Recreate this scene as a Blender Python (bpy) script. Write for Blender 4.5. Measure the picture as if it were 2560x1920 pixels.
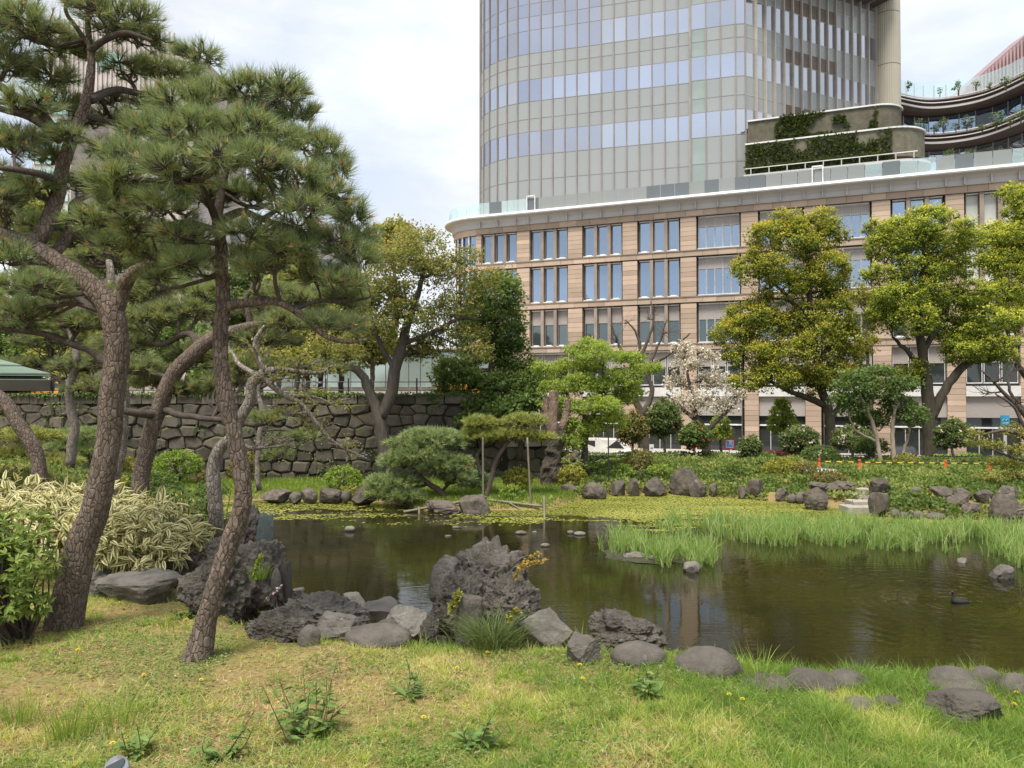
import bpy, bmesh, math, random
import numpy as np
from mathutils import Vector, Matrix
R = math.radians
SC = bpy.context.scene
COL = SC.collection
for o in list(bpy.data.objects): bpy.data.objects.remove(o)
random.seed(5); rng = np.random.default_rng(7)

# ------------------------------------------------------------------ camera
FPX = 1923.0                       # focal length in pixels of the 2560 x 1920 frame
PIT = R(1.0); CAMZ = 5.0           # eye five metres above the pond
cam_d = bpy.data.cameras.new('camera'); cam = bpy.data.objects.new('camera', cam_d); COL.objects.link(cam)
cam_d.sensor_width = 36; cam_d.lens = 36*FPX/2560; cam_d.clip_start = .05; cam_d.clip_end = 3000
cam.location = (0, 0, CAMZ); cam.rotation_euler = (R(90)+PIT, 0, 0); SC.camera = cam

# ------------------------------------------------------------------ sky and sun
SUN_EL, SUN_AZ = R(64), R(205)     # azimuth clockwise from +Y: behind the camera, a little to the left
wd = bpy.data.worlds.new('World'); SC.world = wd; wd.use_nodes = True
nt = wd.node_tree; nt.nodes.clear(); NN = nt.nodes.new; LL = nt.links.new
wo = NN('ShaderNodeOutputWorld'); bg = NN('ShaderNodeBackground'); bg.inputs['Strength'].default_value = .1
sky = NN('ShaderNodeTexSky'); sky.sky_type = 'NISHITA'; sky.sun_disc = False
sky.sun_elevation = SUN_EL; sky.sun_rotation = SUN_AZ; sky.dust_density = 1.5; sky.ozone_density = 1.2
tc = NN('ShaderNodeTexCoord'); mp = NN('ShaderNodeMapping'); mp.inputs['Scale'].default_value = (1.0, 1.0, 2.2)
mp.inputs['Location'].default_value = (.35, .2, .55)
n1 = NN('ShaderNodeTexNoise'); n1.inputs['Scale'].default_value = 1.9; n1.inputs['Detail'].default_value = 8; n1.inputs['Roughness'].default_value = .52
n2 = NN('ShaderNodeTexNoise'); n2.inputs['Scale'].default_value = 3.2; n2.inputs['Detail'].default_value = 7; n2.inputs['Roughness'].default_value = .55
r1 = NN('ShaderNodeValToRGB'); r1.color_ramp.elements[0].position = .36; r1.color_ramp.elements[1].position = .60
r1.color_ramp.elements[0].color = (.42,.42,.42,1); r1.color_ramp.elements[1].color = (.97,.97,.97,1)
r2 = NN('ShaderNodeValToRGB'); r2.color_ramp.elements[0].position = .36; r2.color_ramp.elements[1].position = .62
r2.color_ramp.elements[0].color = (3.35,3.5,3.75,1); r2.color_ramp.elements[1].color = (4.75,4.8,4.85,1)
mx = NN('ShaderNodeMix'); mx.data_type = 'RGBA'
LL(tc.outputs['Generated'], mp.inputs['Vector']); LL(mp.outputs['Vector'], n1.inputs['Vector']); LL(mp.outputs['Vector'], n2.inputs['Vector'])
LL(n1.outputs['Fac'], r1.inputs['Fac']); LL(n2.outputs['Fac'], r2.inputs['Fac'])
LL(r1.outputs['Color'], mx.inputs[0]); LL(sky.outputs['Color'], mx.inputs[6]); LL(r2.outputs['Color'], mx.inputs[7])
LL(mx.outputs[2], bg.inputs['Color']); LL(bg.outputs['Background'], wo.inputs['Surface'])
sd = bpy.data.lights.new('sun', 'SUN'); sd.energy = 2.4; sd.angle = R(20); sd.color = (1, .95, .86)
sun = bpy.data.objects.new('sun', sd); COL.objects.link(sun)
sun.rotation_euler = (R(90)-SUN_EL, 0, -SUN_AZ + R(180))
sun.location = (0, -20, 60)
SC.view_settings.view_transform = 'Standard'; SC.view_settings.look = 'None'
SC.view_settings.exposure = 1.38; SC.view_settings.gamma = 1
SC.render.engine = 'CYCLES'; SC.cycles.max_bounces = 6; SC.cycles.diffuse_bounces = 3; SC.cycles.glossy_bounces = 3
SC.cycles.transmission_bounces = 4; SC.cycles.transparent_max_bounces = 6; SC.cycles.caustics_reflective = False
SC.cycles.use_denoising = True; SC.cycles.sample_clamp_indirect = 6

# ------------------------------------------------------------------ helpers: measuring
S = 2560/2212.0                    # my notes are in a 2212 px wide view of the photograph
cP, sP = math.cos(PIT), math.sin(PIT)
def at(u, v, Y):                   # point at forward distance Y seen at pixel (u, v) of the 2560 frame
    dx = (u-1280)/FPX; dy = (960-v)/FPX
    k = Y/(cP - dy*sP)
    return np.array((dx*k, Y, CAMZ + (sP+dy*cP)*k))
def ad(x, y, Y): return at(x*S, y*S, Y)
def pm(n, Y): return n*S*Y/FPX     # view pixels to metres at Y
def sm(a, b, x):
    t = np.clip((x-a)/(b-a), 0, 1); return t*t*(3-2*t)
def unit(v):
    v = np.asarray(v, float); return v/np.maximum(np.linalg.norm(v, axis=-1, keepdims=True), 1e-9)
def _h(i, j, k, s):
    n = (i.astype(np.int64)*374761393 + j.astype(np.int64)*668265263 + k.astype(np.int64)*1274126177 + s*974711) & 0xffffffff
    n = ((n ^ (n >> 13))*1103515245 + 12345) & 0xffffffff
    n = ((n ^ (n >> 16))*2246822519) & 0xffffffff
    return (n & 0xffffff)/float(0xffffff)
def vn(P, s=0):                    # value noise 0..1
    P = np.asarray(P, float); I = np.floor(P); f = P-I; f = f*f*(3-2*f)
    i, j, k = I[...,0], I[...,1], I[...,2]; a, b, c = f[...,0], f[...,1], f[...,2]
    def q(di, dj, dk): return _h(i+di, j+dj, k+dk, s)
    x00 = q(0,0,0)*(1-a)+q(1,0,0)*a; x10 = q(0,1,0)*(1-a)+q(1,1,0)*a
    x01 = q(0,0,1)*(1-a)+q(1,0,1)*a; x11 = q(0,1,1)*(1-a)+q(1,1,1)*a
    return (x00*(1-b)+x10*b)*(1-c) + (x01*(1-b)+x11*b)*c
def fbm(P, o=4, s=0, g=.5):
    P = np.asarray(P, float); t = 0; a = 1; n = 0
    for q in range(o): t = t + a*vn(P*2**q + q*7.3, s+q); n += a; a *= g
    return t/n
def xy0(x, y): return np.stack([np.asarray(x, float), np.asarray(y, float), np.zeros_like(np.asarray(x, float))], -1)

# ------------------------------------------------------------------ helpers: objects
ORG = {}
def tag(o, label=None, cat=None, group=None, kind=None):
    if label: o['label'] = label
    if cat: o['category'] = cat
    if group: o['group'] = group
    if kind: o['kind'] = kind
    return o
def thing(name, label, cat, loc=(0,0,0), group=None, rz=0):
    o = bpy.data.objects.new(name, None); COL.objects.link(o); o.empty_display_size = .2
    o.location = tuple(float(q) for q in loc); o.rotation_euler = (0,0,rz)
    ORG[o.name] = np.array([float(q) for q in loc])
    return tag(o, label, cat, group)
def mesh(name, V, F, rnd=None, mi=None, smooth=False):
    me = bpy.data.meshes.new(name); V = np.asarray(V, np.float32)
    if isinstance(F, np.ndarray):
        m, k = F.shape
        me.vertices.add(len(V)); me.vertices.foreach_set('co', V.ravel())
        me.loops.add(m*k); me.loops.foreach_set('vertex_index', F.astype(np.int32).ravel())
        me.polygons.add(m); me.polygons.foreach_set('loop_start', (np.arange(m)*k).astype(np.int32))
        me.update(calc_edges=True)
    else:
        me.from_pydata([tuple(q) for q in V.tolist()], [], F); m = len(F)
    if rnd is not None:
        a = me.attributes.new('rnd', 'FLOAT', 'FACE'); a.data.foreach_set('value', np.asarray(rnd, np.float32))
    if mi is not None: me.polygons.foreach_set('material_index', np.asarray(mi, np.int32))
    me.polygons.foreach_set('use_smooth', np.full(m, bool(smooth)))
    return me
def link(name, me, mats=None, parent=None, loc=None, rot=None):
    o = bpy.data.objects.new(name, me); COL.objects.link(o)
    if mats is not None and not len(me.materials):
        for q in (mats if isinstance(mats, (list, tuple)) else [mats]): me.materials.append(q)
    if loc is not None: o.location = tuple(float(q) for q in loc)
    if rot is not None: o.rotation_euler = rot
    if parent is not None: o.parent = parent
    return o
def wobj(name, V, F, mats, parent=None, rnd=None, mi=None, smooth=False, base=None):
    """mesh given in world coordinates; its origin is the parent's, or base"""
    V = np.asarray(V, float)
    if parent is not None: og = ORG[parent.name]
    else: og = np.array(base, float) if base is not None else np.zeros(3)
    o = link(name, mesh(name, V-og, F, rnd, mi, smooth), mats, parent, None if parent is not None else og)
    ORG[o.name] = og
    return o
def cat(parts):
    Vs, Fs, n = [], [], 0
    for V, F in parts:
        Vs.append(V); Fs.append(F+n); n += len(V)
    return np.concatenate(Vs), np.concatenate(Fs)
BOXF = np.array([[0,3,2,1],[4,5,6,7],[0,1,5,4],[1,2,6,5],[2,3,7,6],[3,0,4,7]])
def box(x0, x1, y0, y1, z0, z1):
    return np.array([(x0,y0,z0),(x1,y0,z0),(x1,y1,z0),(x0,y1,z0),(x0,y0,z1),(x1,y0,z1),(x1,y1,z1),(x0,y1,z1)], float), BOXF
def bar(a, b, w, h=None):
    """box-section bar from a to b"""
    a = np.asarray(a, float); b = np.asarray(b, float); h = h or w
    d = unit(b-a); up = np.array((0,0,1.)) if abs(d[2]) < .95 else np.array((0,1.,0))
    s = unit(np.cross(d, up))*w/2; t = unit(np.cross(s, d))*h/2
    return np.array([a-s-t, a+s-t, b+s-t, b-s-t, a-s+t, a+s+t, b+s+t, b-s+t]), BOXF
def cr(C, n):
    """Catmull-Rom through control points"""
    C = np.asarray(C, float)
    if len(C) == 2:
        t = np.linspace(0, 1, n)[:,None]; return C[0]*(1-t)+C[1]*t
    Q = np.vstack([2*C[0]-C[1], C, 2*C[-1]-C[-2]])
    u = np.linspace(0, len(C)-1-1e-6, n); i = u.astype(int); t = (u-i)[:,None]
    p0, p1, p2, p3 = Q[i], Q[i+1], Q[i+2], Q[i+3]
    return .5*((2*p1)+(-p0+p2)*t+(2*p0-5*p1+4*p2-p3)*t*t+(-p0+3*p1-3*p2+p3)*t**3)
def frames(P):
    T = unit(np.gradient(P, axis=0)); n = np.zeros_like(P)
    a = np.array((1.,0,0)) if abs(T[0][0]) < .8 else np.array((0,1.,0))
    n0 = unit(a - T[0]*np.dot(a, T[0]))
    for i in range(len(P)):
        n0 = n0 - T[i]*np.dot(n0, T[i]); n0 = n0/max(np.linalg.norm(n0), 1e-9); n[i] = n0
    return T, n, np.cross(T, n)
def tube(P, rad, seg=6, disp=None, cap=True):
    P = np.asarray(P, float); n = len(P); rad = np.broadcast_to(rad, (n,))
    T, A, B = frames(P)
    th = np.arange(seg)*2*np.pi/seg
    r = rad[:,None]*np.ones(seg)[None]
    if disp is not None: r = r + disp
    V = P[:,None]+(A[:,None]*np.cos(th)[None,:,None]+B[:,None]*np.sin(th)[None,:,None])*r[...,None]
    i = np.arange(n-1)[:,None]; j = np.arange(seg)[None]; j2 = (j+1) % seg
    F = np.stack([i*seg+j, i*seg+j2, (i+1)*seg+j2, (i+1)*seg+j], -1).reshape(-1,4)
    V = V.reshape(-1,3)
    if cap:
        c = len(V); V = np.vstack([V, P[:1], P[-1:]]); jj = np.arange(0, seg, 2)
        if seg % 2 == 0:
            F = np.vstack([F, np.stack([np.full_like(jj,c), (jj+2)%seg, (jj+1)%seg, jj], -1),
                           np.stack([np.full_like(jj,c+1), (n-1)*seg+jj, (n-1)*seg+(jj+1)%seg, (n-1)*seg+(jj+2)%seg], -1)])
    return V, F
def leaves(P, D, N, ln, wd):
    """diamond leaves: base P, direction D, normal N"""
    D = unit(D); Sx = unit(np.cross(D, N)); ln = np.broadcast_to(ln, len(P))[:,None]; wd = np.broadcast_to(wd, len(P))[:,None]
    nn = unit(np.cross(Sx, D))
    V = np.stack([P, P+D*ln*.45+Sx*wd*.5+nn*ln*.06, P+D*ln-nn*ln*.06, P+D*ln*.45-Sx*wd*.5+nn*ln*.06], 1).reshape(-1,3)
    return V, np.arange(len(P)*4).reshape(-1,4)
def blades(P, h, w, lean, seg=1, az=None, bend=1.0):
    """grass blades from base points, tapered strips of triangles (seg=1) or quads+tip as quads"""
    n = len(P); az = rng.uniform(0, 2*np.pi, n) if az is None else az
    d = np.stack([np.cos(az), np.sin(az), np.zeros(n)], -1); fa = rng.uniform(0, np.pi, n)
    sx = np.stack([np.cos(fa), np.sin(fa), np.zeros(n)], -1)
    h = np.broadcast_to(h, n)[:,None]; w = np.broadcast_to(w, n)[:,None]; lean = np.broadcast_to(lean, n)[:,None]
    if seg == 1:
        V = np.stack([P-sx*w/2, P+sx*w/2, P+d*lean*h+np.array((0,0,1.))*h], 1).reshape(-1,3)
        return V, np.arange(n*3).reshape(-1,3)
    Vs = []
    for k in range(seg+1):
        t = k/seg; c = P+d*lean*h*t**(1+bend)+np.array((0,0,1.))*h*(t-.25*np.clip(lean,0,2)*t**3); ww = w*(1-t*.9)*(.7+.6*t if t < .5 else 1)
        Vs += [c-sx*ww/2, c+sx*ww/2]
    V = np.stack(Vs, 1); m = 2*(seg+1)
    F = np.concatenate([np.array([[2*k, 2*k+1, 2*k+3, 2*k+2]]) for k in range(seg)])
    F = (np.arange(n)[:,None,None]*m + F[None]).reshape(-1,4)
    return V.reshape(-1,3), F
def sph(n):
    return unit(rng.normal(size=(n,3)))

# ------------------------------------------------------------------ materials
def newmat(name):
    m = bpy.data.materials.new(name); m.use_nodes = True; t = m.node_tree; t.nodes.clear()
    out = t.nodes.new('ShaderNodeOutputMaterial'); b = t.nodes.new('ShaderNodeBsdfPrincipled')
    t.links.new(b.outputs[0], out.inputs[0]); return m, t, b, out
def nd(t, k, **kw):
    n = t.nodes.new(k)
    for a, v in kw.items():
        if a.startswith('_'): setattr(n, a[1:], v)
        else: n.inputs[a.replace('__',' ')].default_value = v
    return n
def ramp(t, stops):
    r = t.nodes.new('ShaderNodeValToRGB'); e = r.color_ramp.elements
    while len(e) < len(stops): e.new(.5)
    for q, (p, c) in zip(e, stops): q.position = p; q.color = (*c, 1)
    return r
def mix(t, fac, a, b, mode='MIX'):
    m = t.nodes.new('ShaderNodeMix'); m.data_type = 'RGBA'; m.blend_type = mode
    for i, v in ((0, fac), (6, a), (7, b)):
        if hasattr(v, 'links'): t.links.new(v, m.inputs[i])
        else: m.inputs[i].default_value = v if i == 0 else (*v, 1)
    return m.outputs[2]
def M(name, c1, c2=None, scale=4, rough=.8, bump=0, bscale=None, spec=.3, detail=6, var=0, metal=0, stretch=(1,1,1), coat=0):
    """noise-mixed surface; var = brightness spread per object / per face"""
    m, t, b, out = newmat(name); L = t.links.new
    tc = t.nodes.new('ShaderNodeTexCoord'); mp = nd(t, 'ShaderNodeMapping', Scale=stretch); L(tc.outputs['Object'], mp.inputs['Vector'])
    c2 = c2 or tuple(q*.75 for q in c1)
    n = nd(t, 'ShaderNodeTexNoise', Scale=scale, Detail=detail, Roughness=.6); L(mp.outputs[0], n.inputs['Vector'])
    rr = ramp(t, [(.32, c2), (.68, c1)]); L(n.outputs['Fac'], rr.inputs[0]); col = rr.outputs[0]
    if var:
        oi = t.nodes.new('ShaderNodeObjectInfo'); at_ = nd(t, 'ShaderNodeAttribute', _attribute_name='rnd')
        ad_ = nd(t, 'ShaderNodeMath', _operation='ADD'); L(oi.outputs['Random'], ad_.inputs[0]); L(at_.outputs['Fac'], ad_.inputs[1])
        fr = nd(t, 'ShaderNodeMath', _operation='FRACT'); L(ad_.outputs[0], fr.inputs[0])
        mr = nd(t, 'ShaderNodeMapRange'); L(fr.outputs[0], mr.inputs[0]); mr.inputs[3].default_value = 1-var; mr.inputs[4].default_value = 1+var
        vm = nd(t, 'ShaderNodeVectorMath', _operation='SCALE'); L(col, vm.inputs[0]); L(mr.outputs[0], vm.inputs['Scale']); col = vm.outputs[0]
    L(col, b.inputs['Base Color'])
    b.inputs['Roughness'].default_value = rough; b.inputs['Specular IOR Level'].default_value = spec; b.inputs['Metallic'].default_value = metal
    if coat: b.inputs['Coat Weight'].default_value = coat
    if bump:
        n2 = nd(t, 'ShaderNodeTexNoise', Scale=bscale or scale*4, Detail=8, Roughness=.65); L(mp.outputs[0], n2.inputs['Vector'])
        bp = nd(t, 'ShaderNodeBump', Strength=min(bump,1), Distance=.03*max(1,bump)); L(n2.outputs['Fac'], bp.inputs['Height']); L(bp.outputs[0], b.inputs['Normal'])
    return m
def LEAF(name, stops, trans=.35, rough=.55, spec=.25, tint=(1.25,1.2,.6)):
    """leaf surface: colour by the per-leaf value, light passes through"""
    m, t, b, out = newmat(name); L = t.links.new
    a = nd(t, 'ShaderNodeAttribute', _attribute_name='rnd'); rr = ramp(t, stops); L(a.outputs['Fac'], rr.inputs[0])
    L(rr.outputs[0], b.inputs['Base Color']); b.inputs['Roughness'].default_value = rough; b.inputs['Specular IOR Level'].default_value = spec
    tr = t.nodes.new('ShaderNodeBsdfTranslucent'); L(mix(t, 1.0, rr.outputs[0], tint, 'MULTIPLY'), tr.inputs[0])
    ms = nd(t, 'ShaderNodeMixShader'); ms.inputs[0].default_value = trans
    L(b.outputs[0], ms.inputs[1]); L(tr.outputs[0], ms.inputs[2]); L(ms.outputs[0], out.inputs[0])
    return m
def GLASS(name, col, rough=.04, metal=.75, wob=.004):
    m, t, b, out = newmat(name); L = t.links.new
    b.inputs['Base Color'].default_value = (*col,1); b.inputs['Metallic'].default_value = metal; b.inputs['Roughness'].default_value = rough
    oi = t.nodes.new('ShaderNodeObjectInfo'); mr = nd(t, 'ShaderNodeMapRange'); L(oi.outputs['Random'], mr.inputs[0]); mr.inputs[3].default_value = .9; mr.inputs[4].default_value = 1.08
    vm = nd(t, 'ShaderNodeVectorMath', _operation='SCALE'); vm.inputs[0].default_value = col; L(mr.outputs[0], vm.inputs['Scale']); L(vm.outputs[0], b.inputs['Base Color'])
    n = nd(t, 'ShaderNodeTexNoise', Scale=.35, Detail=2); tc = t.nodes.new('ShaderNodeTexCoord'); L(tc.outputs['Object'], n.inputs['Vector'])
    bp = nd(t, 'ShaderNodeBump', Strength=.25, Distance=wob*4); L(n.outputs['Fac'], bp.inputs['Height']); L(bp.outputs[0], b.inputs['Normal'])
    return m
def CLEAR(name, col=(.75,.9,.9), op=.3, rough=.03):
    """thin clear sheet: mostly see-through, with its own reflection"""
    m, t, b, out = newmat(name); L = t.links.new
    b.inputs['Base Color'].default_value = (*col,1); b.inputs['Roughness'].default_value = rough; b.inputs['Specular IOR Level'].default_value = .6
    tr = t.nodes.new('ShaderNodeBsdfTransparent'); tr.inputs[0].default_value = (*[.6+.4*q for q in col],1)
    ms = nd(t, 'ShaderNodeMixShader'); ms.inputs[0].default_value = op; L(tr.outputs[0], ms.inputs[1]); L(b.outputs[0], ms.inputs[2]); L(ms.outputs[0], out.inputs[0])
    return m
def ROCK(name, c1, c2, scale=3, lichen=(.42,.41,.37), lw=.35, moss=0, bump=.9, bs=22, vr=(.8,1.22)):
    m, t, b, out = newmat(name); L = t.links.new
    tc = t.nodes.new('ShaderNodeTexCoord'); oi = t.nodes.new('ShaderNodeObjectInfo')
    of = nd(t, 'ShaderNodeVectorMath', _operation='SCALE'); cm = t.nodes.new('ShaderNodeCombineXYZ')
    for i in range(3): L(oi.outputs['Random'], cm.inputs[i])
    L(cm.outputs[0], of.inputs[0]); of.inputs['Scale'].default_value = 37
    av = nd(t, 'ShaderNodeVectorMath', _operation='ADD'); L(tc.outputs['Object'], av.inputs[0]); L(of.outputs[0], av.inputs[1]); vec = av.outputs[0]
    n = nd(t, 'ShaderNodeTexNoise', Scale=scale, Detail=9, Roughness=.68); L(vec, n.inputs['Vector'])
    rr = ramp(t, [(.3, c2), (.7, c1)]); L(n.outputs['Fac'], rr.inputs[0]); col = rr.outputs[0]
    ln = nd(t, 'ShaderNodeTexNoise', Scale=scale*3.1, Detail=6, Roughness=.75); L(vec, ln.inputs['Vector'])
    lr = ramp(t, [(.60, (0,0,0)), (.72, (lw,lw,lw))]); L(ln.outputs['Fac'], lr.inputs[0])
    col = mix(t, lr.outputs[0], col, lichen)
    if moss:
        g = t.nodes.new('ShaderNodeNewGeometry'); sx = t.nodes.new('ShaderNodeSeparateXYZ'); L(g.outputs['Normal'], sx.inputs[0])
        mn = nd(t, 'ShaderNodeTexNoise', Scale=scale*.9, Detail=5, Roughness=.7); L(vec, mn.inputs['Vector'])
        mm = nd(t, 'ShaderNodeMath', _operation='MULTIPLY_ADD'); L(sx.outputs['Z'], mm.inputs[0]); mm.inputs[1].default_value = .25; L(mn.outputs['Fac'], mm.inputs[2])
        r3 = ramp(t, [(.82-.45*moss, (0,0,0)), (.97-.45*moss, (.85,.85,.85))]); L(mm.outputs[0], r3.inputs[0])
        col = mix(t, r3.outputs[0], col, (.075,.075,.022))
    hv = nd(t, 'ShaderNodeMapRange'); L(oi.outputs['Random'], hv.inputs[0]); hv.inputs[3].default_value = vr[0]; hv.inputs[4].default_value = vr[1]
    vs = nd(t, 'ShaderNodeVectorMath', _operation='SCALE'); L(col, vs.inputs[0]); L(hv.outputs[0], vs.inputs['Scale'])
    L(vs.outputs[0], b.inputs['Base Color']); b.inputs['Roughness'].default_value = .85; b.inputs['Specular IOR Level'].default_value = .25
    n2 = nd(t, 'ShaderNodeTexNoise', Scale=bs, Detail=10, Roughness=.7); L(vec, n2.inputs['Vector'])
    bp = nd(t, 'ShaderNodeBump', Strength=bump, Distance=.03); L(n2.outputs['Fac'], bp.inputs['Height']); L(bp.outputs[0], b.inputs['Normal'])
    return m
def BARK(name, c1, c2, scale=26, zs=.5, bump=1.0):
    m, t, b, out = newmat(name); L = t.links.new
    tc = t.nodes.new('ShaderNodeTexCoord'); mp = nd(t, 'ShaderNodeMapping', Scale=(1,1,zs)); L(tc.outputs['Object'], mp.inputs['Vector'])
    w = nd(t, 'ShaderNodeTexNoise', Scale=9, Detail=4); L(mp.outputs[0], w.inputs['Vector'])
    wv = nd(t, 'ShaderNodeVectorMath', _operation='MULTIPLY_ADD'); L(w.outputs['Color'], wv.inputs[0]); wv.inputs[1].default_value = (.06,.06,.06); L(mp.outputs[0], wv.inputs[2])
    vo = nd(t, 'ShaderNodeTexVoronoi', _feature='DISTANCE_TO_EDGE', Scale=scale); L(wv.outputs[0], vo.inputs['Vector'])
    vc = nd(t, 'ShaderNodeTexVoronoi', Scale=scale); L(wv.outputs[0], vc.inputs['Vector'])
    n = nd(t, 'ShaderNodeTexNoise', Scale=55, Detail=8, Roughness=.7); L(mp.outputs[0], n.inputs['Vector'])
    r0 = ramp(t, [(.3, c2), (.75, c1)]); L(n.outputs['Fac'], r0.inputs[0])
    sx = t.nodes.new('ShaderNodeSeparateColor'); L(vc.outputs['Color'], sx.inputs[0])
    mr = nd(t, 'ShaderNodeMapRange'); L(sx.outputs[0], mr.inputs[0]); mr.inputs[3].default_value = .78; mr.inputs[4].default_value = 1.28
    vs = nd(t, 'ShaderNodeVectorMath', _operation='SCALE'); L(r0.outputs[0], vs.inputs[0]); L(mr.outputs[0], vs.inputs['Scale'])
    cr_ = ramp(t, [(0, (.42,.40,.38)), (.07, (1,1,1))]); L(vo.outputs['Distance'], cr_.inputs[0])
    L(mix(t, 1, vs.outputs[0], cr_.outputs[0], 'MULTIPLY'), b.inputs['Base Color'])
    b.inputs['Roughness'].default_value = .9; b.inputs['Specular IOR Level'].default_value = .15
    e = ramp(t, [(0, (0,0,0)), (.16, (1,1,1))]); L(vo.outputs['Distance'], e.inputs[0])
    ma = nd(t, 'ShaderNodeMath', _operation='MULTIPLY_ADD'); L(n.outputs['Fac'], ma.inputs[0]); ma.inputs[1].default_value = .6; L(e.outputs[0], ma.inputs[2])
    bp = nd(t, 'ShaderNodeBump', Strength=bump*.8, Distance=.008); L(ma.outputs[0], bp.inputs['Height']); L(bp.outputs[0], b.inputs['Normal'])
    return m

# ------------------------------------------------------------------ terrain
BT = np.array([-3, -.62, -.48, -.42, -.37, -.30, -.2, -.1, 0, .1, .22, .4, .66, 1.2]); BY = np.array([22, 19, 11, 7.2, 5.6, 5.05, 5.0, 4.95, 4.85, 4.8, 4.75, 4.6, 4.35, 4.2])
SU = np.array([-600, 0, 690, 960, 1030, 1080, 1360, 1440, 1500, 1700, 1950, 2100, 2250, 2400, 2560, 3200])
SY = np.array([35.5, 36, 37.4, 37, 35, 33.8, 34.2, 37, 39.5, 39.7, 36.7, 34.2, 31.9, 30.9, 30.4, 29])
WALLY = 44.0; WALLX = -.3
def height(x, y):
    x = np.asarray(x, float); y = np.asarray(y, float); t = x/np.maximum(y, 2.0)
    s = y-np.interp(t, BT, BY)
    rk = sm(-.34, -.28, t)*(1-sm(.06, .14, t))              # the stony bank in the middle falls more gently at first
    dn = np.where(s < 0, 0, np.where(s < 1.3, s*(.85-.50*rk), 1.3*(.85-.50*rk)+np.minimum(s-1.3, 2.0)*(1.05-.6*rk)+np.maximum(s-3.3, 0)*1.05))
    bum = (fbm(xy0(x*1.1, y*1.1), 3, 3)-.5)*.12 + (fbm(xy0(x*5, y*5), 2, 9)-.5)*.03
    near = 3.4 + bum*(1-sm(8, 20, y)) - dn
    near = np.maximum(near, -1.0)
    yf = np.interp(t*FPX+1280, SU, SY) + (fbm(xy0(x*.5, y*0+3), 3, 21)-.5)*1.2
    d = y-yf; u = t*FPX+1280
    far = np.where(d < 0, np.maximum(-1.0, d*.6), np.minimum(.32, d*.5))
    mid = sm(1440, 1560, u); rgt = sm(1960, 2150, u)
    pl = mid*(1-rgt)*.6 + rgt*.45
    far = far + pl*sm(.6, 6.5, d)
    far = far - (mid)*sm(50, 56, y)*(pl+.32+.5)
    up = (x < WALLX-.2+np.maximum(y-46, 0)*.06)
    far = np.where(up & (y > WALLY+1.15), 4.72, far)
    far = np.where(up, far, np.where(mid < .5, far - sm(50, 56, y)*.8, far))
    far = far + (fbm(xy0(x*.6, y*.6), 3, 31)-.5)*.16*sm(.5, 3, d)*(1-sm(48, 54, y))
    return np.where(y > 26, far, near) if True else far
def hz(x, y): return float(height(np.array([x]), np.array([y]))[0])
def gp(u, v, y0=2.4, y1=80):
    """where the line of sight through pixel (u, v) meets the ground"""
    Y = np.linspace(y0, y1, 4000); P = np.stack([at(u, v, q) for q in (y0, y1)])
    L = P[0][None]+(P[1]-P[0])[None]*((Y-y0)/(y1-y0))[:,None]
    h = height(L[:,0], L[:,1]); i = np.argmax(L[:,2] <= h)
    return np.array((L[i,0], L[i,1], h[i]))
def gd(x, y, **k): return gp(x*S, y*S, **k)

m, t, b, out = newmat('soil and turf'); L = t.links.new
tc_ = t.nodes.new('ShaderNodeTexCoord'); g1 = nd(t, 'ShaderNodeTexNoise', Scale=1.3, Detail=8, Roughness=.65); L(tc_.outputs['Object'], g1.inputs['Vector'])
g2 = nd(t, 'ShaderNodeTexNoise', Scale=34, Detail=6, Roughness=.7); L(tc_.outputs['Object'], g2.inputs['Vector'])
q1 = ramp(t, [(.35, (.21,.145,.085)), (.5, (.23,.18,.085)), (.66, (.17,.17,.065))]); L(g1.outputs['Fac'], q1.inputs[0])
q2 = ramp(t, [(.3, (.55,.5,.45)), (.7, (1.5,1.45,1.3))]); L(g2.outputs['Fac'], q2.inputs[0])
L(mix(t, 1, q1.outputs[0], q2.outputs[0], 'MULTIPLY'), b.inputs['Base Color']); b.inputs['Roughness'].default_value = .95; b.inputs['Specular IOR Level'].default_value = .1
bp = nd(t, 'ShaderNodeBump', Strength=.8, Distance=.03); L(g2.outputs['Fac'], bp.inputs['Height']); L(bp.outputs[0], b.inputs['Normal'])
m_soil = m
ys = np.concatenate([np.linspace(-30, 1.4, 14), np.geomspace(1.6, 14, 120), np.arange(14.4, 58, .6), np.geomspace(59, 900, 26)])
ts = np.linspace(-1.9, 1.9, 220)
GY, GT = np.meshgrid(ys, ts, indexing='ij'); GX = GT*(np.maximum(GY, 0)+4)
GZ = height(GX, GY); nr, nc = GX.shape
i = np.arange(nr-1)[:,None]; j = np.arange(nc-1)[None]
GF = np.stack([i*nc+j, i*nc+j+1, (i+1)*nc+j+1, (i+1)*nc+j], -1).reshape(-1,4)
ground = wobj('ground', np.stack([GX, GY, GZ], -1).reshape(-1,3), GF, m_soil, smooth=True); tag(ground, kind='structure')

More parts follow.
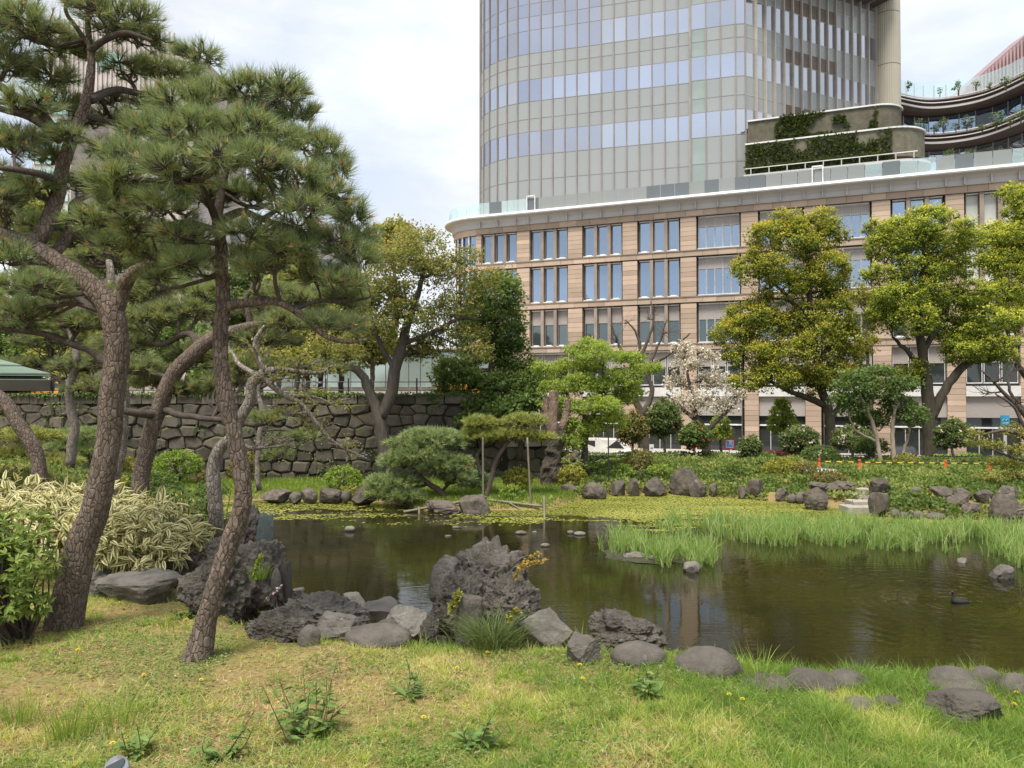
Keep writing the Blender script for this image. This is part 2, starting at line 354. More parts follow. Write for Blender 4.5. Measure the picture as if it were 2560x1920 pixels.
# water: dark and murky, mirror on top, ripples round the swimming bird and where fish rise
m, t, b, out = newmat('pond water'); L = t.links.new
tc_ = t.nodes.new('ShaderNodeTexCoord'); co = tc_.outputs['Object']
b.inputs['Roughness'].default_value = .025; b.inputs['IOR'].default_value = 1.33; b.inputs['Specular IOR Level'].default_value = .62
cn = nd(t, 'ShaderNodeTexNoise', Scale=.16, Detail=3); L(co, cn.inputs['Vector'])
q1 = ramp(t, [(.35, (.012,.0105,.005)), (.65, (.026,.024,.007))]); L(cn.outputs['Fac'], q1.inputs[0]); L(q1.outputs[0], b.inputs['Base Color'])
mp_ = nd(t, 'ShaderNodeMapping', Scale=(1.3,5.0,1)); L(co, mp_.inputs['Vector'])
w1 = nd(t, 'ShaderNodeTexNoise', Scale=1.3, Detail=3, Roughness=.5); L(mp_.outputs[0], w1.inputs['Vector'])
w2 = nd(t, 'ShaderNodeTexNoise', Scale=.35, Detail=2); L(co, w2.inputs['Vector'])
pr = ramp(t, [(.45, (.12,.12,.12)), (.66, (.8,.8,.8))]); L(w2.outputs['Fac'], pr.inputs[0])
hm = nd(t, 'ShaderNodeMath', _operation='MULTIPLY'); L(w1.outputs['Fac'], hm.inputs[0]); L(pr.outputs[0], hm.inputs[1]); hsum = hm.outputs[0]
DUCK = at(2400, 1506, 5*FPX/(1506-993.6))
for (cx, cy, rr_, am, fq) in ((DUCK[0], DUCK[1], 5.5, 1.3, 15), (8.6, 21.3, 3.0, 1.4, 17), (11.3, 20.4, 2.4, 1.0, 17), (-4.2, 15.2, 2.6, 1.0, 16), (-1.0, 24.0, 2.0, .3, 16)):
    su = nd(t, 'ShaderNodeVectorMath', _operation='SUBTRACT'); L(co, su.inputs[0]); su.inputs[1].default_value = (float(cx), float(cy), 0)
    le = nd(t, 'ShaderNodeVectorMath', _operation='LENGTH'); L(su.outputs[0], le.inputs[0])
    si = nd(t, 'ShaderNodeMath', _operation='MULTIPLY'); L(le.outputs['Value'], si.inputs[0]); si.inputs[1].default_value = fq
    sn = nd(t, 'ShaderNodeMath', _operation='SINE'); L(si.outputs[0], sn.inputs[0])
    fa = nd(t, 'ShaderNodeMapRange'); L(le.outputs['Value'], fa.inputs[0]); fa.inputs[1].default_value = .2; fa.inputs[2].default_value = rr_; fa.inputs[3].default_value = am; fa.inputs[4].default_value = 0
    mu = nd(t, 'ShaderNodeMath', _operation='MULTIPLY'); L(sn.outputs[0], mu.inputs[0]); L(fa.outputs[0], mu.inputs[1])
    an = nd(t, 'ShaderNodeMath', _operation='MULTIPLY_ADD'); L(mu.outputs[0], an.inputs[0]); an.inputs[1].default_value = .10; L(hsum, an.inputs[2]); hsum = an.outputs[0]
bp = nd(t, 'ShaderNodeBump', Strength=.3, Distance=.05); L(hsum, bp.inputs['Height']); L(bp.outputs[0], b.inputs['Normal'])
m_water = m
water = wobj('pond_water', [(-60,6,0),(42,6,0),(42,43.2,0),(-60,43.2,0)], np.array([[0,1,2,3]]), m_water); tag(water, kind='structure')

# duckweed: floating flakes, thick in the bay below the far bank, thinning towards open water
m_weed = LEAF('duckweed', [(0, (.13,.14,.022)), (.5, (.24,.25,.045)), (1, (.33,.32,.08))], .1)
cx, cy = np.meshgrid(np.arange(-22, 24, .085), np.arange(28.5, 40.5, .085)); cx = cx.ravel(); cy = cy.ravel()
uu = cx/cy*FPX+1280; vv = 993.6+5/cy*FPX
low = np.interp(uu, [500, 680, 1000, 1330, 1420, 1560, 1800, 2000, 2560], [1290, 1288, 1284, 1300, 1286, 1296, 1304, 1312, 1318])
den = 1.06*sm(22, -12, vv-low+ (fbm(xy0(cx*.35, cy*1.6), 4, 51)-.5)*90)
den = den*np.interp(uu, [600, 900, 1100, 1400, 1520, 1700], [.55, .5, .25, .8, 1.0, 1.0])
k = (rng.random(len(cx)) < den) & (fbm(xy0(cx*1.3, cy*2.2), 3, 55) < .34+den*.6) & (height(cx, cy) < .03)
cx, cy = cx[k]+rng.uniform(-.04,.04,k.sum()), cy[k]+rng.uniform(-.04,.04,k.sum()); n = len(cx)
a = rng.uniform(0, 6.28, n); r_ = rng.uniform(.04, .08, n)
V = np.stack([np.stack([cx+r_*np.cos(a+q*1.571)*rng.uniform(.75,1.1,n), cy+r_*np.sin(a+q*1.571), np.full(n,.006)+rng.uniform(0,.006,n)], -1) for q in range(4)], 1).reshape(-1,3)
dw = wobj('duckweed', V, np.arange(4*n).reshape(-1,4), m_weed, rnd=np.clip(fbm(xy0(cx*.4,cy*1.2),3,57)*1.1-.05+rng.normal(0,.06,n),0,1))
tag(dw, 'yellow-green duckweed floating on the far side of the pond', 'duckweed', kind='stuff')

# road and far pavement beyond the garden
m_road = M('asphalt', (.075,.073,.07), (.05,.05,.05), 3, .9, .3, 60)
m_pave = M('pale paving', (.42,.38,.34), (.34,.31,.28), 2, .85, .2, 30)
E1 = np.array((.928,-.372,0)); E2 = np.array((.372,.928,0)); PX0 = np.array((17.47,80.0,0)); GZ0 = -.5
def loc(s, y, z): return PX0+E1*s+E2*y+np.array((0,0,z))
def strip(name, y0, y1, z, mt):
    V = [loc(-19, y0, z), loc(70, y0, z), loc(70, y1, z), loc(-19, y1, z)]
    return tag(wobj(name, V, np.array([[0,1,2,3]]), mt), kind='structure')
strip('road', -19, -6.5, GZ0+.02, m_road)
V, F = box(-19, 70, -6.5, 0, -.3, .14); V = np.array([loc(*p) for p in V])+np.array((0,0,GZ0)); tag(wobj('pavement', V, F, m_pave), kind='structure')
V, F = box(-19, 70, -6.62, -6.5, -.3, .16); V = np.array([loc(*p) for p in V])+np.array((0,0,GZ0)); tag(wobj('kerb', V, F, M('kerb stone', (.4,.39,.37), None, 5)), kind='structure')

# ------------------------------------------------------------------ castle wall of fitted stones
m_wall = ROCK('wall stone', (.105,.09,.068), (.042,.037,.03), 1.8, (.22,.20,.15), .5, .5, 1.0, 9, (.62,1.55))
m_wall2 = ROCK('pale coping stone', (.42,.38,.33), (.30,.27,.23), 1.2, (.5,.47,.42), .3, 0, .5, 9)
m_joint = M('earth joint', (.03,.027,.022), None, 4, .95, .5)
def vclip(poly, mid, nrm):
    o = []
    for q in range(len(poly)):
        a, b_ = poly[q], poly[(q+1) % len(poly)]
        da, db = np.dot(a-mid, nrm), np.dot(b_-mid, nrm)
        if da <= 0: o.append(a)
        if da*db < 0: o.append(a+(b_-a)*da/(da-db))
    return o
def stone_face(parent, A, B, z0, z1, cw, chh, seed, bulge=.16, name='stone', mat=None):
    """irregular fitted stones on the vertical plane from A to B"""
    A = np.array(A, float); B = np.array(B, float); Ln = np.linalg.norm(B-A); e = (B-A)/Ln; nrm = np.array((e[1], -e[0]))
    if nrm[1] > 0: nrm = -nrm
    g = np.random.default_rng(seed); pts = []; rows = max(1, round((z1-z0)/chh)); hh = (z1-z0)/rows
    for r_ in range(-1, rows+1):
        n_ = max(2, round(Ln/cw)); off = g.uniform(0, 1)
        for c in range(-1, n_+2):
            pts.append(((c+off+g.uniform(-.40,.40))*Ln/n_, z0+(r_+.5+g.uniform(-.24,.24))*hh))
    KZ = 1.55; pts = np.array(pts); pts[:,1] *= KZ; z0_, z1_ = z0*KZ, z1*KZ; og = ORG[parent.name]
    for p in pts:
        if not (0 < p[0] < Ln and z0_ < p[1] < z1_): continue
        poly = [np.array(q) for q in ((max(0,p[0]-3), max(z0_,p[1]-3)), (min(Ln,p[0]+3), max(z0_,p[1]-3)), (min(Ln,p[0]+3), min(z1_,p[1]+3)), (max(0,p[0]-3), min(z1_,p[1]+3)))]
        for q in pts:
            d = q-p; dd = np.hypot(*d)
            if 0 < dd < 3.4: poly = vclip(poly, (p+q)/2, d/dd)
            if len(poly) < 3: break
        if len(poly) < 3: continue
        poly = np.array(poly)/np.array((1,KZ)); c = poly.mean(0)
        keep = [q for q in range(len(poly)) if np.hypot(*(poly[q]-poly[q-1])) > .07]
        poly = poly[keep]; n_ = len(poly)
        if n_ < 3: continue
        out = g.uniform(.25, 1.25)*bulge; gap = g.uniform(.935, .985); tl = g.normal(0, .05, 2)
        rings = []
        for sc, dp in ((gap, -.25), (gap, .0), (gap*.93, out*.62), (gap*.74, out)):
            pr_ = c+(poly-c)*sc + (g.normal(0,.03,poly.shape) if dp > 0 else 0)
            rings.append([A[0]+e[0]*q[0]+nrm[0]*(dp+np.dot(q-c, tl)*(dp>0)) for q in pr_] and
                         np.array([(A[0]+e[0]*q[0]+nrm[0]*(dp+np.dot(q-c,tl)*(dp>0)), A[1]+e[1]*q[0]+nrm[1]*(dp+np.dot(q-c,tl)*(dp>0)), q[1]) for q in pr_]))
        cen = np.array((A[0]+e[0]*c[0], A[1]+e[1]*c[0], c[1]))
        V = np.vstack(rings)-cen; F = []
        for k_ in range(3):
            for q in range(n_): F.append([k_*n_+q, k_*n_+(q+1)%n_, (k_+1)*n_+(q+1)%n_, (k_+1)*n_+q])
        F.append([3*n_+q for q in range(n_)])
        if np.dot(np.cross(V[n_+1]-V[n_], V[2*n_]-V[n_]), (nrm[0],nrm[1],0)) < 0: pass
        link(name, mesh(name, V, F), mat or m_wall, parent, cen-og)
wl = thing('stone_wall', 'tall dark castle wall of fitted stones behind the pond', 'wall', (-15, WALLY, 0))
V, F = box(-46, WALLX, WALLY+.06, WALLY+1.3, -.3, 5.1); wobj('wall_core', V, F, m_joint, wl)
stone_face(wl, (-32, WALLY), (WALLX, WALLY), .1, 4.62, .92, .66, 11, .2)
x = -33.0; g = np.random.default_rng(4)
while x < WALLX-.2:
    w = min(g.uniform(1.0, 2.1), WALLX-x); h_ = g.uniform(.50, .60); V, F = box(x+.02, x+w-.02, WALLY-.10-g.uniform(0,.06), WALLY+.9, 4.64, 4.64+h_)
    V = V+g.normal(0,.02,V.shape); wobj('coping_stone', V, F, m_wall, wl); x += w
wg = thing('stone_wall', 'lower stone wing wall with pale coping beside the dead tree trunk', 'wall', (1, WALLY+1, 0))
V, F = box(0, 1, 0, 1, -.2, 2.75); Q = np.array([(WALLX,WALLY),(2.7,WALLY+.9),(2.6,WALLY+2.2),(WALLX,WALLY+1.4)]); V[:,0] = np.tile(Q[:,0],2); V[:,1] = np.tile(Q[:,1],2); V[:,1] += .08
wobj('wall_core', V, F, m_joint, wg)
stone_face(wg, (WALLX+.02, WALLY), (2.7, WALLY+.9), .0, 2.15, .95, .72, 17)
for q in range(3):
    a_ = np.array((WALLX, WALLY-.12))+(np.array((2.7, WALLY+.78))-np.array((WALLX, WALLY-.12)))*(q/3+.01); b_ = np.array((WALLX, WALLY-.12))+(np.array((2.7, WALLY+.78))-np.array((WALLX, WALLY-.12)))*((q+1)/3-.01)
    V = np.array([(*a_,2.18),(*b_,2.18),(b_[0],b_[1]+1.3,2.18),(a_[0],a_[1]+1.3,2.18),(*a_,2.74),(*b_,2.74),(b_[0],b_[1]+1.3,2.74),(a_[0],a_[1]+1.3,2.74)]); wobj('coping_stone', V, BOXF, m_wall2, wg)
# iron railing on the wall
m_iron = M('black iron', (.02,.02,.022), None, 10, .45, spec=.5)
ra = thing('railing', 'black iron railing along the top of the castle wall', 'railing', (-15, WALLY+.55, 5.1))
x = -30.6
while x < -.2:
    V, F = bar((x, WALLY+.6, 5.05), (x, WALLY+.6, 6.08), .085); wobj('post', V, F, m_iron, ra)
    V, F = tube([(x, WALLY+.6, 6.07), (x, WALLY+.6, 6.13)], [.065,.03], 8); wobj('post_cap', V, F, m_iron, ra); x += 1.32
for z in (5.42, 5.9):
    V, F = tube([(-46, WALLY+.6, z), (-.2, WALLY+.6, z)], .028, 8); wobj('rail', V, F, m_iron, ra)

# ------------------------------------------------------------------ the sandstone podium building (local frame: x along the front, y inward)
RZ = math.atan2(E1[1], E1[0])
m_stone = M('sandstone panel', (.43,.325,.245), (.375,.28,.21), .8, .75, .12, 14, var=.2)
m_stone2 = M('brown stone rib', (.30,.24,.195), None, 1, .75, .1, 14, var=.1)
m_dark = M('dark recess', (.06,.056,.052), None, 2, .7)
m_metal = M('grey metal cladding', (.44,.42,.41), (.40,.385,.375), .5, .45, spec=.4, var=.05)
m_lip = M('pale metal lip', (.66,.65,.63), None, 1, .4, spec=.4)
m_white = M('white metal', (.74,.74,.73), None, 2, .4, spec=.4)
m_blind = M('grey louvre blind', (.36,.325,.30), (.30,.27,.25), 30, .7, stretch=(.1,.1,1), var=.06)
m_pblue = GLASS('blue window glass', (.27,.35,.46), .03, .9)
m_pdark = GLASS('dark window glass', (.13,.16,.17), .03, .7)
m_shop = GLASS('shop glass', (.055,.065,.065), .05, .5)
m_curt = M('pale curtain', (.55,.57,.52), (.44,.46,.42), 9, .8, stretch=(8,8,.15))
pod = thing('office_podium', 'broad sandstone building with rows of tall windows behind the camphor trees', 'building', loc(0,0,GZ0), rz=RZ)
def s_of(u):
    k = (u-1280)/FPX; return (k*PX0[1]-PX0[0])/(E1[0]-k*E1[1])
def lobj(name, V, F, mt, parent=pod, rnd=None, mi=None, smooth=False):
    V = np.asarray(V, float); V = V-np.array((0,0,GZ0)) if parent is pod or parent.parent is pod else V
    return link(name, mesh(name, V, F, rnd, mi, smooth), mt, parent)
BX0, BX1 = s_of(1190), s_of(2560)+11
bays = [(1203,1292,3),(1324,1420,3),(1456,1557,3),(1594,1702,3),(1742,1854,5),(1897,2013,5),(2060,2183,5),(2230,2368,3),(2415,2552,3),(2606,2760,3)]
bays = [(s_of(a), s_of(b_), n) for a, b_, n in bays]
rows = [(20.3,23.75),(15.5,19.55),(10.6,14.75)]
V, F = box(BX0, BX1, .75, 26, GZ0, 25.4); lobj('wall', V, F, m_dark)
pan = []            # cladding pieces: x0,x1,z0,z1,y0
def panels(x0, x1, z0, z1, y, w, h, g):
    nz = max(1, round((z1-z0)/h)); hh = (z1-z0)/nz
    for k in range(nz):
        n_ = max(1, round((x1-x0)/w)); cuts = np.linspace(x0, x1, n_+1)
        if n_ > 1: cuts[1:-1] += g.uniform(-.2,.2,n_-1)*w*.6
        for q in range(n_): pan.append((cuts[q], cuts[q+1], z0+k*hh, z0+(k+1)*hh, y-g.uniform(0,.02)))
g = np.random.default_rng(3)
edges = [BX0]+[q for a, b_, n in bays for q in (a, b_)]+[BX1]
for k in range(0, len(edges), 2):
    a, b_ = edges[k], edges[k+1]
    if b_-a < .3: continue
    for z0, z1 in [(GZ0, 10.0)]+[(z, zz) for z, zz in rows]: panels(a, b_, z0, z1, 0, 2.2 if g.random() < .5 else 1.15, .52, g)
for z0, z1 in ((9.95,10.5),(14.85,15.4),(19.65,20.2),(23.85,24.45)): panels(BX0, BX1, z0, z1, -.06 if z0 < 23 else 0, 1.7, .6, g)
pan.sort(key=lambda p: np.hypot(*(loc((p[0]+p[1])/2, 0, 0)[:2])) + (0 if p[0] < s_of(2560) else 50) + (30 if p[2] < 5 else 0))
def pbox(p): return box(p[0]+.012, p[1]-.012, p[4], p[4]+.7 if p[4] > -.05 else p[4]+.75, p[2]+.012, p[3]-.012)
for p in pan[:290]:
    V, F = pbox(p); c = V.mean(0); o = link('cladding_panel', mesh('cladding_panel', V-c, F), m_stone, pod, c-np.array((0,0,GZ0)))
ps = [pbox(p) for p in pan[290:]]; V, F = cat(ps)
o = lobj('cladding_panels', V, F, m_stone, rnd=np.repeat(rng.random(len(ps)), 6)); tag(o, kind='stuff')
for z in (10.52, 15.42, 20.22, 23.80):
    V, F = box(BX0, BX1, -.14, .1, z-.02, z+.05); lobj('string_course', V, F, m_stone2)
def pane_row(parent, x0, x1, z0, z1, n, mt, mw, fm, yy=.55, blind=0):
    """n panes between x0 and x1 with mullions of width mw"""
    w = (x1-x0-(n-1)*mw)/n
    for q in range(n):
        a = x0+q*(w+mw); zt = z1-blind*(z1-z0)
        V, F = box(a+.05, a+w-.05, yy, yy+.04, z0+.06, zt-.03); lobj('pane', V, F, mt, parent)
        if blind: V, F = box(a+.04, a+w-.04, yy-.08, yy-.02, zt, z1-.04); lobj('blind', V, F, m_blind, parent)
    fw = .05 if n == 3 else .03
    fr = [box(x0, x1, yy-.1, yy+.05, z0-.02, z0+.06), box(x0, x1, yy-.1, yy+.05, z1-.05, z1+.02)]
    for q in range(n):
        a = x0+q*(w+mw); fr += [box(a, a+fw, yy-.1, yy+.05, z0, z1), box(a+w-fw, a+w, yy-.1, yy+.05, z0, z1)]
    return cat(fr)
for bi, (a, b_, n) in enumerate(bays):
    for ri, (z0, z1) in enumerate(rows):
        wn = link('window', mesh('window', *box(a+.001, b_-.001, .62, .74, z0-GZ0-.02, z1-GZ0+.02)), m_dark, pod)
        mt = m_curt if bi >= 8 else (m_pblue if ri < 2 else m_pdark); bl = (.0 if n == 3 else .30) if ri < 2 else .40
        mw = .42 if n == 3 else .05
        V, F = pane_row(wn, a+.18, b_-.18, z0+.12, z1-.12, n, mt, mw, m_white, blind=bl)
        lobj('frame', V, F, m_white if n == 5 else m_stone2, wn)
        w = (b_-a-.36-(n-1)*mw)/n
        for q in range(n if n == 3 else 1):
            x0 = a+.18+q*(w+mw); x1 = x0+w if n == 3 else b_-.18
            V, F = box(x0, x1, .22, .6, z1-.13, z1-.02); lobj('blind_box', V, F, m_lip, wn)
            V, F = box(x0-.02, x1+.02, -.12, .62, z0+.0, z0+.1); lobj('sill', V, F, m_lip, wn)
            if n == 3:
                V, F = box((x0+x1)/2-.3, (x0+x1)/2+.3, .12, .3, z0+.1, z0+.22); lobj('floodlight', V, F, m_white, wn)
            if q < n-1 and n == 3:
                V, F = box(x1+.04, x1+mw-.04, .02, .6, z0, z1); lobj('mullion', V, F, m_stone2, wn)
# first floor: long grey shades above dark glass; ground floor: shutters, transom, dark shopfronts
for bi, (a, b_, n) in enumerate(bays):
    wn = link('window', mesh('window', *box(a+.001, b_-.001, .62, .74, 6.1-GZ0, 9.9-GZ0)), m_dark, pod)
    V, F = pane_row(wn, a+.1, b_-.1, 6.3, 9.8, 3, m_shop, .12, m_white, blind=.46); lobj('frame', V, F, m_white, wn)
    V, F = box(a, b_, .1, .6, 9.75, 9.9); lobj('blind_box', V, F, m_lip, wn)
    V, F = box(a-.001, b_+.001, -.1, .7, 5.1, 6.05); lobj('spandrel', V, F, m_lip)
    V, F = box(a+.02, b_-.02, .25, .6, 3.15, 5.05); lobj('shutter', V, F, m_blind)
    V, F = box(a+.03, b_-.03, .55, .62, GZ0+.05, 3.1); sh = lobj('shopfront', V, F, m_shop)
    V, F = box(a+.03, b_-.03, .35, .52, 2.15, 2.30); lobj('transom', V, F, m_white)
    for q in range(1, 4):
        xx = a+(b_-a)*q/4; V, F = box(xx-.04, xx+.04, .45, .53, GZ0, 2.14); lobj('mullion', V, F, m_metal)
# rounded left corner and cornice, swept along the front
RC = 4.6
def prof_path(off):
    """front line moved out by off: quarter turn, then straight"""
    P = [(BX0-(RC+off)*math.sin(q), RC-(RC+off)*math.cos(q)) for q in np.linspace(R(112), 0, 20)]
    return np.array(P+[(BX1, -off)])
def sweep(name, prof, mt, smooth=False, n_=21):
    Ps = [np.column_stack([prof_path(o_)[:n_], np.full(n_, z)]) for o_, z in prof]; V = np.concatenate(Ps); F = []
    k = len(prof)
    for r_ in range(k):
        r2 = (r_+1) % k
        for q in range(n_-1): F.append([r_*n_+q, r2*n_+q, r2*n_+q+1, r_*n_+q+1])
    return lobj(name, V, np.array(F), mt, smooth=smooth)
sweep('frieze', [(-.3,24.45),(.16,24.45),(.20,24.6),(.22,24.95),(.45,25.25),(.95,25.42),(-.3,25.42)], m_metal)
sweep('cornice', [(-.3,25.43),(1.05,25.43),(1.12,25.55),(1.05,25.80),(-.3,25.80)], m_lip)
for e0 in edges[1:-1]+list((np.array(edges[1:-1:2])+np.array(edges[2::2]))/2):
    V, F = box(e0-.05, e0+.05, -.5, -.1, 24.5, 25.35); lobj('bracket', V, F, m_metal)
for z0, z1 in ((GZ0,10.5),(14.8,15.45),(19.6,20.25),(23.75,24.45)): sweep('corner_band', [(-.4,z0),(.01,z0),(.01,z1),(-.4,z1)], m_stone, n_=20)
for z0, z1 in rows:
    sweep('corner_glazing', [(-.6,z0),(-.35,z0),(-.35,z1),(-.6,z1)], m_pblue, n_=20)
    for q in np.linspace(R(100), R(14), 7):
        r0, r1_ = RC-.5, RC-.02; cx_, cy_ = BX0-math.sin(q)*(r0+r1_)/2, RC-math.cos(q)*(r0+r1_)/2
        V, F = bar((cx_, cy_, z0), (cx_, cy_, z1), .14, .3); lobj('mullion', V, F, m_white)
# roof terrace deck and its glass balustrade, a pane at a time
m_deck = M('roof deck', (.30,.29,.28), None, 1, .8)
V, F = box(BX0-3, BX1, .5, 40, 25.81, 25.9); lobj('roof_deck', V, F, m_deck)
m_bal = [CLEAR('balustrade glass', (.72,.86,.87), .22), CLEAR('balustrade glass smoky', (.15,.17,.18), .78), CLEAR('balustrade glass grey', (.33,.35,.34), .6)]
PB = prof_path(.55); cum = np.r_[0, np.cumsum(np.hypot(*np.diff(PB, axis=0).T))]
def along(d): return np.array([np.interp(d, cum, PB[:,0]), np.interp(d, cum, PB[:,1])])
d = 3.0; k = 0
while d < cum[-1]-1.5:
    p, q = along(d+.02), along(d+1.46); V = np.array([(p[0],p[1],25.82),(q[0],q[1],25.82),(q[0],q[1]+.02,25.82),(p[0],p[1]+.02,25.82),(p[0],p[1],27.25),(q[0],q[1],27.25),(q[0],q[1]+.02,27.25),(p[0],p[1]+.02,27.25)])
    mt = m_bal[0 if d < 12 else [1,2,2,0,1,2][int(_h(np.array(k),np.array(3),np.array(1),2)*6)]]
    lobj('balustrade_pane', V, BOXF, mt)
    V, F = bar((p[0],p[1]+.1,25.8), (p[0],p[1]+.1,26.75), .05); lobj('balustrade_post', V, F, m_metal)
    d += 1.5; k += 1
for u in (1322, 2033):
    s = s_of(u); V, F = cat([box(s, s+.1, -.75, -.6, 25.82, 27.5), box(s+.95, s+1.05, -.75, -.6, 25.82, 27.5), box(s, s+1.05, -.75, -.6, 27.4, 27.52)]); lobj('balustrade_gate', V, F, m_white)

# ------------------------------------------------------------------ glass tower on the podium
m_sp = M('grey-green spandrel glass', (.275,.288,.282), (.262,.275,.268), .2, .16, spec=.6, var=.03)
m_sp2 = M('green spandrel glass', (.27,.325,.30), None, .2, .16, spec=.6, var=.03)
m_win = GLASS('pale tower glass', (.47,.495,.54), .05, .85)
m_win2 = GLASS('lavender tower glass', (.40,.42,.475), .05, .85)
m_brown = M('brown tower panel', (.16,.125,.10), None, .5, .5)
m_mul = M('bronze grey mullion', (.25,.22,.205), None, .5, .4, spec=.5)
m_mul2 = M('pale bronze fin', (.44,.395,.35), None, .5, .4, spec=.5)
tw = thing('glass_tower', 'tall curved glass office tower rising over the sandstone building', 'tower', at(1475, 500, 92)*np.array((1,1,0))+np.array((0,0,25.9)))
og = ORG[tw.name]; A0 = og[:2].copy(); dt = np.array((math.sin(R(73)), -math.cos(R(73))))
def tw_s(u):
    k = (u-1280)/FPX; return (k*A0[1]-A0[0])/(dt[0]-k*dt[1])
nrm_t = np.array((dt[1], -dt[0])); nrm_t = nrm_t if nrm_t[1] < 0 else -nrm_t
rt = A0+dt*tw_s(1731)
plan = [rt-dt*1.5*q for q in range(14)][::-1]
ang = math.atan2(-dt[1], -dt[0]); p = plan[0].copy(); left = []
for q in range(9):
    ang -= R((5,7,8,10,12,13,13,12,10)[q]); p = p+np.array((math.cos(ang), math.sin(ang)))*1.5; left.append(p.copy())
plan = left[::-1]+plan; nfront = len(plan)-1
st = rt+nrm_t*.45; plan2 = [st, st+dt*1.68, st+dt*3.3, st+dt*4.95]
dc = np.array((math.sin(R(95)), math.cos(R(95)))); plan2.append(plan2[-1]+dc*1.1)
dr = np.array((math.sin(R(63)), math.cos(R(63)))); p = plan2[-1]
plan3 = [p+dr*1.45*q for q in range(40) if (p+dr*1.45*q)[0]/(p+dr*1.45*q)[1]*FPX+1280 < 2196]; n3 = len(plan3)-1
zr = [25.9, 31.75, 34.8, 37.7, 39.3, 41.45, 44.2, 45.9, 47.4, 50.3, 52.0, 53.6, 56.6, 58.4, 60]
iswin = {2, 5, 8, 11}
def panel_mesh(cache={}):
    def f(w, h):
        kx = (round(w,2), round(h,2))
        if kx not in cache: cache[kx] = mesh('tower_pane', *box(-w/2+.04, w/2-.04, -.03, .03, -h/2+.035, h/2-.035))
        return cache[kx]
    return f
pmesh = panel_mesh(); spans = []
def put(name, a, b_, z0, z1, mt, keep=True):
    c = (a+b_)/2; w = np.hypot(*(b_-a)); V, F = box(-w/2+.04, w/2-.04, -.03, .03, -(z1-z0)/2+.035, (z1-z0)/2-.035)
    an = math.atan2(b_[1]-a[1], b_[0]-a[0]); key = (name, mt.name, round(w,2), round(z1-z0,2))
    if keep:
        if key not in PM: PM[key] = mesh(name, V, F)
        return link(name, PM[key], mt, tw, (c[0]-og[0], c[1]-og[1], (z0+z1)/2-og[2]), (0,0,an))
    ca, sa = math.cos(an), math.sin(an); spans.append((np.column_stack([V[:,0]*ca-V[:,1]*sa+c[0], V[:,0]*sa+V[:,1]*ca+c[1], V[:,2]+(z0+z1)/2]), F))
PM = {}; ns = 0
for part, pl in ((0, plan), (1, plan2), (2, plan3)):
    for q in range(len(pl)-1):
        a, b_ = pl[q], pl[q+1]
        for r_ in range(len(zr)-1):
            z0, z1 = zr[r_], zr[r_+1]
            win = r_ in iswin or (part == 0 and r_ >= 8 and q < 15)
            if part == 2 and r_ in (3, 6, 9) and 4 <= q <= 9: mt, nm = m_brown, 'spandrel_panel'
            elif win: mt, nm = (m_win2 if (part == 0 and (q < 15 and r_ >= 8 or q in (8,9,15,16) and r_ == 5 or q < 15 and r_ == 2)) else m_win), 'window_pane'
            else: mt, nm = (m_sp2 if (part == 1 and q == 0) else m_sp), 'spandrel_panel'
            if nm == 'spandrel_panel' and mt is not m_brown: ns += 1
            put(nm, a, b_, z0, z1, mt, nm == 'window_pane' or mt is m_brown or ns <= 270)
V, F = cat(spans); tag(wobj('spandrel_panels', V, F, m_sp, tw), kind='stuff')
for part, pl in ((0, plan), (1, plan2), (2, plan3)):
    for q, p in enumerate(pl):
        if part == 2 and q == 0: continue
        a_ = pl[min(q+1, len(pl)-1)]-pl[max(q-1, 0)]; a_ = a_/np.hypot(*a_); nn = np.array((a_[1], -a_[0]))
        V, F = box(-.075, .075, -.05, .17 if part < 2 else .34, 0, 34.1); cx_ = p
        W_ = np.column_stack([cx_[0]+a_[0]*V[:,0]+nn[0]*V[:,1], cx_[1]+a_[1]*V[:,0]+nn[1]*V[:,1], 25.9+V[:,2]])
        wobj('mullion', W_, F, m_mul2 if part == 2 or q < 3 and part == 0 else m_mul, tw)
    for z in zr[1:-1]:
        ps = []
        for q in range(len(pl)-1):
            a, b_ = pl[q], pl[q+1]; ps.append(bar((*a, z), (*b_, z), .10, .07))
        V, F = cat(ps); wobj('transom', V, F, m_mul2 if part == 2 else m_mul, tw)
V, F = bar((*(rt+nrm_t*.22), 25.9), (*(rt+nrm_t*.22), 60), .5, .12); wobj('reveal', V, F, m_mul2, tw)
# body behind the panes, floor by floor, so that gaps never show through
body = plan+plan2+plan3; body = np.array([p-og[:2] for p in body]); cen = body.mean(0)+np.array((6,14))
inn = body+(cen-body)*.012; n_ = len(inn); V = np.concatenate([np.column_stack([inn, np.zeros(n_)]), np.column_stack([inn, np.full(n_, 34.1)]), [[*cen, 34.1]]])
F = [[q, (q+1) % n_, n_+(q+1) % n_, n_+q] for q in range(n_)]+[[n_+q, n_+(q+1) % n_, 2*n_] for q in range(n_)]
link('core', mesh('core', V, F), m_dark, tw)
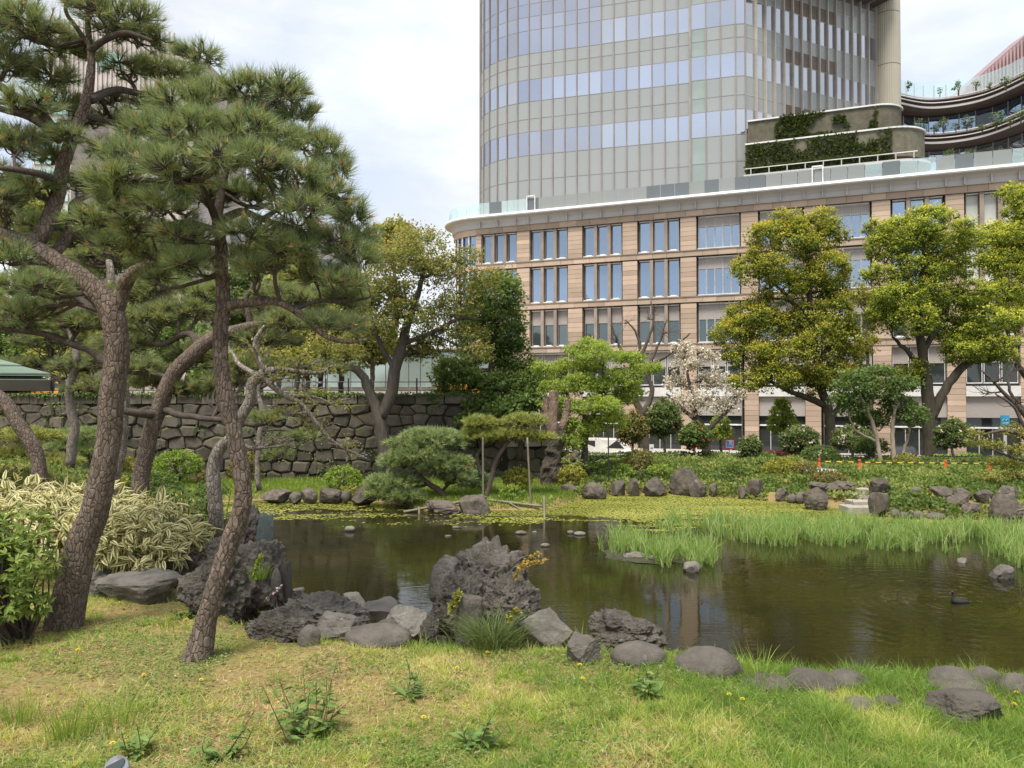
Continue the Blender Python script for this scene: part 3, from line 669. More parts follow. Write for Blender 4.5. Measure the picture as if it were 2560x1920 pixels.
# overhanging soffit at the right and the giant round column under it
eo = np.array((dr[1], -dr[0])); sof = [plan3[0]-eo*.3, plan3[n3]-eo*.3, plan3[n3]+eo*3.0, plan3[0]+eo*8]
for a_, z in ((0, 54.3),):
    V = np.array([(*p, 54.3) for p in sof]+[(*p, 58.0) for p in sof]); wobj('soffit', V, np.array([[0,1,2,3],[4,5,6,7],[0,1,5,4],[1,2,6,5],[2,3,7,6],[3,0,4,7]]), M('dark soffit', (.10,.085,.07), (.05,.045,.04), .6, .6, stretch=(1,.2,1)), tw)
    for k in range(6):
        t_ = (k+.5)/6; p0 = sof[0]*(1-t_)+sof[1]*t_; p1 = sof[3]*(1-t_)+sof[2]*t_; V, F = bar((*p0,54.2), (*p1,54.2), .25, .18); wobj('soffit_beam', V, F, m_mul, tw)
cp = at(2220, 300, 96.5); m_col = M('ribbed champagne metal', (.37,.335,.26), (.33,.30,.235), .4, .42, spec=.5)
cl = thing('round_column', 'giant ribbed champagne coloured column standing on the green terrace', 'column', (cp[0], cp[1], 33.5))
th = np.linspace(0, 2*np.pi, 144, endpoint=False); rr_ = 1.5+np.where((np.arange(144) % 4) == 0, -.045, 0)
for k in range(5):
    z0, z1 = 33.5+k*6.6, 33.5+(k+1)*6.6-.07
    V = np.concatenate([np.column_stack([cp[0]+rr_*np.cos(th), cp[1]+rr_*np.sin(th), np.full(144, z)]) for z in (z0, z1)]); q = np.arange(144); q2 = (q+1) % 144
    wobj('shell', V, np.stack([q, q2, 144+q2, 144+q], -1), m_col, cl)
V, F = tube([(cp[0],cp[1],33.5),(cp[0],cp[1],66)], 1.42, 32); wobj('core', V, F, m_dark, cl)
# ------------------------------------------------------------------ green planted terrace in two tiers in front of the column
def LEAFS(): pass
m_green = ROCK('planted wall mat', (.15,.135,.095), (.075,.07,.05), 1.6, (.10,.12,.045), .8, 0, 1.0, 6)
ter = thing('planted_terrace', 'two-tier terrace with planted green-brown walls below the round column', 'terrace', loc(s_of(1869), 7, 26))
def terr(name, s0, s1, y0, dep, z0, z1, mt, cap=True, rr=3.4):
    P = [(s0, y0+dep), (s0, y0)]+[(s1-rr+rr*math.sin(q), y0+rr-rr*math.cos(q)) for q in np.linspace(0, R(90), 12)]+[(s1, y0+dep)]
    P = np.array(P); n_ = len(P); W_ = [loc(p[0], p[1], z0) for p in P]+[loc(p[0], p[1], z1) for p in P]
    F = [[q, q+1, n_+q+1, n_+q] for q in range(n_-1)]+[[n_+q for q in range(n_)], [q for q in range(n_)][::-1]]
    o = wobj(name, W_, F, mt, ter)
    if cap:
        ps = [bar(loc(P[q][0], P[q][1], z1+.06), loc(P[q+1][0], P[q+1][1], z1+.06), .34, .16) for q in range(1, n_-2)]
        V, F = cat(ps); wobj('coping', V, F, m_lip, ter)
    return P
sL = s_of(1868); yb = 6.0
def s_at(u, y):                     # front coordinate of what is seen at u on a line y metres behind the front
    k = (u-1280)/FPX; X, Y_ = PX0[0]+E2[0]*y, PX0[1]+E2[1]*y; return (k*Y_-X)/(E1[0]-k*E1[1])
terr('terrace_wall', s_at(1866, 6.2), s_at(2328, 6.2), 6.2, 9, 29.6, 32.5, m_green)
terr('terrace_wall', s_at(1873, 7.6), s_at(2266, 7.6), 7.6, 9, 32.6, 35.5, m_green, rr=2.6)
terr('terrace_slab', s_at(1862, 5.2), s_at(2345, 5.2), 5.2, 9, 28.75, 29.0, m_metal, False)
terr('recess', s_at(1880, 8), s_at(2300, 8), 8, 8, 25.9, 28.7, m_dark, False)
for u in np.linspace(1880, 2290, 10):
    s = s_at(u, 5.3); V, F = bar(loc(s, 5.3, 29.0), loc(s, 5.3, 29.65), .09); wobj('rail_post', V, F, m_metal, ter)
V, F = bar(loc(s_at(1866,5.3), 5.3, 29.65), loc(s_at(2300,5.3), 5.3, 29.65), .08); wobj('rail', V, F, m_lip, ter)
m_cr = LEAF('creeper leaf', [(0, (.04,.06,.018)), (.6, (.075,.10,.03)), (1, (.13,.14,.05))])
n = 9000; s_ = np.concatenate([rng.uniform(s_at(1869,6.2), s_at(2328,6.2)-3.4, n//2), rng.uniform(s_at(1873,7.6)+3, s_at(2266,7.6)-2.6, n//2)]); hi = np.arange(n) >= n//2
zz = np.where(hi, rng.uniform(32.6, 35.6, n), np.where(rng.random(n) < .45, rng.uniform(29.3, 29.9, n), rng.uniform(29.6, 32.4, n)))
kp = (fbm(np.stack([s_*.5, zz*.5, hi*9.], -1), 3, 5) > .44) | (zz < 29.9); s_, zz, hi = s_[kp], zz[kp], hi[kp]; n = len(s_)
P = np.array([loc(a, 7.5 if h_ else (6.1 if z > 29.95 else 5.7), z) for a, z, h_ in zip(s_, zz, hi)]); D = sph(n)-E2*.6
V, F = leaves(P, D, sph(n)-E2, rng.uniform(.25,.5,n), .25); tag(wobj('creepers', V, F, m_cr, ter, rnd=rng.random(n)), kind='stuff')

# ------------------------------------------------------------------ curved galleries at the right, planted shrubs on them
gal = thing('curved_gallery', 'curved balcony floors with glass fronts and planters right of the round column', 'building', at(2450, 400, 103)*np.array((1,1,0))+np.array((0,0,25.9)))
gc = cr([(at(2190,300,101)[:2]), at(2255,300,104)[:2], at(2335,300,105.5)[:2], at(2450,300,103)[:2], at(2560,300,97)[:2], at(2680,300,89)[:2]], 40)
def gsweep(name, prof, mt, dup=gal):
    T = unit(np.gradient(gc, axis=0)); Nn = np.stack([T[:,1], -T[:,0]], -1); V = np.concatenate([np.column_stack([gc+Nn*o_, np.full(40, z)]) for o_, z in prof]); F = []
    k = len(prof)
    for r_ in range(k):
        for q in range(39): F.append([r_*40+q, ((r_+1)%k)*40+q, ((r_+1)%k)*40+q+1, r_*40+q+1])
    return wobj(name, V, np.array(F), mt, dup)
m_gal = M('brown gallery edge', (.17,.13,.11), None, .6, .6)
for zt in (46.3, 41.4):
    gsweep('slab_edge', [(-4,zt),(-.35,zt),(-.1,zt-.25),(-.5,zt-.3),(0,zt-.75),(-.4,zt-.8),(.1,zt-1.3),(-.9,zt-1.6),(-4,zt-1.6)], m_gal)
    gsweep('edge_rail', [(-.1,zt+.0),(.05,zt+.0),(.05,zt+.13),(-.1,zt+.13)], m_lip); gsweep('edge_rail', [(0,zt-.72),(.1,zt-.72),(.1,zt-.6),(0,zt-.6)], m_lip)
    gsweep('edge_rail', [(.05,zt-1.5),(.2,zt-1.5),(.2,zt-1.25),(.05,zt-1.25)], m_metal)
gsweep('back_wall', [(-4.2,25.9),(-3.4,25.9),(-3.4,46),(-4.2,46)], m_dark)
T = unit(np.gradient(gc, axis=0)); Nn = np.stack([T[:,1], -T[:,0]], -1)
for z0, z1, off in ((41.5,44.6,-2.6), (30.0,39.7,-2.6)):
    for q in range(0, 38, 2):
        a_ = gc[q]+Nn[q]*off; b_ = gc[q+2]+Nn[q+2]*off; V, F = bar((*(a_*.98+b_*.02), (z0+z1)/2), (*(a_*.02+b_*.98), (z0+z1)/2), .05, z1-z0-.1); wobj('pane', V, F, m_pblue if z0 > 40 else m_win, gal)
        V, F = bar((*a_, z0), (*a_, z1), .14); wobj('mullion', V, F, m_metal, gal)
for q in range(0, 38, 2):
    a_ = gc[q]+Nn[q]*-.6; b_ = gc[q+2]+Nn[q+2]*-.6; V, F = bar((*a_, 47.55), (*b_, 47.55), .03, 2.1); wobj('balustrade_pane', V, F, m_bal[0], gal)
    V, F = bar((*a_, 46.3), (*a_, 48.3), .09); wobj('balustrade_post', V, F, m_metal, gal)
# rust-pink louvred building far right
m_pink = M('dusty pink louvre', (.40,.27,.27), None, .5, .6)
lv = thing('louvred_building', 'dusty pink slatted building top seen behind the galleries', 'building', (*at(2500,300,150)[:2], 0))
pL, pR = at(2418, 225, 150), at(2640, 30, 150)
for q in range(26):
    t_ = q/25; p = pL*(1-t_)+pR*t_; V, F = bar((p[0], p[1]-.6, 40), (p[0], p[1]-.6, p[2]+.6), .35, 1.6); wobj('louvre', V, F, m_pink, lv)
V = np.array([(pL[0],pL[1],30),(pR[0],pR[1],30),(pR[0],pR[1]+14,30),(pL[0],pL[1]+14,30),(pL[0],pL[1],pL[2]),(pR[0],pR[1],pR[2]),(pR[0],pR[1]+14,pR[2]),(pL[0],pL[1]+14,pL[2])]); wobj('wall', V, BOXF, M('pink grey wall', (.30,.22,.23), None, .4, .7), lv)
for q in range(3):
    o_ = 2.5+q*2.6; V, F = bar((pL[0]+o_*2.4, pL[1]-1.5, pL[2]-o_*.9), (pR[0], pR[1]-1.5, pR[2]-o_*2.0), .3, .35); wobj('cross_bar', V, F, m_pink, lv)

# ------------------------------------------------------------------ towers far left, seen through the pines
m_beige = M('beige tower stone', (.50,.44,.41), (.45,.40,.37), .2, .7, var=.04)
m_gband = GLASS('green band glass', (.42,.66,.58), .08, .6)
bt = thing('office_tower', 'beige office tower with narrow windows seen through the left pine', 'tower', (*at(320,600,150)[:2], 0))
def ubox(u0, u1, v0, v1, Y, dep):
    a_ = at(u0, v0, Y); b_ = at(u1, v1, Y); return box(a_[0], b_[0], Y, Y+dep, b_[2], a_[2])
V, F = ubox(180, 478, 60, 1000, 150, 30); V[4:][V[4:,0] > V[4:,0].min()+1] -= np.array((0,0,4.5)); wobj('wall', V, F, m_beige, bt)
a_ = at(118, 50, 150); V, F = ubox(118, 182, 48, 1000, 151, 30); wobj('wall', V, F, m_beige, bt)
for k, u in enumerate(range(120, 440, 12)):
    V, F = ubox(u, u+2, 40+ (u-120)*.13, 250, 149.7, .5); wobj('fin', V, F, m_beige, bt)
for v in (150, 345, 470):
    for u in (235, 262, 300, 340, 380, 420):
        V, F = ubox(u, u+13, v, v+30, 149.8, .3); wobj('window', V, F, m_pdark, bt)
V, F = ubox(248, 300, 132, 165, 149.5, .6); wobj('green_bay', V, F, m_gband, bt)
gt = thing('office_tower', 'green glass banded tower at far left between the pine branches', 'tower', (*at(130,600,138)[:2], 0))
V, F = ubox(82, 172, 232, 1000, 138, 20); wobj('wall', V, F, m_beige, gt)
for k in range(12):
    v = 236+k*31; V, F = ubox(84, 170, v, v+19, 137.8, .3); wobj('glass_band', V, F, m_gband, gt)
    for u in range(84, 170, 14):
        V, F = ubox(u-.6, u+.6, v, v+19, 137.6, .2); wobj('mullion', V, F, m_white, gt)
gb = thing('grey_building', 'plain grey building behind the centre pine crown', 'building', (*at(700,700,140)[:2], 0))
V, F = ubox(560, 850, 560, 1000, 140, 20); wobj('wall', V, F, M('grey render', (.36,.35,.36), None, .3, .7), gb)
for v in range(580, 900, 34):
    for u in range(575, 840, 38): V, F = ubox(u, u+26, v, v+18, 139.85, .3); wobj('window', V, F, m_pdark, gb)
# pale glass pavilion building behind the railing
lb = thing('glass_building', 'low pale glass building behind the railing on the castle wall', 'building', (*at(950,900,78)[:2], 4.7))
V, F = ubox(700, 1230, 872, 1000, 78.3, 8); wobj('wall', V, F, m_metal, lb)
mpg = GLASS('pale green glazing', (.36,.44,.42), .12, .5)
for u in range(704, 1226, 29):
    V, F = ubox(u, u+27, 882, 968, 78.1, .1); wobj('pane', V, F, mpg, lb)
V, F = ubox(696, 1234, 862, 873, 77.6, 9); wobj('roof_edge', V, F, m_lip, lb)

# ------------------------------------------------------------------ foliage builders
B_pine = BARK('pine bark', (.185,.145,.116), (.095,.073,.058), 38, .45)
B_pale = BARK('pale twisted bark', (.30,.265,.225), (.15,.125,.105), 34, .4)
B_dark = M('dark branch bark', (.105,.083,.066), (.055,.043,.035), 14, .9, .8, 60)
B_grey = M('grey tree bark', (.095,.08,.065), (.045,.038,.030), 6, .9, .9, 18, stretch=(1,1,.25))
B_tan = M('pale tan bark', (.34,.28,.21), (.22,.18,.135), 6, .9, .6, 18, stretch=(1,1,.25))
B_moss = M('mossy dark bark', (.07,.056,.040), (.032,.029,.020), 5, .95, .9, 16, stretch=(1,1,.3))
NEED = LEAF('pine needles', [(0, (.105,.15,.066)), (.5, (.20,.26,.12)), (.85, (.30,.35,.17)), (1, (.42,.40,.21))], 0.35, .45, .35)
NEED2 = LEAF('distant pine needles', [(0, (.125,.16,.075)), (.5, (.225,.27,.13)), (1, (.36,.38,.18))], 0.4)
NEED3 = LEAF('yellowish pine needles', [(0, (.15,.18,.055)), (.5, (.30,.33,.10)), (1, (.46,.45,.16))], 0.4)
NEED4 = LEAF('garden pine needles', [(0, (.14,.20,.09)), (.5, (.26,.33,.155)), (1, (.42,.46,.22))], .4)
BUD = M('orange pine buds', (.46,.24,.085), (.36,.17,.06), 30, .7)
def worley(a, b_, s):
    i0, j0 = np.floor(a), np.floor(b_); d1 = np.full(a.shape, 9.); d2 = d1.copy()
    for di in (-1,0,1):
        for dj in (-1,0,1):
            i_, j_ = i0+di, j0+dj; px_ = i_+.15+.7*_h(i_, j_, i_*0, s); py_ = j_+.15+.7*_h(i_, j_, i_*0, s+9)
            d = np.hypot(a-px_, b_-py_); d2 = np.where(d < d1, d1, np.minimum(d2, d)); d1 = np.minimum(d1, d)
    return d2-d1
def limb(C, r, n, wob=0, seed=1):
    P = cr(C, n)
    if wob: P = P+(np.stack([fbm(P*3+q*19.7, 3, seed+q) for q in range(3)], -1)-.5)*wob*2
    rr_ = np.interp(np.linspace(0, 1, n), np.linspace(0, 1, len(r)), r)
    return P, rr_
def barktube(P, rr_, seg=56, cell=.030, depth=.0055, seed=1):
    n = len(P); ln = np.r_[0, np.cumsum(np.linalg.norm(np.diff(P, axis=0), axis=1))]
    th = np.arange(seg)/seg; ncir = max(5, round(2*np.pi*rr_.mean()/cell)); A_, L_ = np.meshgrid(th*ncir, ln/(cell*2.1), indexing='xy')
    wv = (fbm(np.stack([np.cos(th*6.283)[None]*2+0*L_, np.sin(th*6.283)[None]*2+0*L_, L_*.5], -1), 3, seed)-.5)*1.2
    A2 = (A_+wv) ; w_ = worley(np.where(A2 < 0, A2+ncir, A2) % ncir, L_+wv, seed)
    d = sm(.0, .30, w_)*depth*(.5+.9*fbm(np.stack([np.cos(th*6.283)[None]*2+0*L_, np.sin(th*6.283)[None]*2+0*L_, L_*.6], -1), 2, seed+2)) - depth*.6 + (fbm(np.stack([np.cos(th*6.283)[None]*6+0*L_, np.sin(th*6.283)[None]*6+0*L_, L_*2.2], -1), 3, seed+4)-.5)*depth*1.2
    d = d+(fbm(np.stack([np.cos(th*6.283)[None]*1.3+0*L_, np.sin(th*6.283)[None]*1.3+0*L_, L_*.25], -1), 3, seed+8)-.5)*rr_[:,None]*.22
    return tube(P, rr_, seg, d)
def needles(P, D, K, ln, w, spread=.75):
    n = len(P); P2 = np.repeat(P, K, 0); D2 = np.repeat(D, K, 0)
    d = unit(D2+sph(n*K)*spread*rng.uniform(.5,1.25,(n*K,1))); l_ = np.repeat(np.broadcast_to(ln, n), K)*rng.uniform(.7,1.1,n*K)
    s = unit(np.cross(d, sph(n*K)))*w/2; b0 = P2-D2*rng.uniform(0,.5,(n*K,1))*ln*.6
    V = np.stack([b0-s, b0+s, b0+d*l_[:,None]-np.array((0,0,.10))*l_[:,None]], 1).reshape(-1,3)
    return V, np.arange(n*K*3).reshape(-1,3)
def nearest(LP, p, low=True):
    d = np.linalg.norm(LP[:,:3]-p, axis=1) + (np.maximum(LP[:,2]-p[2], 0)*1.5 if low else 0); return int(np.argmin(d))
def pine(name, label, group, Y, limbs, pads, bark=B_pine, need=NEED, K=26, nl=.11, nw=.003, dens=1.0, near=True, budp=.12, base=None, twig=.004):
    base = base if base is not None else ad(limbs[0][0][0][0], limbs[0][0][0][1], Y)
    tr = thing(name, label, 'tree', base, group); LP = []; parts = []
    for li, (C, r) in enumerate(limbs):
        C3 = [ad(c[0], c[1], Y+(c[2] if len(c) > 2 else 0)) for c in C]; r = [pm(q, Y) for q in r]
        n = 150 if (li == 0 and near) else 26
        P, rr_ = limb(C3, r, n, .02 if near else .05, li+3)
        if near and li < 2 and max(r) > .045: V, F = barktube(P, rr_, 60 if li == 0 else 36, seed=li+2)
        else: V, F = tube(P, rr_, 10)
        wobj('trunk' if li == 0 else 'branch', V, F, bark if li == 0 or max(r) > pm(12, Y) else B_dark, tr, smooth=True)
        LP.append(np.column_stack([P, rr_]))
    LP = np.concatenate(LP); tw_ = []; TP, TD = [], []
    for pd in pads:
        x, y, rx, ry = pd[:4]; dY = pd[4] if len(pd) > 4 else 0
        c = ad(x, y, Y+dY); a = pm(rx, Y)*1.12; b_ = pm(ry, Y)*1.12; dp = min(a, .9*a)
        q = nearest(LP, c); p0 = LP[q,:3]; r0 = min(LP[q,3]*.7, max(twig*3.5, .10*a))
        low = c-np.array((0,0,b_*.35)); md = (p0+low)/2+rng.normal(0,.10,3)*np.linalg.norm(low-p0)
        BP, br = limb([p0, md, low], [r0, r0*.75, r0*.45], 12, .10*a, rng.integers(99))
        tw_.append(tube(BP, br, 6))
        nt_ = int(np.clip(dens*36*(a*b_)/(nl*nl), 10, 320))
        e = sph(nt_); e[:,2] = np.abs(e[:,2])*rng.choice([1,1,1,1,-.55],nt_); rad = rng.random(nt_)**.35
        tp = c+e*rad[:,None]*np.array((a, dp, b_))
        nb = max(3, nt_//9); bi = rng.integers(4, 12, nb); hub = c+sph(nb)*np.array((a,dp,b_*.5))*.62*rng.random((nb,1))**.4
        for h_, q in zip(hub, bi):
            P, rr_ = limb([BP[q], (BP[q]+h_)/2+rng.normal(0,.06,3)*a*2, h_], [br[q]*.75, br[q]*.55, twig*1.6], 7, .10*a, rng.integers(99)); tw_.append(tube(P, rr_, 5))
        di = np.linalg.norm(hub[None]-tp[:,None], axis=2).argmin(1)
        for q in range(nt_):
            h_ = hub[di[q]]
            if Y > 20 and q % 5:
                TP.append(tp[q]); TD.append(unit(unit(tp[q]-h_)*.6+np.array((0,0,.55))+e[q]*.35)); continue
            P = np.array([h_, (h_+tp[q])/2+rng.normal(0,.10,3)*np.linalg.norm(tp[q]-h_)-np.array((0,0,.04))*a, tp[q]])
            tw_.append(tube(P, [twig*1.5, twig*1.15, twig*.8], 3, cap=False))
            dd = unit(P[2]-P[1])*.6+np.array((0,0,.55))+e[q]*.35
            TP.append(tp[q]); TD.append(unit(dd))
            if rng.random() < .75: TP.append(P[1]*.35+P[2]*.65+rng.normal(0,.02,3)*a); TD.append(unit(dd+rng.normal(0,.5,3)))
    TP = np.array(TP); TD = np.array(TD)
    V, F = cat(tw_); tag(wobj('twigs', V, F, B_dark, tr), kind='stuff')
    V, F = needles(TP, TD, K, nl, nw); col = np.clip(np.repeat(rng.normal(.5,.2,len(TP)), K)+rng.normal(0,.14,len(F)), 0, 1)
    wobj('crown', V, F, need, tr, rnd=col)
    if budp:
        k = rng.random(len(TP)) < budp; ps = []
        for p, d in zip(TP[k], TD[k]):
            for _ in range(rng.integers(2, 5)):
                d2 = unit(d+rng.normal(0,.45,3)); ps.append(tube([p, p+d2*nl*rng.uniform(.22,.36)], [nl*.045, nl*.012], 3, cap=False))
        V, F = cat(ps); tag(wobj('buds', V, F, BUD, tr), kind='stuff')
    return tr
def foliage(blobs, rc, nleaf, ls, cdens, up=.35, asp=.6, tone=.35, hollow=.72, base_tone=.45, keep=1.0, droop=.15, sat=0):
    """leaf clumps over the outside of ellipsoids: V, F, tone"""
    Cs, Rr, Td = [], [], []
    if sat:
        ex = []
        for (c, a, d, b_) in blobs:
            for _ in range(sat):
                e = sph(1)[0]; e[2] = e[2]*.6+.25; s_ = rng.uniform(.28,.55); ex.append((c+e*np.array((a,d,b_))*rng.uniform(.85,1.15), a*s_, d*s_, b_*s_))
        blobs = list(blobs)+ex
    for (c, a, d, b_) in blobs:
        n = max(5, int(cdens*(a*b_+a*d+b_*d)*4.2)); e = sph(n); e = e[(e[:,2] > -.55) | (rng.random(n) < .4)]; n = len(e)
        Cs.append(c+e*np.array((a,d,b_))*rng.uniform(hollow,1.0,(n,1))); Rr.append(rc*rng.uniform(.45,1.55,n)); Td.append(e[:,2])
    C = np.concatenate(Cs); rr_ = np.concatenate(Rr); td = np.concatenate(Td)
    if keep < 1: k = rng.random(len(C)) < keep; C, rr_, td = C[k], rr_[k], td[k]
    n = len(C); e = sph(n*nleaf); C2 = np.repeat(C, nleaf, 0); r2 = np.repeat(rr_, nleaf)
    P = C2+e*(r2*rng.random(n*nleaf)**.4)[:,None]*np.array((1,1,.75))
    D = e+sph(n*nleaf)*.8-np.array((0,0,droop)); N = e+np.array((0,0,up))+sph(n*nleaf)*.6
    l_ = ls*rng.uniform(.65,1.25,n*nleaf); V, F = leaves(P-unit(D)*l_[:,None]*.4, D, N, l_, l_*asp)
    tn = base_tone+tone*e[:,2]*.7+np.repeat(rng.normal(0,.10,n), nleaf)+rng.normal(0,.09,n*nleaf)+.10*np.repeat(td,nleaf)  # clump tops coloured lighter, undersides darker: young flush plus painted light and shade
    return V, F, np.clip(tn, 0, 1)
def leaftree(name, label, group, Y, limbs, blobs, lm, rc=.5, nleaf=22, ls=.22, cdens=1.6, bark=B_grey, base=None, twigs=6, depth=.9, cat_='tree', flowers=None, **kw):
    """limbs and blobs in view pixels at distance Y"""
    base = base if base is not None else ad(limbs[0][0][0][0], limbs[0][0][0][1], Y)
    tr = thing(name, label, cat_, base, group); LP = []
    for li, (C, r) in enumerate(limbs):
        C3 = [ad(c[0], c[1], Y+(c[2] if len(c) > 2 else 0)) for c in C]; P, rr_ = limb(C3, [pm(q, Y) for q in r], 22, pm(3, Y), li+5)
        if li == 0: P[0,2] -= .25
        V, F = tube(P, rr_, 12); wobj('trunk' if li == 0 else 'branch', V, F, bark, tr, smooth=True); LP.append(np.column_stack([P, rr_]))
    LP = np.concatenate(LP); tw_ = []; BB = []
    for bl in blobs:
        x, y, rx, ry = bl[:4]; dY = bl[4] if len(bl) > 4 else rng.normal(0, pm(rx, Y)*.45)
        c = ad(x, y, Y+dY); a = pm(rx, Y); b_ = pm(ry, Y); BB.append((c, a, a*depth, b_))
        q = nearest(LP, c); p0 = LP[q,:3]; r0 = LP[q,3]*.55
        P, rr_ = limb([p0, (p0+c)/2+rng.normal(0,.08,3)*np.linalg.norm(c-p0), c], [r0, r0*.7, r0*.35], 8, a*.12, rng.integers(99)); tw_.append(tube(P, rr_, 6))
        for _ in range(twigs):
            e = sph(1)[0]*np.array((a, a*depth, b_))*.95; e[2] = abs(e[2])*.9 if rng.random() < .75 else e[2]; k = rng.integers(3, 8)
            Q, r2 = limb([P[k], (P[k]+c+e)/2+rng.normal(0,.12,3)*a, c+e], [rr_[k]*.6, rr_[k]*.4, max(rr_[k]*.15,.006)], 6, a*.10, rng.integers(99)); tw_.append(tube(Q, r2, 4, cap=False))
    if tw_: V, F = cat(tw_); tag(wobj('twigs', V, F, bark, tr), kind='stuff')
    if lm is not None:
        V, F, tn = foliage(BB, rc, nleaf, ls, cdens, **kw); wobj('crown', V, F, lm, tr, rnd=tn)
    if flowers:
        fm, fn, fs = flowers; ps = []; tt = []
        bi = rng.integers(0, len(BB), fn); e = sph(fn); e[:,1] = -np.abs(e[:,1])
        P = np.array([BB[q][0]+e[k]*np.array(BB[q][1:])*rng.uniform(.9,1.05) for k, q in enumerate(bi)])
        for k in range(3):
            V, F = leaves(P, sph(fn), np.array((0,-1,.3))+sph(fn)*.5, fs, fs*.9); ps.append((V, F))
        V, F = cat(ps); tag(wobj('blossoms', V, F, fm, tr, rnd=rng.random(len(F))), kind='stuff')
    return tr
def shrub(name, label, group, x, y, rx, ry, Y, lm, ls=.115, nleaf=10, cdens=20, rc=.13, square=0, flowers=None, **kw):
    c = ad(x, y, Y); a = pm(rx, Y); b_ = pm(ry, Y); gz = c[2]-b_
    sh = thing(name, label, 'shrub', (c[0], c[1], gz), group)
    ps = []
    for _ in range(7):
        e = sph(1)[0]*np.array((a,a,b_))*.7; e[2] = abs(e[2]); P, r2 = limb([(c[0]+rng.normal(0,.04), c[1], gz-.3), c-np.array((0,0,b_*.4))+e*.3, c+e], [.05*a+.01, .03*a+.008, .006], 7, .05); ps.append(tube(P, r2, 5))
    V, F = cat(ps); wobj('stems', V, F, B_dark, sh)
    kw.setdefault('hollow', .90)
    B_ = [(c, a*.93, a*.9, b_*.93), (c, a*.75, a*.7, b_*.75)]
    V, F, tn = foliage(B_, rc, nleaf, ls, cdens, **kw)
    if square: V[:,0] = c[0]+np.sign(V[:,0]-c[0])*np.abs((V[:,0]-c[0])/a)**.75*a; V[:,2] = c[2]+np.sign(V[:,2]-c[2])*np.abs((V[:,2]-c[2])/b_)**.7*b_
    V[:,2] = np.maximum(V[:,2], gz-.25)
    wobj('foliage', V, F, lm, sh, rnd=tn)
    if flowers:
        fm, fn, fs = flowers; e = sph(fn); e[:,1] = -np.abs(e[:,1]); P = c+e*np.array((a,a,b_))*.98
        V, F = cat([leaves(P, sph(fn), np.array((0,-1,.3))+sph(fn)*.5, fs, fs*.9) for _ in range(3)]); tag(wobj('blossoms', V, F, fm, sh, rnd=rng.random(len(F))), kind='stuff')
    return sh
# leaf surfaces
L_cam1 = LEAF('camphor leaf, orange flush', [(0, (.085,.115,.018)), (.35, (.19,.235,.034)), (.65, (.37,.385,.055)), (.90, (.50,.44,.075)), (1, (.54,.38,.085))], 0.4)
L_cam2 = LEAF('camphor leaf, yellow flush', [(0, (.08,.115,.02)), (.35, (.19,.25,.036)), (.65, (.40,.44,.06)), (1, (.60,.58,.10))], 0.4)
L_dark = LEAF('glossy evergreen leaf', [(0, (.055,.085,.026)), (.5, (.11,.155,.048)), (1, (.21,.25,.085))], .35, .6, .2)
L_mid = LEAF('mid green leaf', [(0, (0.0508,0.087,0.0232)), (.5, (0.102,0.16,0.0406)), (1, (0.203,0.261,0.0725))], 0.38)
L_olive = LEAF('olive young leaf', [(0, (.13,.15,.04)), (.5, (.25,.27,.08)), (1, (.40,.39,.14))], 0.45)
L_rust = LEAF('rust and olive young leaf', [(0, (.13,.155,.045)), (.5, (.25,.27,.085)), (.85, (.36,.32,.10)), (1, (.45,.29,.09))], 0.45)
L_yel = LEAF('yellow-green young leaf', [(0, (0.132,0.144,0.03)), (.5, (0.264,0.264,0.06)), (1, (0.408,0.384,0.12))], 0.45)
L_maple = LEAF('bright maple leaf', [(0, (.16,.22,.04)), (.5, (.29,.38,.075)), (1, (.45,.51,.14))], 0.5)
L_azal = LEAF('clipped azalea leaf', [(0, (.10,.165,.028)), (.5, (.20,.29,.045)), (1, (.34,.42,.09))], 0.38)
L_ball = LEAF('yellow clipped leaf', [(0, (0.121,0.135,0.0243)), (.5, (0.257,0.257,0.0405)), (1, (0.419,0.365,0.0675))], 0.35)
L_brown = LEAF('bronze clipped leaf', [(0, (0.0945,0.0878,0.0338)), (.5, (0.176,0.162,0.0473)), (1, (0.297,0.23,0.081))], 0.3)
L_cream = LEAF('cream blossom', [(0, (.42,.36,.26)), (.5, (.60,.54,.42)), (1, (.74,.69,.58))], .3, tint=(1,1,1))
L_red = LEAF('red camellia blossom', [(0, (.35,.05,.05)), (1, (.55,.14,.11))], .2, tint=(1,.8,.8))
L_pinkf = LEAF('pale pink blossom', [(0, (.62,.42,.40)), (1, (.75,.62,.60))], .2, tint=(1,1,1))
L_blue = LEAF('bluish juniper leaf', [(0, (0.056,0.104,0.0512)), (.5, (0.12,0.192,0.088)), (1, (0.208,0.288,0.128))], 0.3)
L_redh = LEAF('dark red hedge leaf', [(0, (.09,.02,.02)), (1, (.20,.05,.045))], .2)

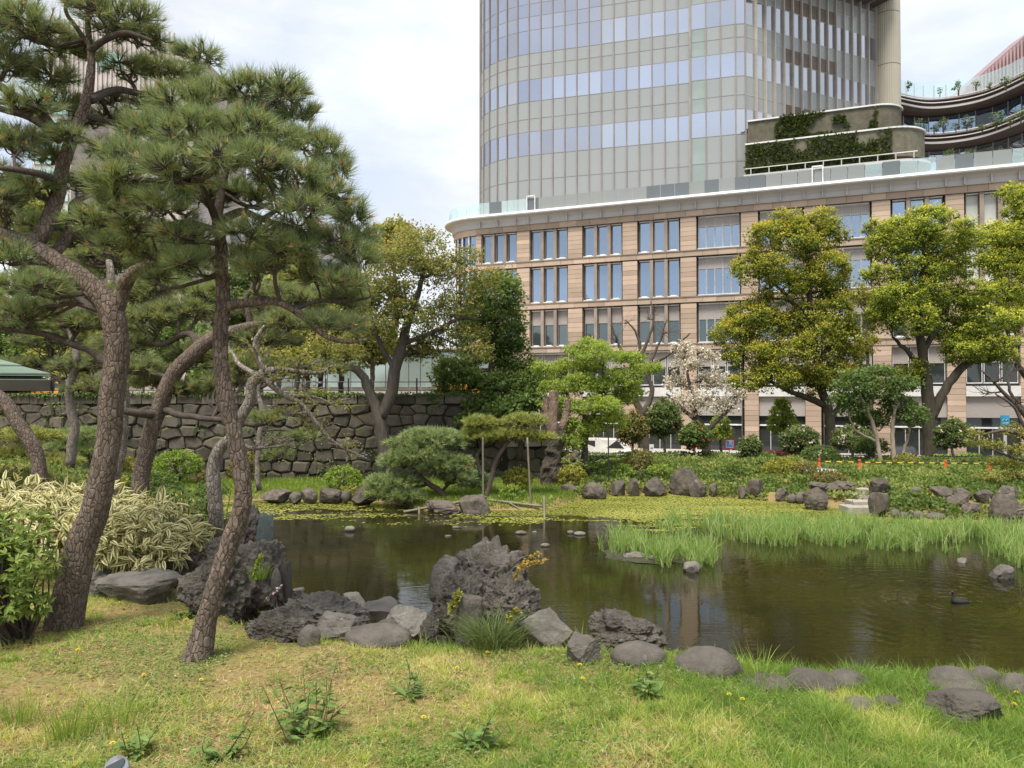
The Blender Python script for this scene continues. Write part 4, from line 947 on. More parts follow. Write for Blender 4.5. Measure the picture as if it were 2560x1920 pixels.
# ------------------------------------------------------------------ the pines in the foreground
pine('pine_tree', 'thick-trunked tall pine at the left edge, leaning right before forking', 'pines on the near bank', 5.4,
  [([(128,1400),(138,1350),(160,1240),(203,1100),(230,980),(242,850),(250,740),(238,670),(190,612),(120,566),(75,533),(98,500,.05),(120,431,.1),(131,375,.1),(150,311,.1),(172,255,.1),(188,205,.1),(195,150,.1),(193,100,.1),(190,40,.1),(186,-40,.1)], [42.6,37.7,32,27.9,25.4,24.6,24.6,25.4,23,20.5,18,16.4,14.8,13.9,13.1,11.5,9.84,8.2,6.56,4.92,3.28]),
   ([(243,690),(262,630,0),(285,592,-.05),(330,570,-.1),(375,558,-.1),(430,540,-.1),(465,520,0)], [18.7,15.3,12.8,11,9.35,6.8,4.25]),
   ([(80,536),(40,518),(0,499),(-60,470),(-120,400)], [20,17,15,12,7]),
   ([(112,558,.1),(140,515,.2),(153,470,.2),(158,440,.2),(200,420,.3)], [13,11,10,8,5]),
   ([(130,300,.05),(86,243,-.1),(37,212,-.2),(0,185,-.3),(-50,150,-.3)], [12,10,9,8,5]),
   ([(128,305,.1),(71,261,.1),(0,235,.0),(-50,220,0)], [9,8,7,4]),
   ([(195,215,.1),(225,202,.2),(262,195,.3),(326,204,.5),(380,180,.7)], [10,9,8,7,4]),
   ([(135,400,.1),(100,385,-.1),(67,375,-.2),(0,366,-.3)], [10,8,7,5]),
   ([(193,110,.1),(225,85,0),(270,70,-.1),(330,90,-.1)], [8,7,6,3]),
   ([(193,100,.1),(165,60,.1),(140,20,.0),(150,-20,0)], [6,5,4,3])],
  [(60,60,75,52,-.1),(130,105,60,36,.2),(10,140,60,50,0),(105,170,65,38,.3),(60,225,65,28,-.2),(250,40,95,48,0),(305,85,60,28,.1),(190,10,60,30,.1),(275,150,60,30,.4),(345,150,50,30,.5),(430,125,60,36,.7),
   (25,315,60,36,-.1),(75,410,50,34,0),(10,440,50,40,-.1),(330,235,70,30,.6),(300,285,60,34,.5),(230,215,36,24,.4),(-20,60,60,60),(150,300,40,24,-.1),(400,170,50,30,.6),(20,560,50,36,-.2),(90,620,60,30,-.2),(60,680,60,30,0),(180,262,46,30,.4),(235,330,55,34,.5),(140,225,46,28,.4),(250,255,50,30,.6),(60,300,50,30,.3),(175,405,50,32,.5),(110,345,44,28,.4),(200,120,44,26,.4),(240,470,55,34,.6),(160,520,50,32,.5),(90,490,50,30,.4),(300,420,55,34,.7),(0,380,50,36,.2),(330,520,50,30,.6)], dens=1.0, K=18, nl=.115)
pine('pine_tree', 'slender pine with a crooked trunk standing on the grass left of centre', 'pines on the near bank', 4.75,
  [([(415,1445),(428,1412),(445,1340),(470,1250),(500,1170),(525,1100),(527,1050),(512,980),(500,920),(490,850),(478,780),(475,720),(482,660),(480,600),(475,540),(470,480)], [37,30.2,21,19.3,19.3,18.5,17.6,17.6,16.8,16,15.1,15.1,15.1,13.4,11.8,10.1]),
   ([(485,662),(520,655),(600,650,-.1),(650,680,-.1),(700,722,-.1),(750,738,-.1),(800,735,-.1)], [14,10,8,8,6,5,3]),
   ([(640,672,-.1),(690,650,0),(740,652,0),(800,640,0)], [5,4,4,2]),
   ([(472,490),(430,405,-.2),(372,395,-.3),(290,388,-.3),(240,370,-.3)], [9,7,6,5,3]),
   ([(472,480),(520,458,-.1),(560,475,-.2),(610,490,-.2),(660,500,-.2)], [10,8,7,5,3]),
   ([(470,490),(480,400,.1),(500,330,.1),(520,270,.1),(560,230,.1)], [11,9,7,6,4]),
   ([(473,500),(400,480,-.1),(330,492,-.1),(250,470,-.1)], [8,6,5,3]),
   ([(480,400,.1),(440,320,.1),(410,260,.1)], [6,5,3]),
   ([(560,475,-.2),(640,430,-.1),(700,420,-.1),(750,440,0)], [5,4,4,2])],
  [(400,232,85,44,.2),(475,205,60,36,.3),(330,290,75,44,.1),(430,295,85,44,-.3),(545,200,65,40,.2),(612,205,58,44,.2),(645,250,50,26,.3),(520,285,75,40,-.3),(600,305,65,36,-.1),(690,330,62,36,.1),(722,375,42,34,0),(620,380,75,36,-.2),
   (300,352,75,40,-.2),(240,395,62,34,-.3),(380,372,75,40,-.4),(480,345,58,34,-.5),(560,352,65,36,-.4),(700,430,72,38,-.1),(640,460,62,34,-.3),(758,470,48,34,.1),(270,440,75,34,-.2),(350,452,65,34,-.3),(400,512,60,32,-.2),(300,500,58,30,0),
   (540,505,55,34,-.3),(620,545,62,34,-.2),(715,525,62,34,0),(768,560,48,34,0),(555,580,45,32,-.2),(685,600,62,32,.1),(745,650,50,30,.2),(400,572,46,26,-.2),(785,515,34,30,.1),(340,600,40,26,.2),(700,700,45,20,-.1),(770,705,36,18,-.1),(740,610,50,26,-.1),(200,480,55,34,.1),(260,535,60,34,.2),(335,555,55,32,.3),(440,430,60,36,.2),(440,560,50,32,.3),(510,420,60,36,.2),(590,425,60,36,.2),(520,560,50,32,.3),(650,510,60,34,.2),(380,420,60,36,.3),(570,260,60,36,.3),(660,300,50,30,.3)], dens=1.05, K=18, nl=.115)
pine('pine_tree', 'leaning brown pine behind the cream bamboo, bending right behind the slender pine', 'pines on the near bank', 8.6,
  [([(298,1100),(306,1010),(328,930),(350,862),(385,800),(430,747),(478,722),(540,702,.2),(600,690,.3),(660,650,.4)], [18.9,18,17.2,17.2,17.2,17.2,15.6,10.7,7.38,4.1]),
   ([(340,895),(300,895,-.2),(262,890,-.3),(220,905,-.3)], [10,9,7,4]),
   ([(345,885),(400,903,-.1),(480,908,-.2),(560,915,-.2),(620,905,-.2)], [8,7,6,4,3]),
   ([(432,745),(400,720,.1),(350,745,.2),(300,735,.2)], [9,7,6,3]),
   ([(540,702,.2),(530,640,.2),(560,590,.2)], [7,5,3])],
  [(330,690,70,30,.2),(270,745,65,26,.3),(400,675,70,30,.3),(350,620,60,30,.4),(440,640,50,28,.4),(560,735,60,24,.2),(620,700,70,26,.2),(530,790,60,22,.1),(480,830,60,20,.1),(300,800,60,24,.1),(420,770,60,24,.3),(660,650,60,30,.4),(600,640,60,28,.4),(570,905,40,14,-.2),(340,830,50,20,.3),(410,845,60,20,.2)],
  need=NEED2, K=17, nl=.13, nw=.007, dens=.9, near=False, budp=.15, twig=.006)
pine('pine_tree', 'greyish pine trunk rising straight behind the thick left pine', 'pines on the near bank', 9.6,
  [([(232,1110),(245,1030),(256,950),(262,880),(262,800),(254,720),(240,640),(236,560)], [17,16.1,15.3,14.4,13.6,11.9,10.2,6.8]),
   ([(262,800),(200,760,.1),(120,730,.2),(40,715,.2),(-40,700,.2)], [10,9,8,6,3]),
   ([(250,700),(160,640,.2),(80,610,.3)], [9,7,3])],
  [(170,700,75,26,.2),(50,690,75,28,.2),(20,625,70,30,.2),(130,600,75,30,.3),(230,560,75,34,.2),(300,640,70,28,.2),(250,830,70,18,.2)],
  bark=B_pale, need=NEED2, K=17, nl=.14, nw=.008, dens=.9, near=False, budp=.15, twig=.006)
pine('pine_tree', 'dark curved pine trunk leaning in from the left picture edge', 'pines on the near bank', 8.2,
  [([(92,1085),(80,1010),(70,968),(50,930),(20,880),(-15,848),(-70,800),(-120,720)], [15.6,14.8,14.8,14.8,13.9,13.1,11.5,7.38])],
  [(-120,690,90,34,0),(-60,640,60,30,.1),(-150,620,80,40,.1)], need=NEED2, K=22, nl=.13, nw=.006, dens=.5, near=False, budp=0)
pine('pine_tree', 'blue-green pine filling the space behind the left trunks above the wall', 'pines on the near bank', 17,
  [([(150,1010),(158,930),(150,850),(165,770),(150,690),(140,620)], [10,9.5,9,8,6,3]), ([(155,840),(90,800,.3),(20,790,.5)], [5,4,2]), ([(162,780),(230,760,.3),(300,780,.3)], [5,4,2]), ([(155,720),(80,680,.3),(20,660,.3)], [5,4,2])],
  [(40,790,70,18,.4),(110,740,75,24,.5),(190,790,75,22,.2),(260,770,70,22,.4),(310,800,60,20,.4),(60,670,75,26,.4),(150,640,70,28,.3),(220,700,70,26,.5),(100,590,70,28,.4),(200,840,60,14,.2)], bark=B_pale, need=NEED2, K=16, nl=.17, nw=.011, dens=.7, near=False, budp=.1, twig=.008)
pine('pine_tree', 'loose pine boughs behind the twisted tree over the wall', 'pines on the near bank', 15,
  [([(560,1060),(556,980),(566,900),(560,830),(580,760),(575,690)], [6,6,5.5,5,4,2]), ([(562,840),(630,800,.2),(700,800,.2)], [4,3,1.5]), ([(570,780),(500,740,.2),(440,750,.2)], [4,3,1.5]), ([(578,740),(650,700,.2),(720,700,.2)], [4,3,1.5]), ([(558,930),(610,930,.2),(660,945,.2)], [3,2.5,1.5])],
  [(640,795,70,20,.2),(700,800,50,18,.2),(480,740,70,22,.2),(440,790,60,18,.2),(660,690,75,26,.2),(730,700,55,24,.2),(570,670,75,28,.2),(600,740,60,20,.4),(520,810,55,16,.2),(640,945,55,16,.2),(600,985,40,14,.2),(690,640,60,26,.3),(760,650,40,20,.3)], bark=B_pale, need=NEED2, K=16, nl=.16, nw=.010, dens=.7, near=False, budp=.1, twig=.007)
leaftree('twisted_tree', 'pale twisted tree with sparse yellow-green sprays over the pond', 'pines on the near bank', 7.4,
  [([(470,1125),(462,1050),(461,1005),(476,968),(500,945),(522,900),(542,862),(546,828),(572,803)], [16,15,14,13,12,12,12,12,10]),
   ([(572,803),(556,765),(552,735),(572,702)], [8,6,5,3]), ([(572,803),(600,797),(640,802),(690,806),(720,790)], [8,6,5,4,2]),
   ([(565,812),(612,852),(650,872),(690,922),(730,962),(795,992)], [7,6,5,4,3,2]), ([(612,852),(680,858),(730,880)], [4,3,2]), ([(560,812),(520,790,.2),(500,760,.3)], [6,5,3])],
  [(590,812,50,26),(660,845,55,26),(610,895,50,30),(690,925,50,24),(745,962,40,18),(555,755,45,24),(640,780,55,24),(700,800,50,24),(720,870,45,20),(770,985,26,10),(600,950,40,20),(655,900,40,20)], L_yel, rc=.055, nleaf=6, ls=.035, cdens=120, bark=B_pale, twigs=14, keep=.42, tone=.2, hollow=.3)

# ------------------------------------------------------------------ trees round the pond and the wall
leaftree('young_tree', 'rust-tinged tree with forked trunk standing before the castle wall', 'trees by the castle wall', 41,
  [([(836,992),(826,945),(818,902),(800,852),(780,806),(745,790),(700,780)], [16,14,13,11,9,6,3]),
   ([(822,905),(845,852),(853,800),(870,742),(882,692),(905,630),(915,560)], [12,13,13,11,9,6,3]),
   ([(870,742),(930,720),(990,690),(1040,690)], [6,5,4,2]), ([(853,800),(820,740),(800,680)], [6,5,3])],
  [(880,560,95,55),(822,620,70,48),(945,590,80,50),(860,690,100,48),(955,680,70,45),(790,715,65,42),(995,650,55,45),(905,515,70,36),(750,765,55,30),(900,760,60,28),(840,560,60,40),(1000,720,60,26),(700,740,50,30),(1040,610,46,40),(1010,560,44,36),(930,740,60,36),(840,640,60,44),(770,660,50,40),(1030,760,44,30)],
  L_rust, rc=.30, nleaf=12, ls=.15, cdens=10.24, bark=B_grey, twigs=12, keep=.7, hollow=.35, tone=.6)
leaftree('evergreen_tree', 'dark rounded evergreen at the right end of the castle wall', 'trees by the castle wall', 45.2,
  [([(1075,960),(1068,880),(1062,800),(1068,720)], [11,10,8,5])],
  [(1068,640,60,46),(1085,705,50,60),(1040,745,60,46),(1010,835,70,46),(1095,850,66,50),(1060,915,60,36),(1115,790,44,50),(1030,690,44,40),(1140,840,40,40),(980,800,44,30)], L_mid, rc=.42, nleaf=24, ls=.2, cdens=6.08, bark=B_moss, tone=.5, base_tone=.52, sat=1)
leaftree('evergreen_tree', 'glossy laurel hanging over the wall end, below the dark evergreen', 'trees by the castle wall', 43.3,
  [([(1125,985),(1120,930),(1105,880)], [7,6,4])], [(1040,880,40,22),(1020,910,36,20),(1090,890,44,24),(1130,870,40,26),(1060,935,30,14)], L_mid, rc=.35, nleaf=22, ls=.24, cdens=8.32, bark=B_moss)
leaftree('maple_tree', 'bright lime-green maple with layered sprays right of the dead trunk', 'trees along the street side', 43,
  [([(1262,1010),(1264,950),(1280,900),(1300,850),(1305,790)], [8,7,6,4,3]), ([(1275,910),(1235,870),(1215,830)], [5,4,2]), ([(1285,890),(1330,850),(1385,815)], [5,4,2])],
  [(1235,795,55,23),(1300,768,45,23),(1270,835,80,26),(1345,820,48,23),(1388,798,34,16),(1195,838,36,26),(1290,880,62,26),(1335,862,46,23),(1258,925,48,26),(1215,880,40,26),(1320,910,44,23),(1370,845,30,17),(1250,760,30,17),(1228,960,40,32),(1275,745,34,14),(1360,775,40,17),(1180,800,30,17)], L_maple, rc=.24, nleaf=16, ls=.135, cdens=19.2, twigs=10, keep=.6, hollow=.4, sat=2)
leaftree('bare_tree', 'leafless dark tree in front of the sandstone windows', 'trees along the street side', 60,
  [([(1400,985),(1388,905),(1372,858),(1380,820),(1385,770),(1375,720),(1350,690)], [9,8,7,5,4,2.5,1.2]), ([(1385,900),(1408,850),(1400,800),(1425,740),(1440,690)], [7,5.5,4,2.5,1.2]), ([(1380,800),(1340,750),(1320,700)], [5,3,1.5]), ([(1405,790),(1450,760),(1490,720)], [4,3,1.5]), ([(1385,770),(1410,700),(1405,650)], [4,2.5,1.2])],
  [(1350,700,34,40),(1400,690,40,46),(1440,720,40,40),(1330,740,36,30),(1470,760,34,30)], None, bark=B_dark, twigs=16)
leaftree('bare_tree', 'thin leafless tree in front of the windows left of the bare dark one', 'trees along the street side', 62,
  [([(1200,960),(1195,880),(1205,810),(1215,775)], [5,4,3,2])], [(1205,790,34,26),(1170,790,26,24),(1245,790,26,20)], None, bark=B_dark, twigs=16)
leaftree('blossom_tree', 'cream blossoming tree beside the bare tree, behind the hedges', 'trees along the street side', 53,
  [([(1528,985),(1518,930),(1500,890),(1490,840),(1485,790)], [10,9,6,4,2]), ([(1520,935),(1560,900),(1590,870)], [6,4,2]), ([(1515,920),(1470,880),(1440,850)], [5,4,2])],
  [(1488,785,42,32),(1460,830,36,34),(1538,825,48,36),(1500,868,52,32),(1565,880,36,28),(1445,880,32,26),(1478,755,28,22),(1590,850,26,20),(1530,770,30,24)], L_cream, rc=.26, nleaf=8, ls=.16, cdens=16, bark=B_dark, twigs=16, keep=.42, hollow=.25, tone=.2, asp=.9)
Z6 = lambda l: [(1521+x*.3125, 380+y*.3125, a*.37, b_*.43) for x, y, a, b_ in l]
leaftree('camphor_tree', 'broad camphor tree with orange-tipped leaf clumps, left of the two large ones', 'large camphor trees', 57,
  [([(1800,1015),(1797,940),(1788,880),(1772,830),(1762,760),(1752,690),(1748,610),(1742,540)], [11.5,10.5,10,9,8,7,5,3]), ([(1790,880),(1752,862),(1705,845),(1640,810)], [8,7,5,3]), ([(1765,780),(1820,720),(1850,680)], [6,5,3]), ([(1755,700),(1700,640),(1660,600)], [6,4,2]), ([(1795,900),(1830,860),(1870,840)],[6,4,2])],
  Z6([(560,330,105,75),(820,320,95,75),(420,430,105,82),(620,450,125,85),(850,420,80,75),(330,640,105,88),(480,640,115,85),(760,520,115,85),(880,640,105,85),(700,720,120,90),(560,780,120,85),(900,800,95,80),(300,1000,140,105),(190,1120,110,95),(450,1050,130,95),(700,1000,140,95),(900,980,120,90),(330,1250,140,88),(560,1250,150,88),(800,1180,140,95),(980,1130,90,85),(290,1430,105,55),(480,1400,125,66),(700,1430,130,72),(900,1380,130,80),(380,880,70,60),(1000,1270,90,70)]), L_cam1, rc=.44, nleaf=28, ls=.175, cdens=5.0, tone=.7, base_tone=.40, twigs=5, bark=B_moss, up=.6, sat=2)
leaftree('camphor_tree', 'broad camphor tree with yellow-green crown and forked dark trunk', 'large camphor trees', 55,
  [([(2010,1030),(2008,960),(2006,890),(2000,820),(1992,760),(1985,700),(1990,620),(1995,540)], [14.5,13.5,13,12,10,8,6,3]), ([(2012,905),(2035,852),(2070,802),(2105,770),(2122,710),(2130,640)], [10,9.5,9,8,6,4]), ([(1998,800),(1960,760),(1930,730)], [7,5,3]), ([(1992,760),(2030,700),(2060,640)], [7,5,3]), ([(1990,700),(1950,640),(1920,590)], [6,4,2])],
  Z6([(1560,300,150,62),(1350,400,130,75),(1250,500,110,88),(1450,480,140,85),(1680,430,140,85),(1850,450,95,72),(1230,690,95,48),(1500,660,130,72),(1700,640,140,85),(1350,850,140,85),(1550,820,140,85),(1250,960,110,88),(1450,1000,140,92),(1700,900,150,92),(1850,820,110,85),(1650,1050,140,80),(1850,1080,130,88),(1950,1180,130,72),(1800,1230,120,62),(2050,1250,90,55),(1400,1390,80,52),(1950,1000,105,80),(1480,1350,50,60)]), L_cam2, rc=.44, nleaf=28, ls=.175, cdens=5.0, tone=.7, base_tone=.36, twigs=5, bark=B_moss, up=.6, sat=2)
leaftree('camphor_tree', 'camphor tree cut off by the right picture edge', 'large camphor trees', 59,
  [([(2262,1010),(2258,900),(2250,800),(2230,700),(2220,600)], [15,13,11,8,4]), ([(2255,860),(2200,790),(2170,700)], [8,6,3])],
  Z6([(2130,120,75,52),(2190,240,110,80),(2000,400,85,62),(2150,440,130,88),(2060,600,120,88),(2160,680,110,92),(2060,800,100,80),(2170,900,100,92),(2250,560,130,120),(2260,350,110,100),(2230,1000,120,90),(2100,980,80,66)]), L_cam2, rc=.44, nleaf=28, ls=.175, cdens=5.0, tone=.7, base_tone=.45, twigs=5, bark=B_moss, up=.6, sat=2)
leaftree('small_tree', 'small airy tree with pale leaning trunks between the camphors', 'trees along the street side', 47,
  [([(1908,1030),(1898,970),(1884,912),(1866,872),(1850,840)], [5,4.5,4,3,2]), ([(1934,1020),(1928,950),(1930,905),(1940,870)], [5,4.5,4,2]), ([(1895,955),(1850,930),(1835,900)], [3,2.5,1.5]), ([(1950,985),(1965,930),(1975,900)], [3,2.5,1.5])],
  [(1850,828,52,30),(1900,845,55,30),(1942,880,46,30),(1838,880,40,26),(1950,830,36,24),(1880,905,46,22),(1970,900,36,28),(1900,805,40,18),(1820,860,26,18)], L_mid, rc=.3, nleaf=12, ls=.18, cdens=13.44, bark=B_tan, twigs=10, keep=.8, hollow=.45)
leaftree('young_tree', 'lime-green sapling behind the white flowering camellia', 'trees along the street side', 60,
  [([(1690,1000),(1692,950),(1690,900),(1688,870)], [3,2.5,2,1])], [(1688,895,24,22),(1702,915,22,20),(1678,920,20,18),(1690,870,14,14)], L_maple, rc=.25, nleaf=16, ls=.22, cdens=11.2)
leaftree('young_tree', 'lime-green sapling behind the blossom tree trunk', 'trees along the street side', 60,
  [([(1558,1000),(1557,950),(1556,905)], [3,2.5,1])], [(1556,915,18,20),(1548,935,16,16),(1566,935,16,16)], L_maple, rc=.25, nleaf=16, ls=.22, cdens=11.2)
leaftree('young_tree', 'pale yellow-green tree between the two large camphors', 'trees along the street side', 66,
  [([(1885,1000),(1880,850),(1872,750),(1868,640)], [5,4,3,1.5])], [(1862,640,26,36),(1890,690,30,36),(1900,640,24,24),(1875,740,26,30)], L_yel, rc=.3, nleaf=12, ls=.22, cdens=7.68, hollow=.4, keep=.8)
leaftree('yellow_tree', 'sparse yellow-leaved branches reaching in at the right edge', 'trees along the street side', 37,
  [([(2275,1075),(2250,1000),(2220,950),(2170,930),(2120,940)], [8,7,5,4,2]), ([(2250,1000),(2190,990),(2130,965)], [4,3,1.5]), ([(2262,1040),(2200,1030),(2140,1028)], [4,3,1.5]), ([(2230,960),(2190,880),(2150,850)], [4,3,1.5])],
  [(2130,958,42,12),(2172,1000,46,16),(2192,930,36,20),(2142,1030,38,9),(2105,935,22,8),(2190,1030,34,10),(2200,970,30,14)], L_yel, rc=.2, nleaf=8, ls=.12, cdens=22.4, bark=B_dark, twigs=14, keep=.65, hollow=.3)
leaftree('bare_tree', 'leafless twiggy tree at the right edge before the shopfront', 'trees along the street side', 50,
  [([(2240,1030),(2235,930),(2200,880),(2150,830),(2120,800)], [8,7,5,3,1.5]), ([(2225,900),(2180,840),(2190,780)], [4,3,1.5])], [(2160,820,46,30),(2190,870,40,26),(2120,850,40,26),(2200,800,30,26)], None, bark=B_dark, twigs=18)
# camellias and bushes on the street side
def camellia(label, x, y, rx, ry, Y, gy, lm, fl):
    leaftree('camellia_tree', label, 'camellias on the street side', Y, [([(x+2,gy),(x,y+ry*.6),(x,y)], [3.2,2.6,2])], [(x,y,rx*.85,ry*.8),(x-rx*.3,y+ry*.3,rx*.6,ry*.55),(x+rx*.3,y+ry*.2,rx*.6,ry*.6),(x,y-ry*.45,rx*.45,ry*.5)], lm, rc=.28, nleaf=20, ls=.18, cdens=14.4, bark=B_tan, cat_='tree', flowers=fl)
camellia('dark camellia with red flowers near the white van', 1433, 905, 40, 46, 52, 985, L_dark, (L_red, 40, .13))
camellia('dark camellia with white flowers before the dark entrance', 1728, 950, 44, 34, 52, 1000, L_dark, (L_pinkf, 60, .15))
camellia('small round dark camellia in front of the lamp post', 1621, 963, 24, 24, 50, 1000, L_dark, None)
camellia('low camellia full of red flowers under the blossom tree', 1500, 942, 38, 32, 49.5, 990, L_mid, (L_red, 55, .13))
camellia('pale pink flowering camellia with a single pale stem', 2058, 938, 40, 36, 50, 1018, L_dark, (L_pinkf, 70, .14))
camellia('pink flowering camellia between the two camphor trunks', 1842, 945, 46, 30, 53, 1000, L_dark, (L_pinkf, 80, .14))
camellia('brownish thin bush beside the red camellia', 1366, 925, 34, 40, 50, 990, L_brown, None)
# trees behind the wall, dark and light, filling the left background
for k, (lab, x, y, rx, ry, Y, lm, bk) in enumerate([
  ('olive tree behind the top of the thick left pine', 50, 470, 90, 80, 62, L_olive, B_grey), ('dark evergreen behind the left pine fork', 190, 540, 90, 70, 60, L_dark, B_moss),
  ('mid green tree between the two nearest pine trunks', 345, 560, 90, 80, 63, L_mid, B_moss), ('dark evergreen right behind the slender pine trunk', 520, 650, 90, 80, 60, L_dark, B_moss),
  ('yellow-green tree right of the slender pine', 640, 640, 80, 60, 55, L_olive, B_grey), ('pale yellow tree above the wall between pines and forked tree', 690, 720, 70, 55, 52, L_yel, B_grey),
  ('dark evergreen behind the pavilion roof', 60, 700, 90, 60, 58, L_dark, B_moss), ('olive tree above the wall between left trunks', 180, 740, 80, 46, 54, L_olive, B_grey),
  ('mid green tree low above the wall behind the leaning pine', 400, 745, 80, 50, 53, L_mid, B_moss), ('pale fluffy tree top beside the rust-tinged tree', 850, 520, 55, 46, 62, L_yel, B_grey), ('olive tree above the wall behind the twisted tree', 560, 780, 70, 36, 50, L_olive, B_grey),
  ('broad yellow-green tree top between slender pine and rust-tinged tree', 735, 640, 75, 60, 58, L_olive, B_grey), ('pale green tree over the railing left of the forked trunk', 660, 775, 80, 34, 50, L_yel, B_grey), ('fresh olive tree low over the railing behind the forked trunk', 800, 745, 60, 44, 54, L_olive, B_grey),
  ('olive tree above the wall behind the thick pine trunk', 270, 690, 80, 60, 56, L_olive, B_grey), ('mid green bush over the railing behind the leaning pine', 470, 815, 60, 22, 48.5, L_mid, B_moss), ('olive tree top over the pavilion and railing', 130, 785, 70, 44, 50, L_olive, B_grey), ('mid green tree filling the gap left of the pavilion tip', 20, 770, 60, 40, 52, L_mid, B_moss), ('light olive tree behind the slender pine crown', 600, 560, 80, 60, 66, L_olive, B_grey)]):
    g_ = ad(x, y, Y); base = np.array((g_[0], g_[1], 4.7)); yb_ = 862
    bl = [(x,y,rx*.9,ry*.9)]+[(x+rx*.6*math.cos(q*1.05+k), y+ry*.6*math.sin(q*1.05+k), rx*.5, ry*.5) for q in range(6)]
    leaftree('background_tree', lab, 'trees behind the castle wall', Y, [([(x, yb_), (x+5, (y+yb_)/2), (x, y)], [6,5,3])], bl, lm, rc=.42, nleaf=16, ls=.31, cdens=2.9, bark=bk, base=base, twigs=5, tone=.5, hollow=.6)
# ------------------------------------------------------------------ dead trunk with broken limbs
dt_ = thing('dead_tree', 'thick dead tree trunk with two broken limbs beside the maple', 'tree', ad(1192, 1045, 41))
P, r_ = limb([ad(*q, 41) for q in ((1190,1050),(1192,1010),(1197,975),(1203,945),(1205,920))], [pm(q,41) for q in (26,20,18,16,12)], 40, .04, 4)
V, F = barktube(P, r_, 56, .34, .05, 5); V = V+(np.stack([fbm(V*2.2+q*31, 4, 60+q) for q in range(3)], -1)-.5)*.5; wobj('trunk', V, F, B_moss, dt_)
m_dead = M('dead wood', (.20,.135,.10), (.095,.065,.05), 5, .9, .9, 20, stretch=(1,1,.2))
for C, rr_ in (([(1200,945),(1194,910),(1196,868),(1195,848)], (14,12,10,9)), ([(1208,935),(1218,910),(1224,885),(1227,866)], (10,8,7,6)), ([(1205,1000),(1225,995),(1245,985)], (10,9,8)), ([(1192,930),(1180,895),(1178,860)], (8,7,5))):
    P, r_ = limb([ad(*q, 41) for q in C], [pm(q,41) for q in rr_], 24, .05, 7); V, F = barktube(P, r_, 24, .12, .03, 9); V[-40:,2] += rng.uniform(0,.1,40); wobj('broken_limb', V, F, m_dead, dt_)
V, F, tn = foliage([(ad(1225,960,40.6), .8, .5, .7), (ad(1240,920,40.8), .5, .4, .5), (ad(1235,1000,40.6), .6, .4, .4)], .22, 10, .13, 9, keep=.6); wobj('sprouts', V, F, L_maple, dt_, rnd=tn)
# ------------------------------------------------------------------ cloud-pruned garden pines
pine('garden_pine', 'low spreading garden pine leaning over the far shore', 'cloud-pruned garden pines', 35.6,
  [([(968,1085),(948,1060),(925,1045),(906,1022),(915,985),(940,955)], [7,6.5,6,5,4,3]), ([(925,1045),(890,1055),(850,1060)], [4,3,2]), ([(910,1010),(950,1000),(985,1005)], [3,2.5,1.5]), ([(908,1018),(880,1005),(850,1005)], [3,2.5,1.5])],
  [(920,962,82,24),(875,1000,58,20),(965,1000,52,20),(848,1042,55,18,-.3),(985,1032,36,14),(868,1072,46,16,-.6),(930,942,60,16),(825,1066,36,13,-.5),(900,985,60,18,-.5),(940,1010,40,14,-.5)], need=NEED4, K=13, nl=.30, nw=.034, dens=2.2, near=False, budp=0, twig=.012)
pine('garden_pine', 'tall thin garden pine held by poles, with flat cloud pads', 'cloud-pruned garden pines', 36.2,
  [([(1050,1075),(1062,1030),(1074,990),(1100,950),(1118,928),(1142,912)], [5.5,5,5,5,4.5,3]), ([(1040,1030),(1030,985),(1045,960),(1042,925)], [4,4,3,2])],
  [(1038,918,36,18),(1048,945,44,11),(1132,912,48,17),(1108,938,50,12),(1160,945,38,12),(1020,935,20,10)], need=NEED3, K=13, nl=.26, nw=.034, dens=2.4, near=False, budp=0, twig=.012)
pine('garden_pine', 'yellowish cloud-pruned pine on the far bank at left', 'cloud-pruned garden pines', 34,
  [([(40,1095),(55,1040),(50,1000),(70,960),(60,945)], [6,5,5,4,3]), ([(50,1010),(110,1000),(150,1002)], [4,3,2]), ([(55,1040),(20,1030),(-10,1035)], [4,3,2])],
  [(60,945,68,18),(15,985,60,18),(112,1000,58,17),(60,1030,66,18),(145,1052,58,17),(10,1062,58,18),(95,1075,60,15)], need=NEED3, K=13, nl=.28, nw=.034, dens=2.0, near=False, budp=0, twig=.012)
pine('garden_pine', 'grey-green garden pine with pads under the twisted tree by the wall', 'cloud-pruned garden pines', 40,
  [([(180,1075),(172,1030),(190,985),(180,945)], [5,4,4,2.5])], [(180,940,60,16),(150,965,46,14),(215,975,44,14),(180,1020,50,15),(235,1040,50,16),(280,1060,40,14)], need=NEED4, K=16, nl=.28, nw=.027, dens=1.8, near=False, budp=0, twig=.012)
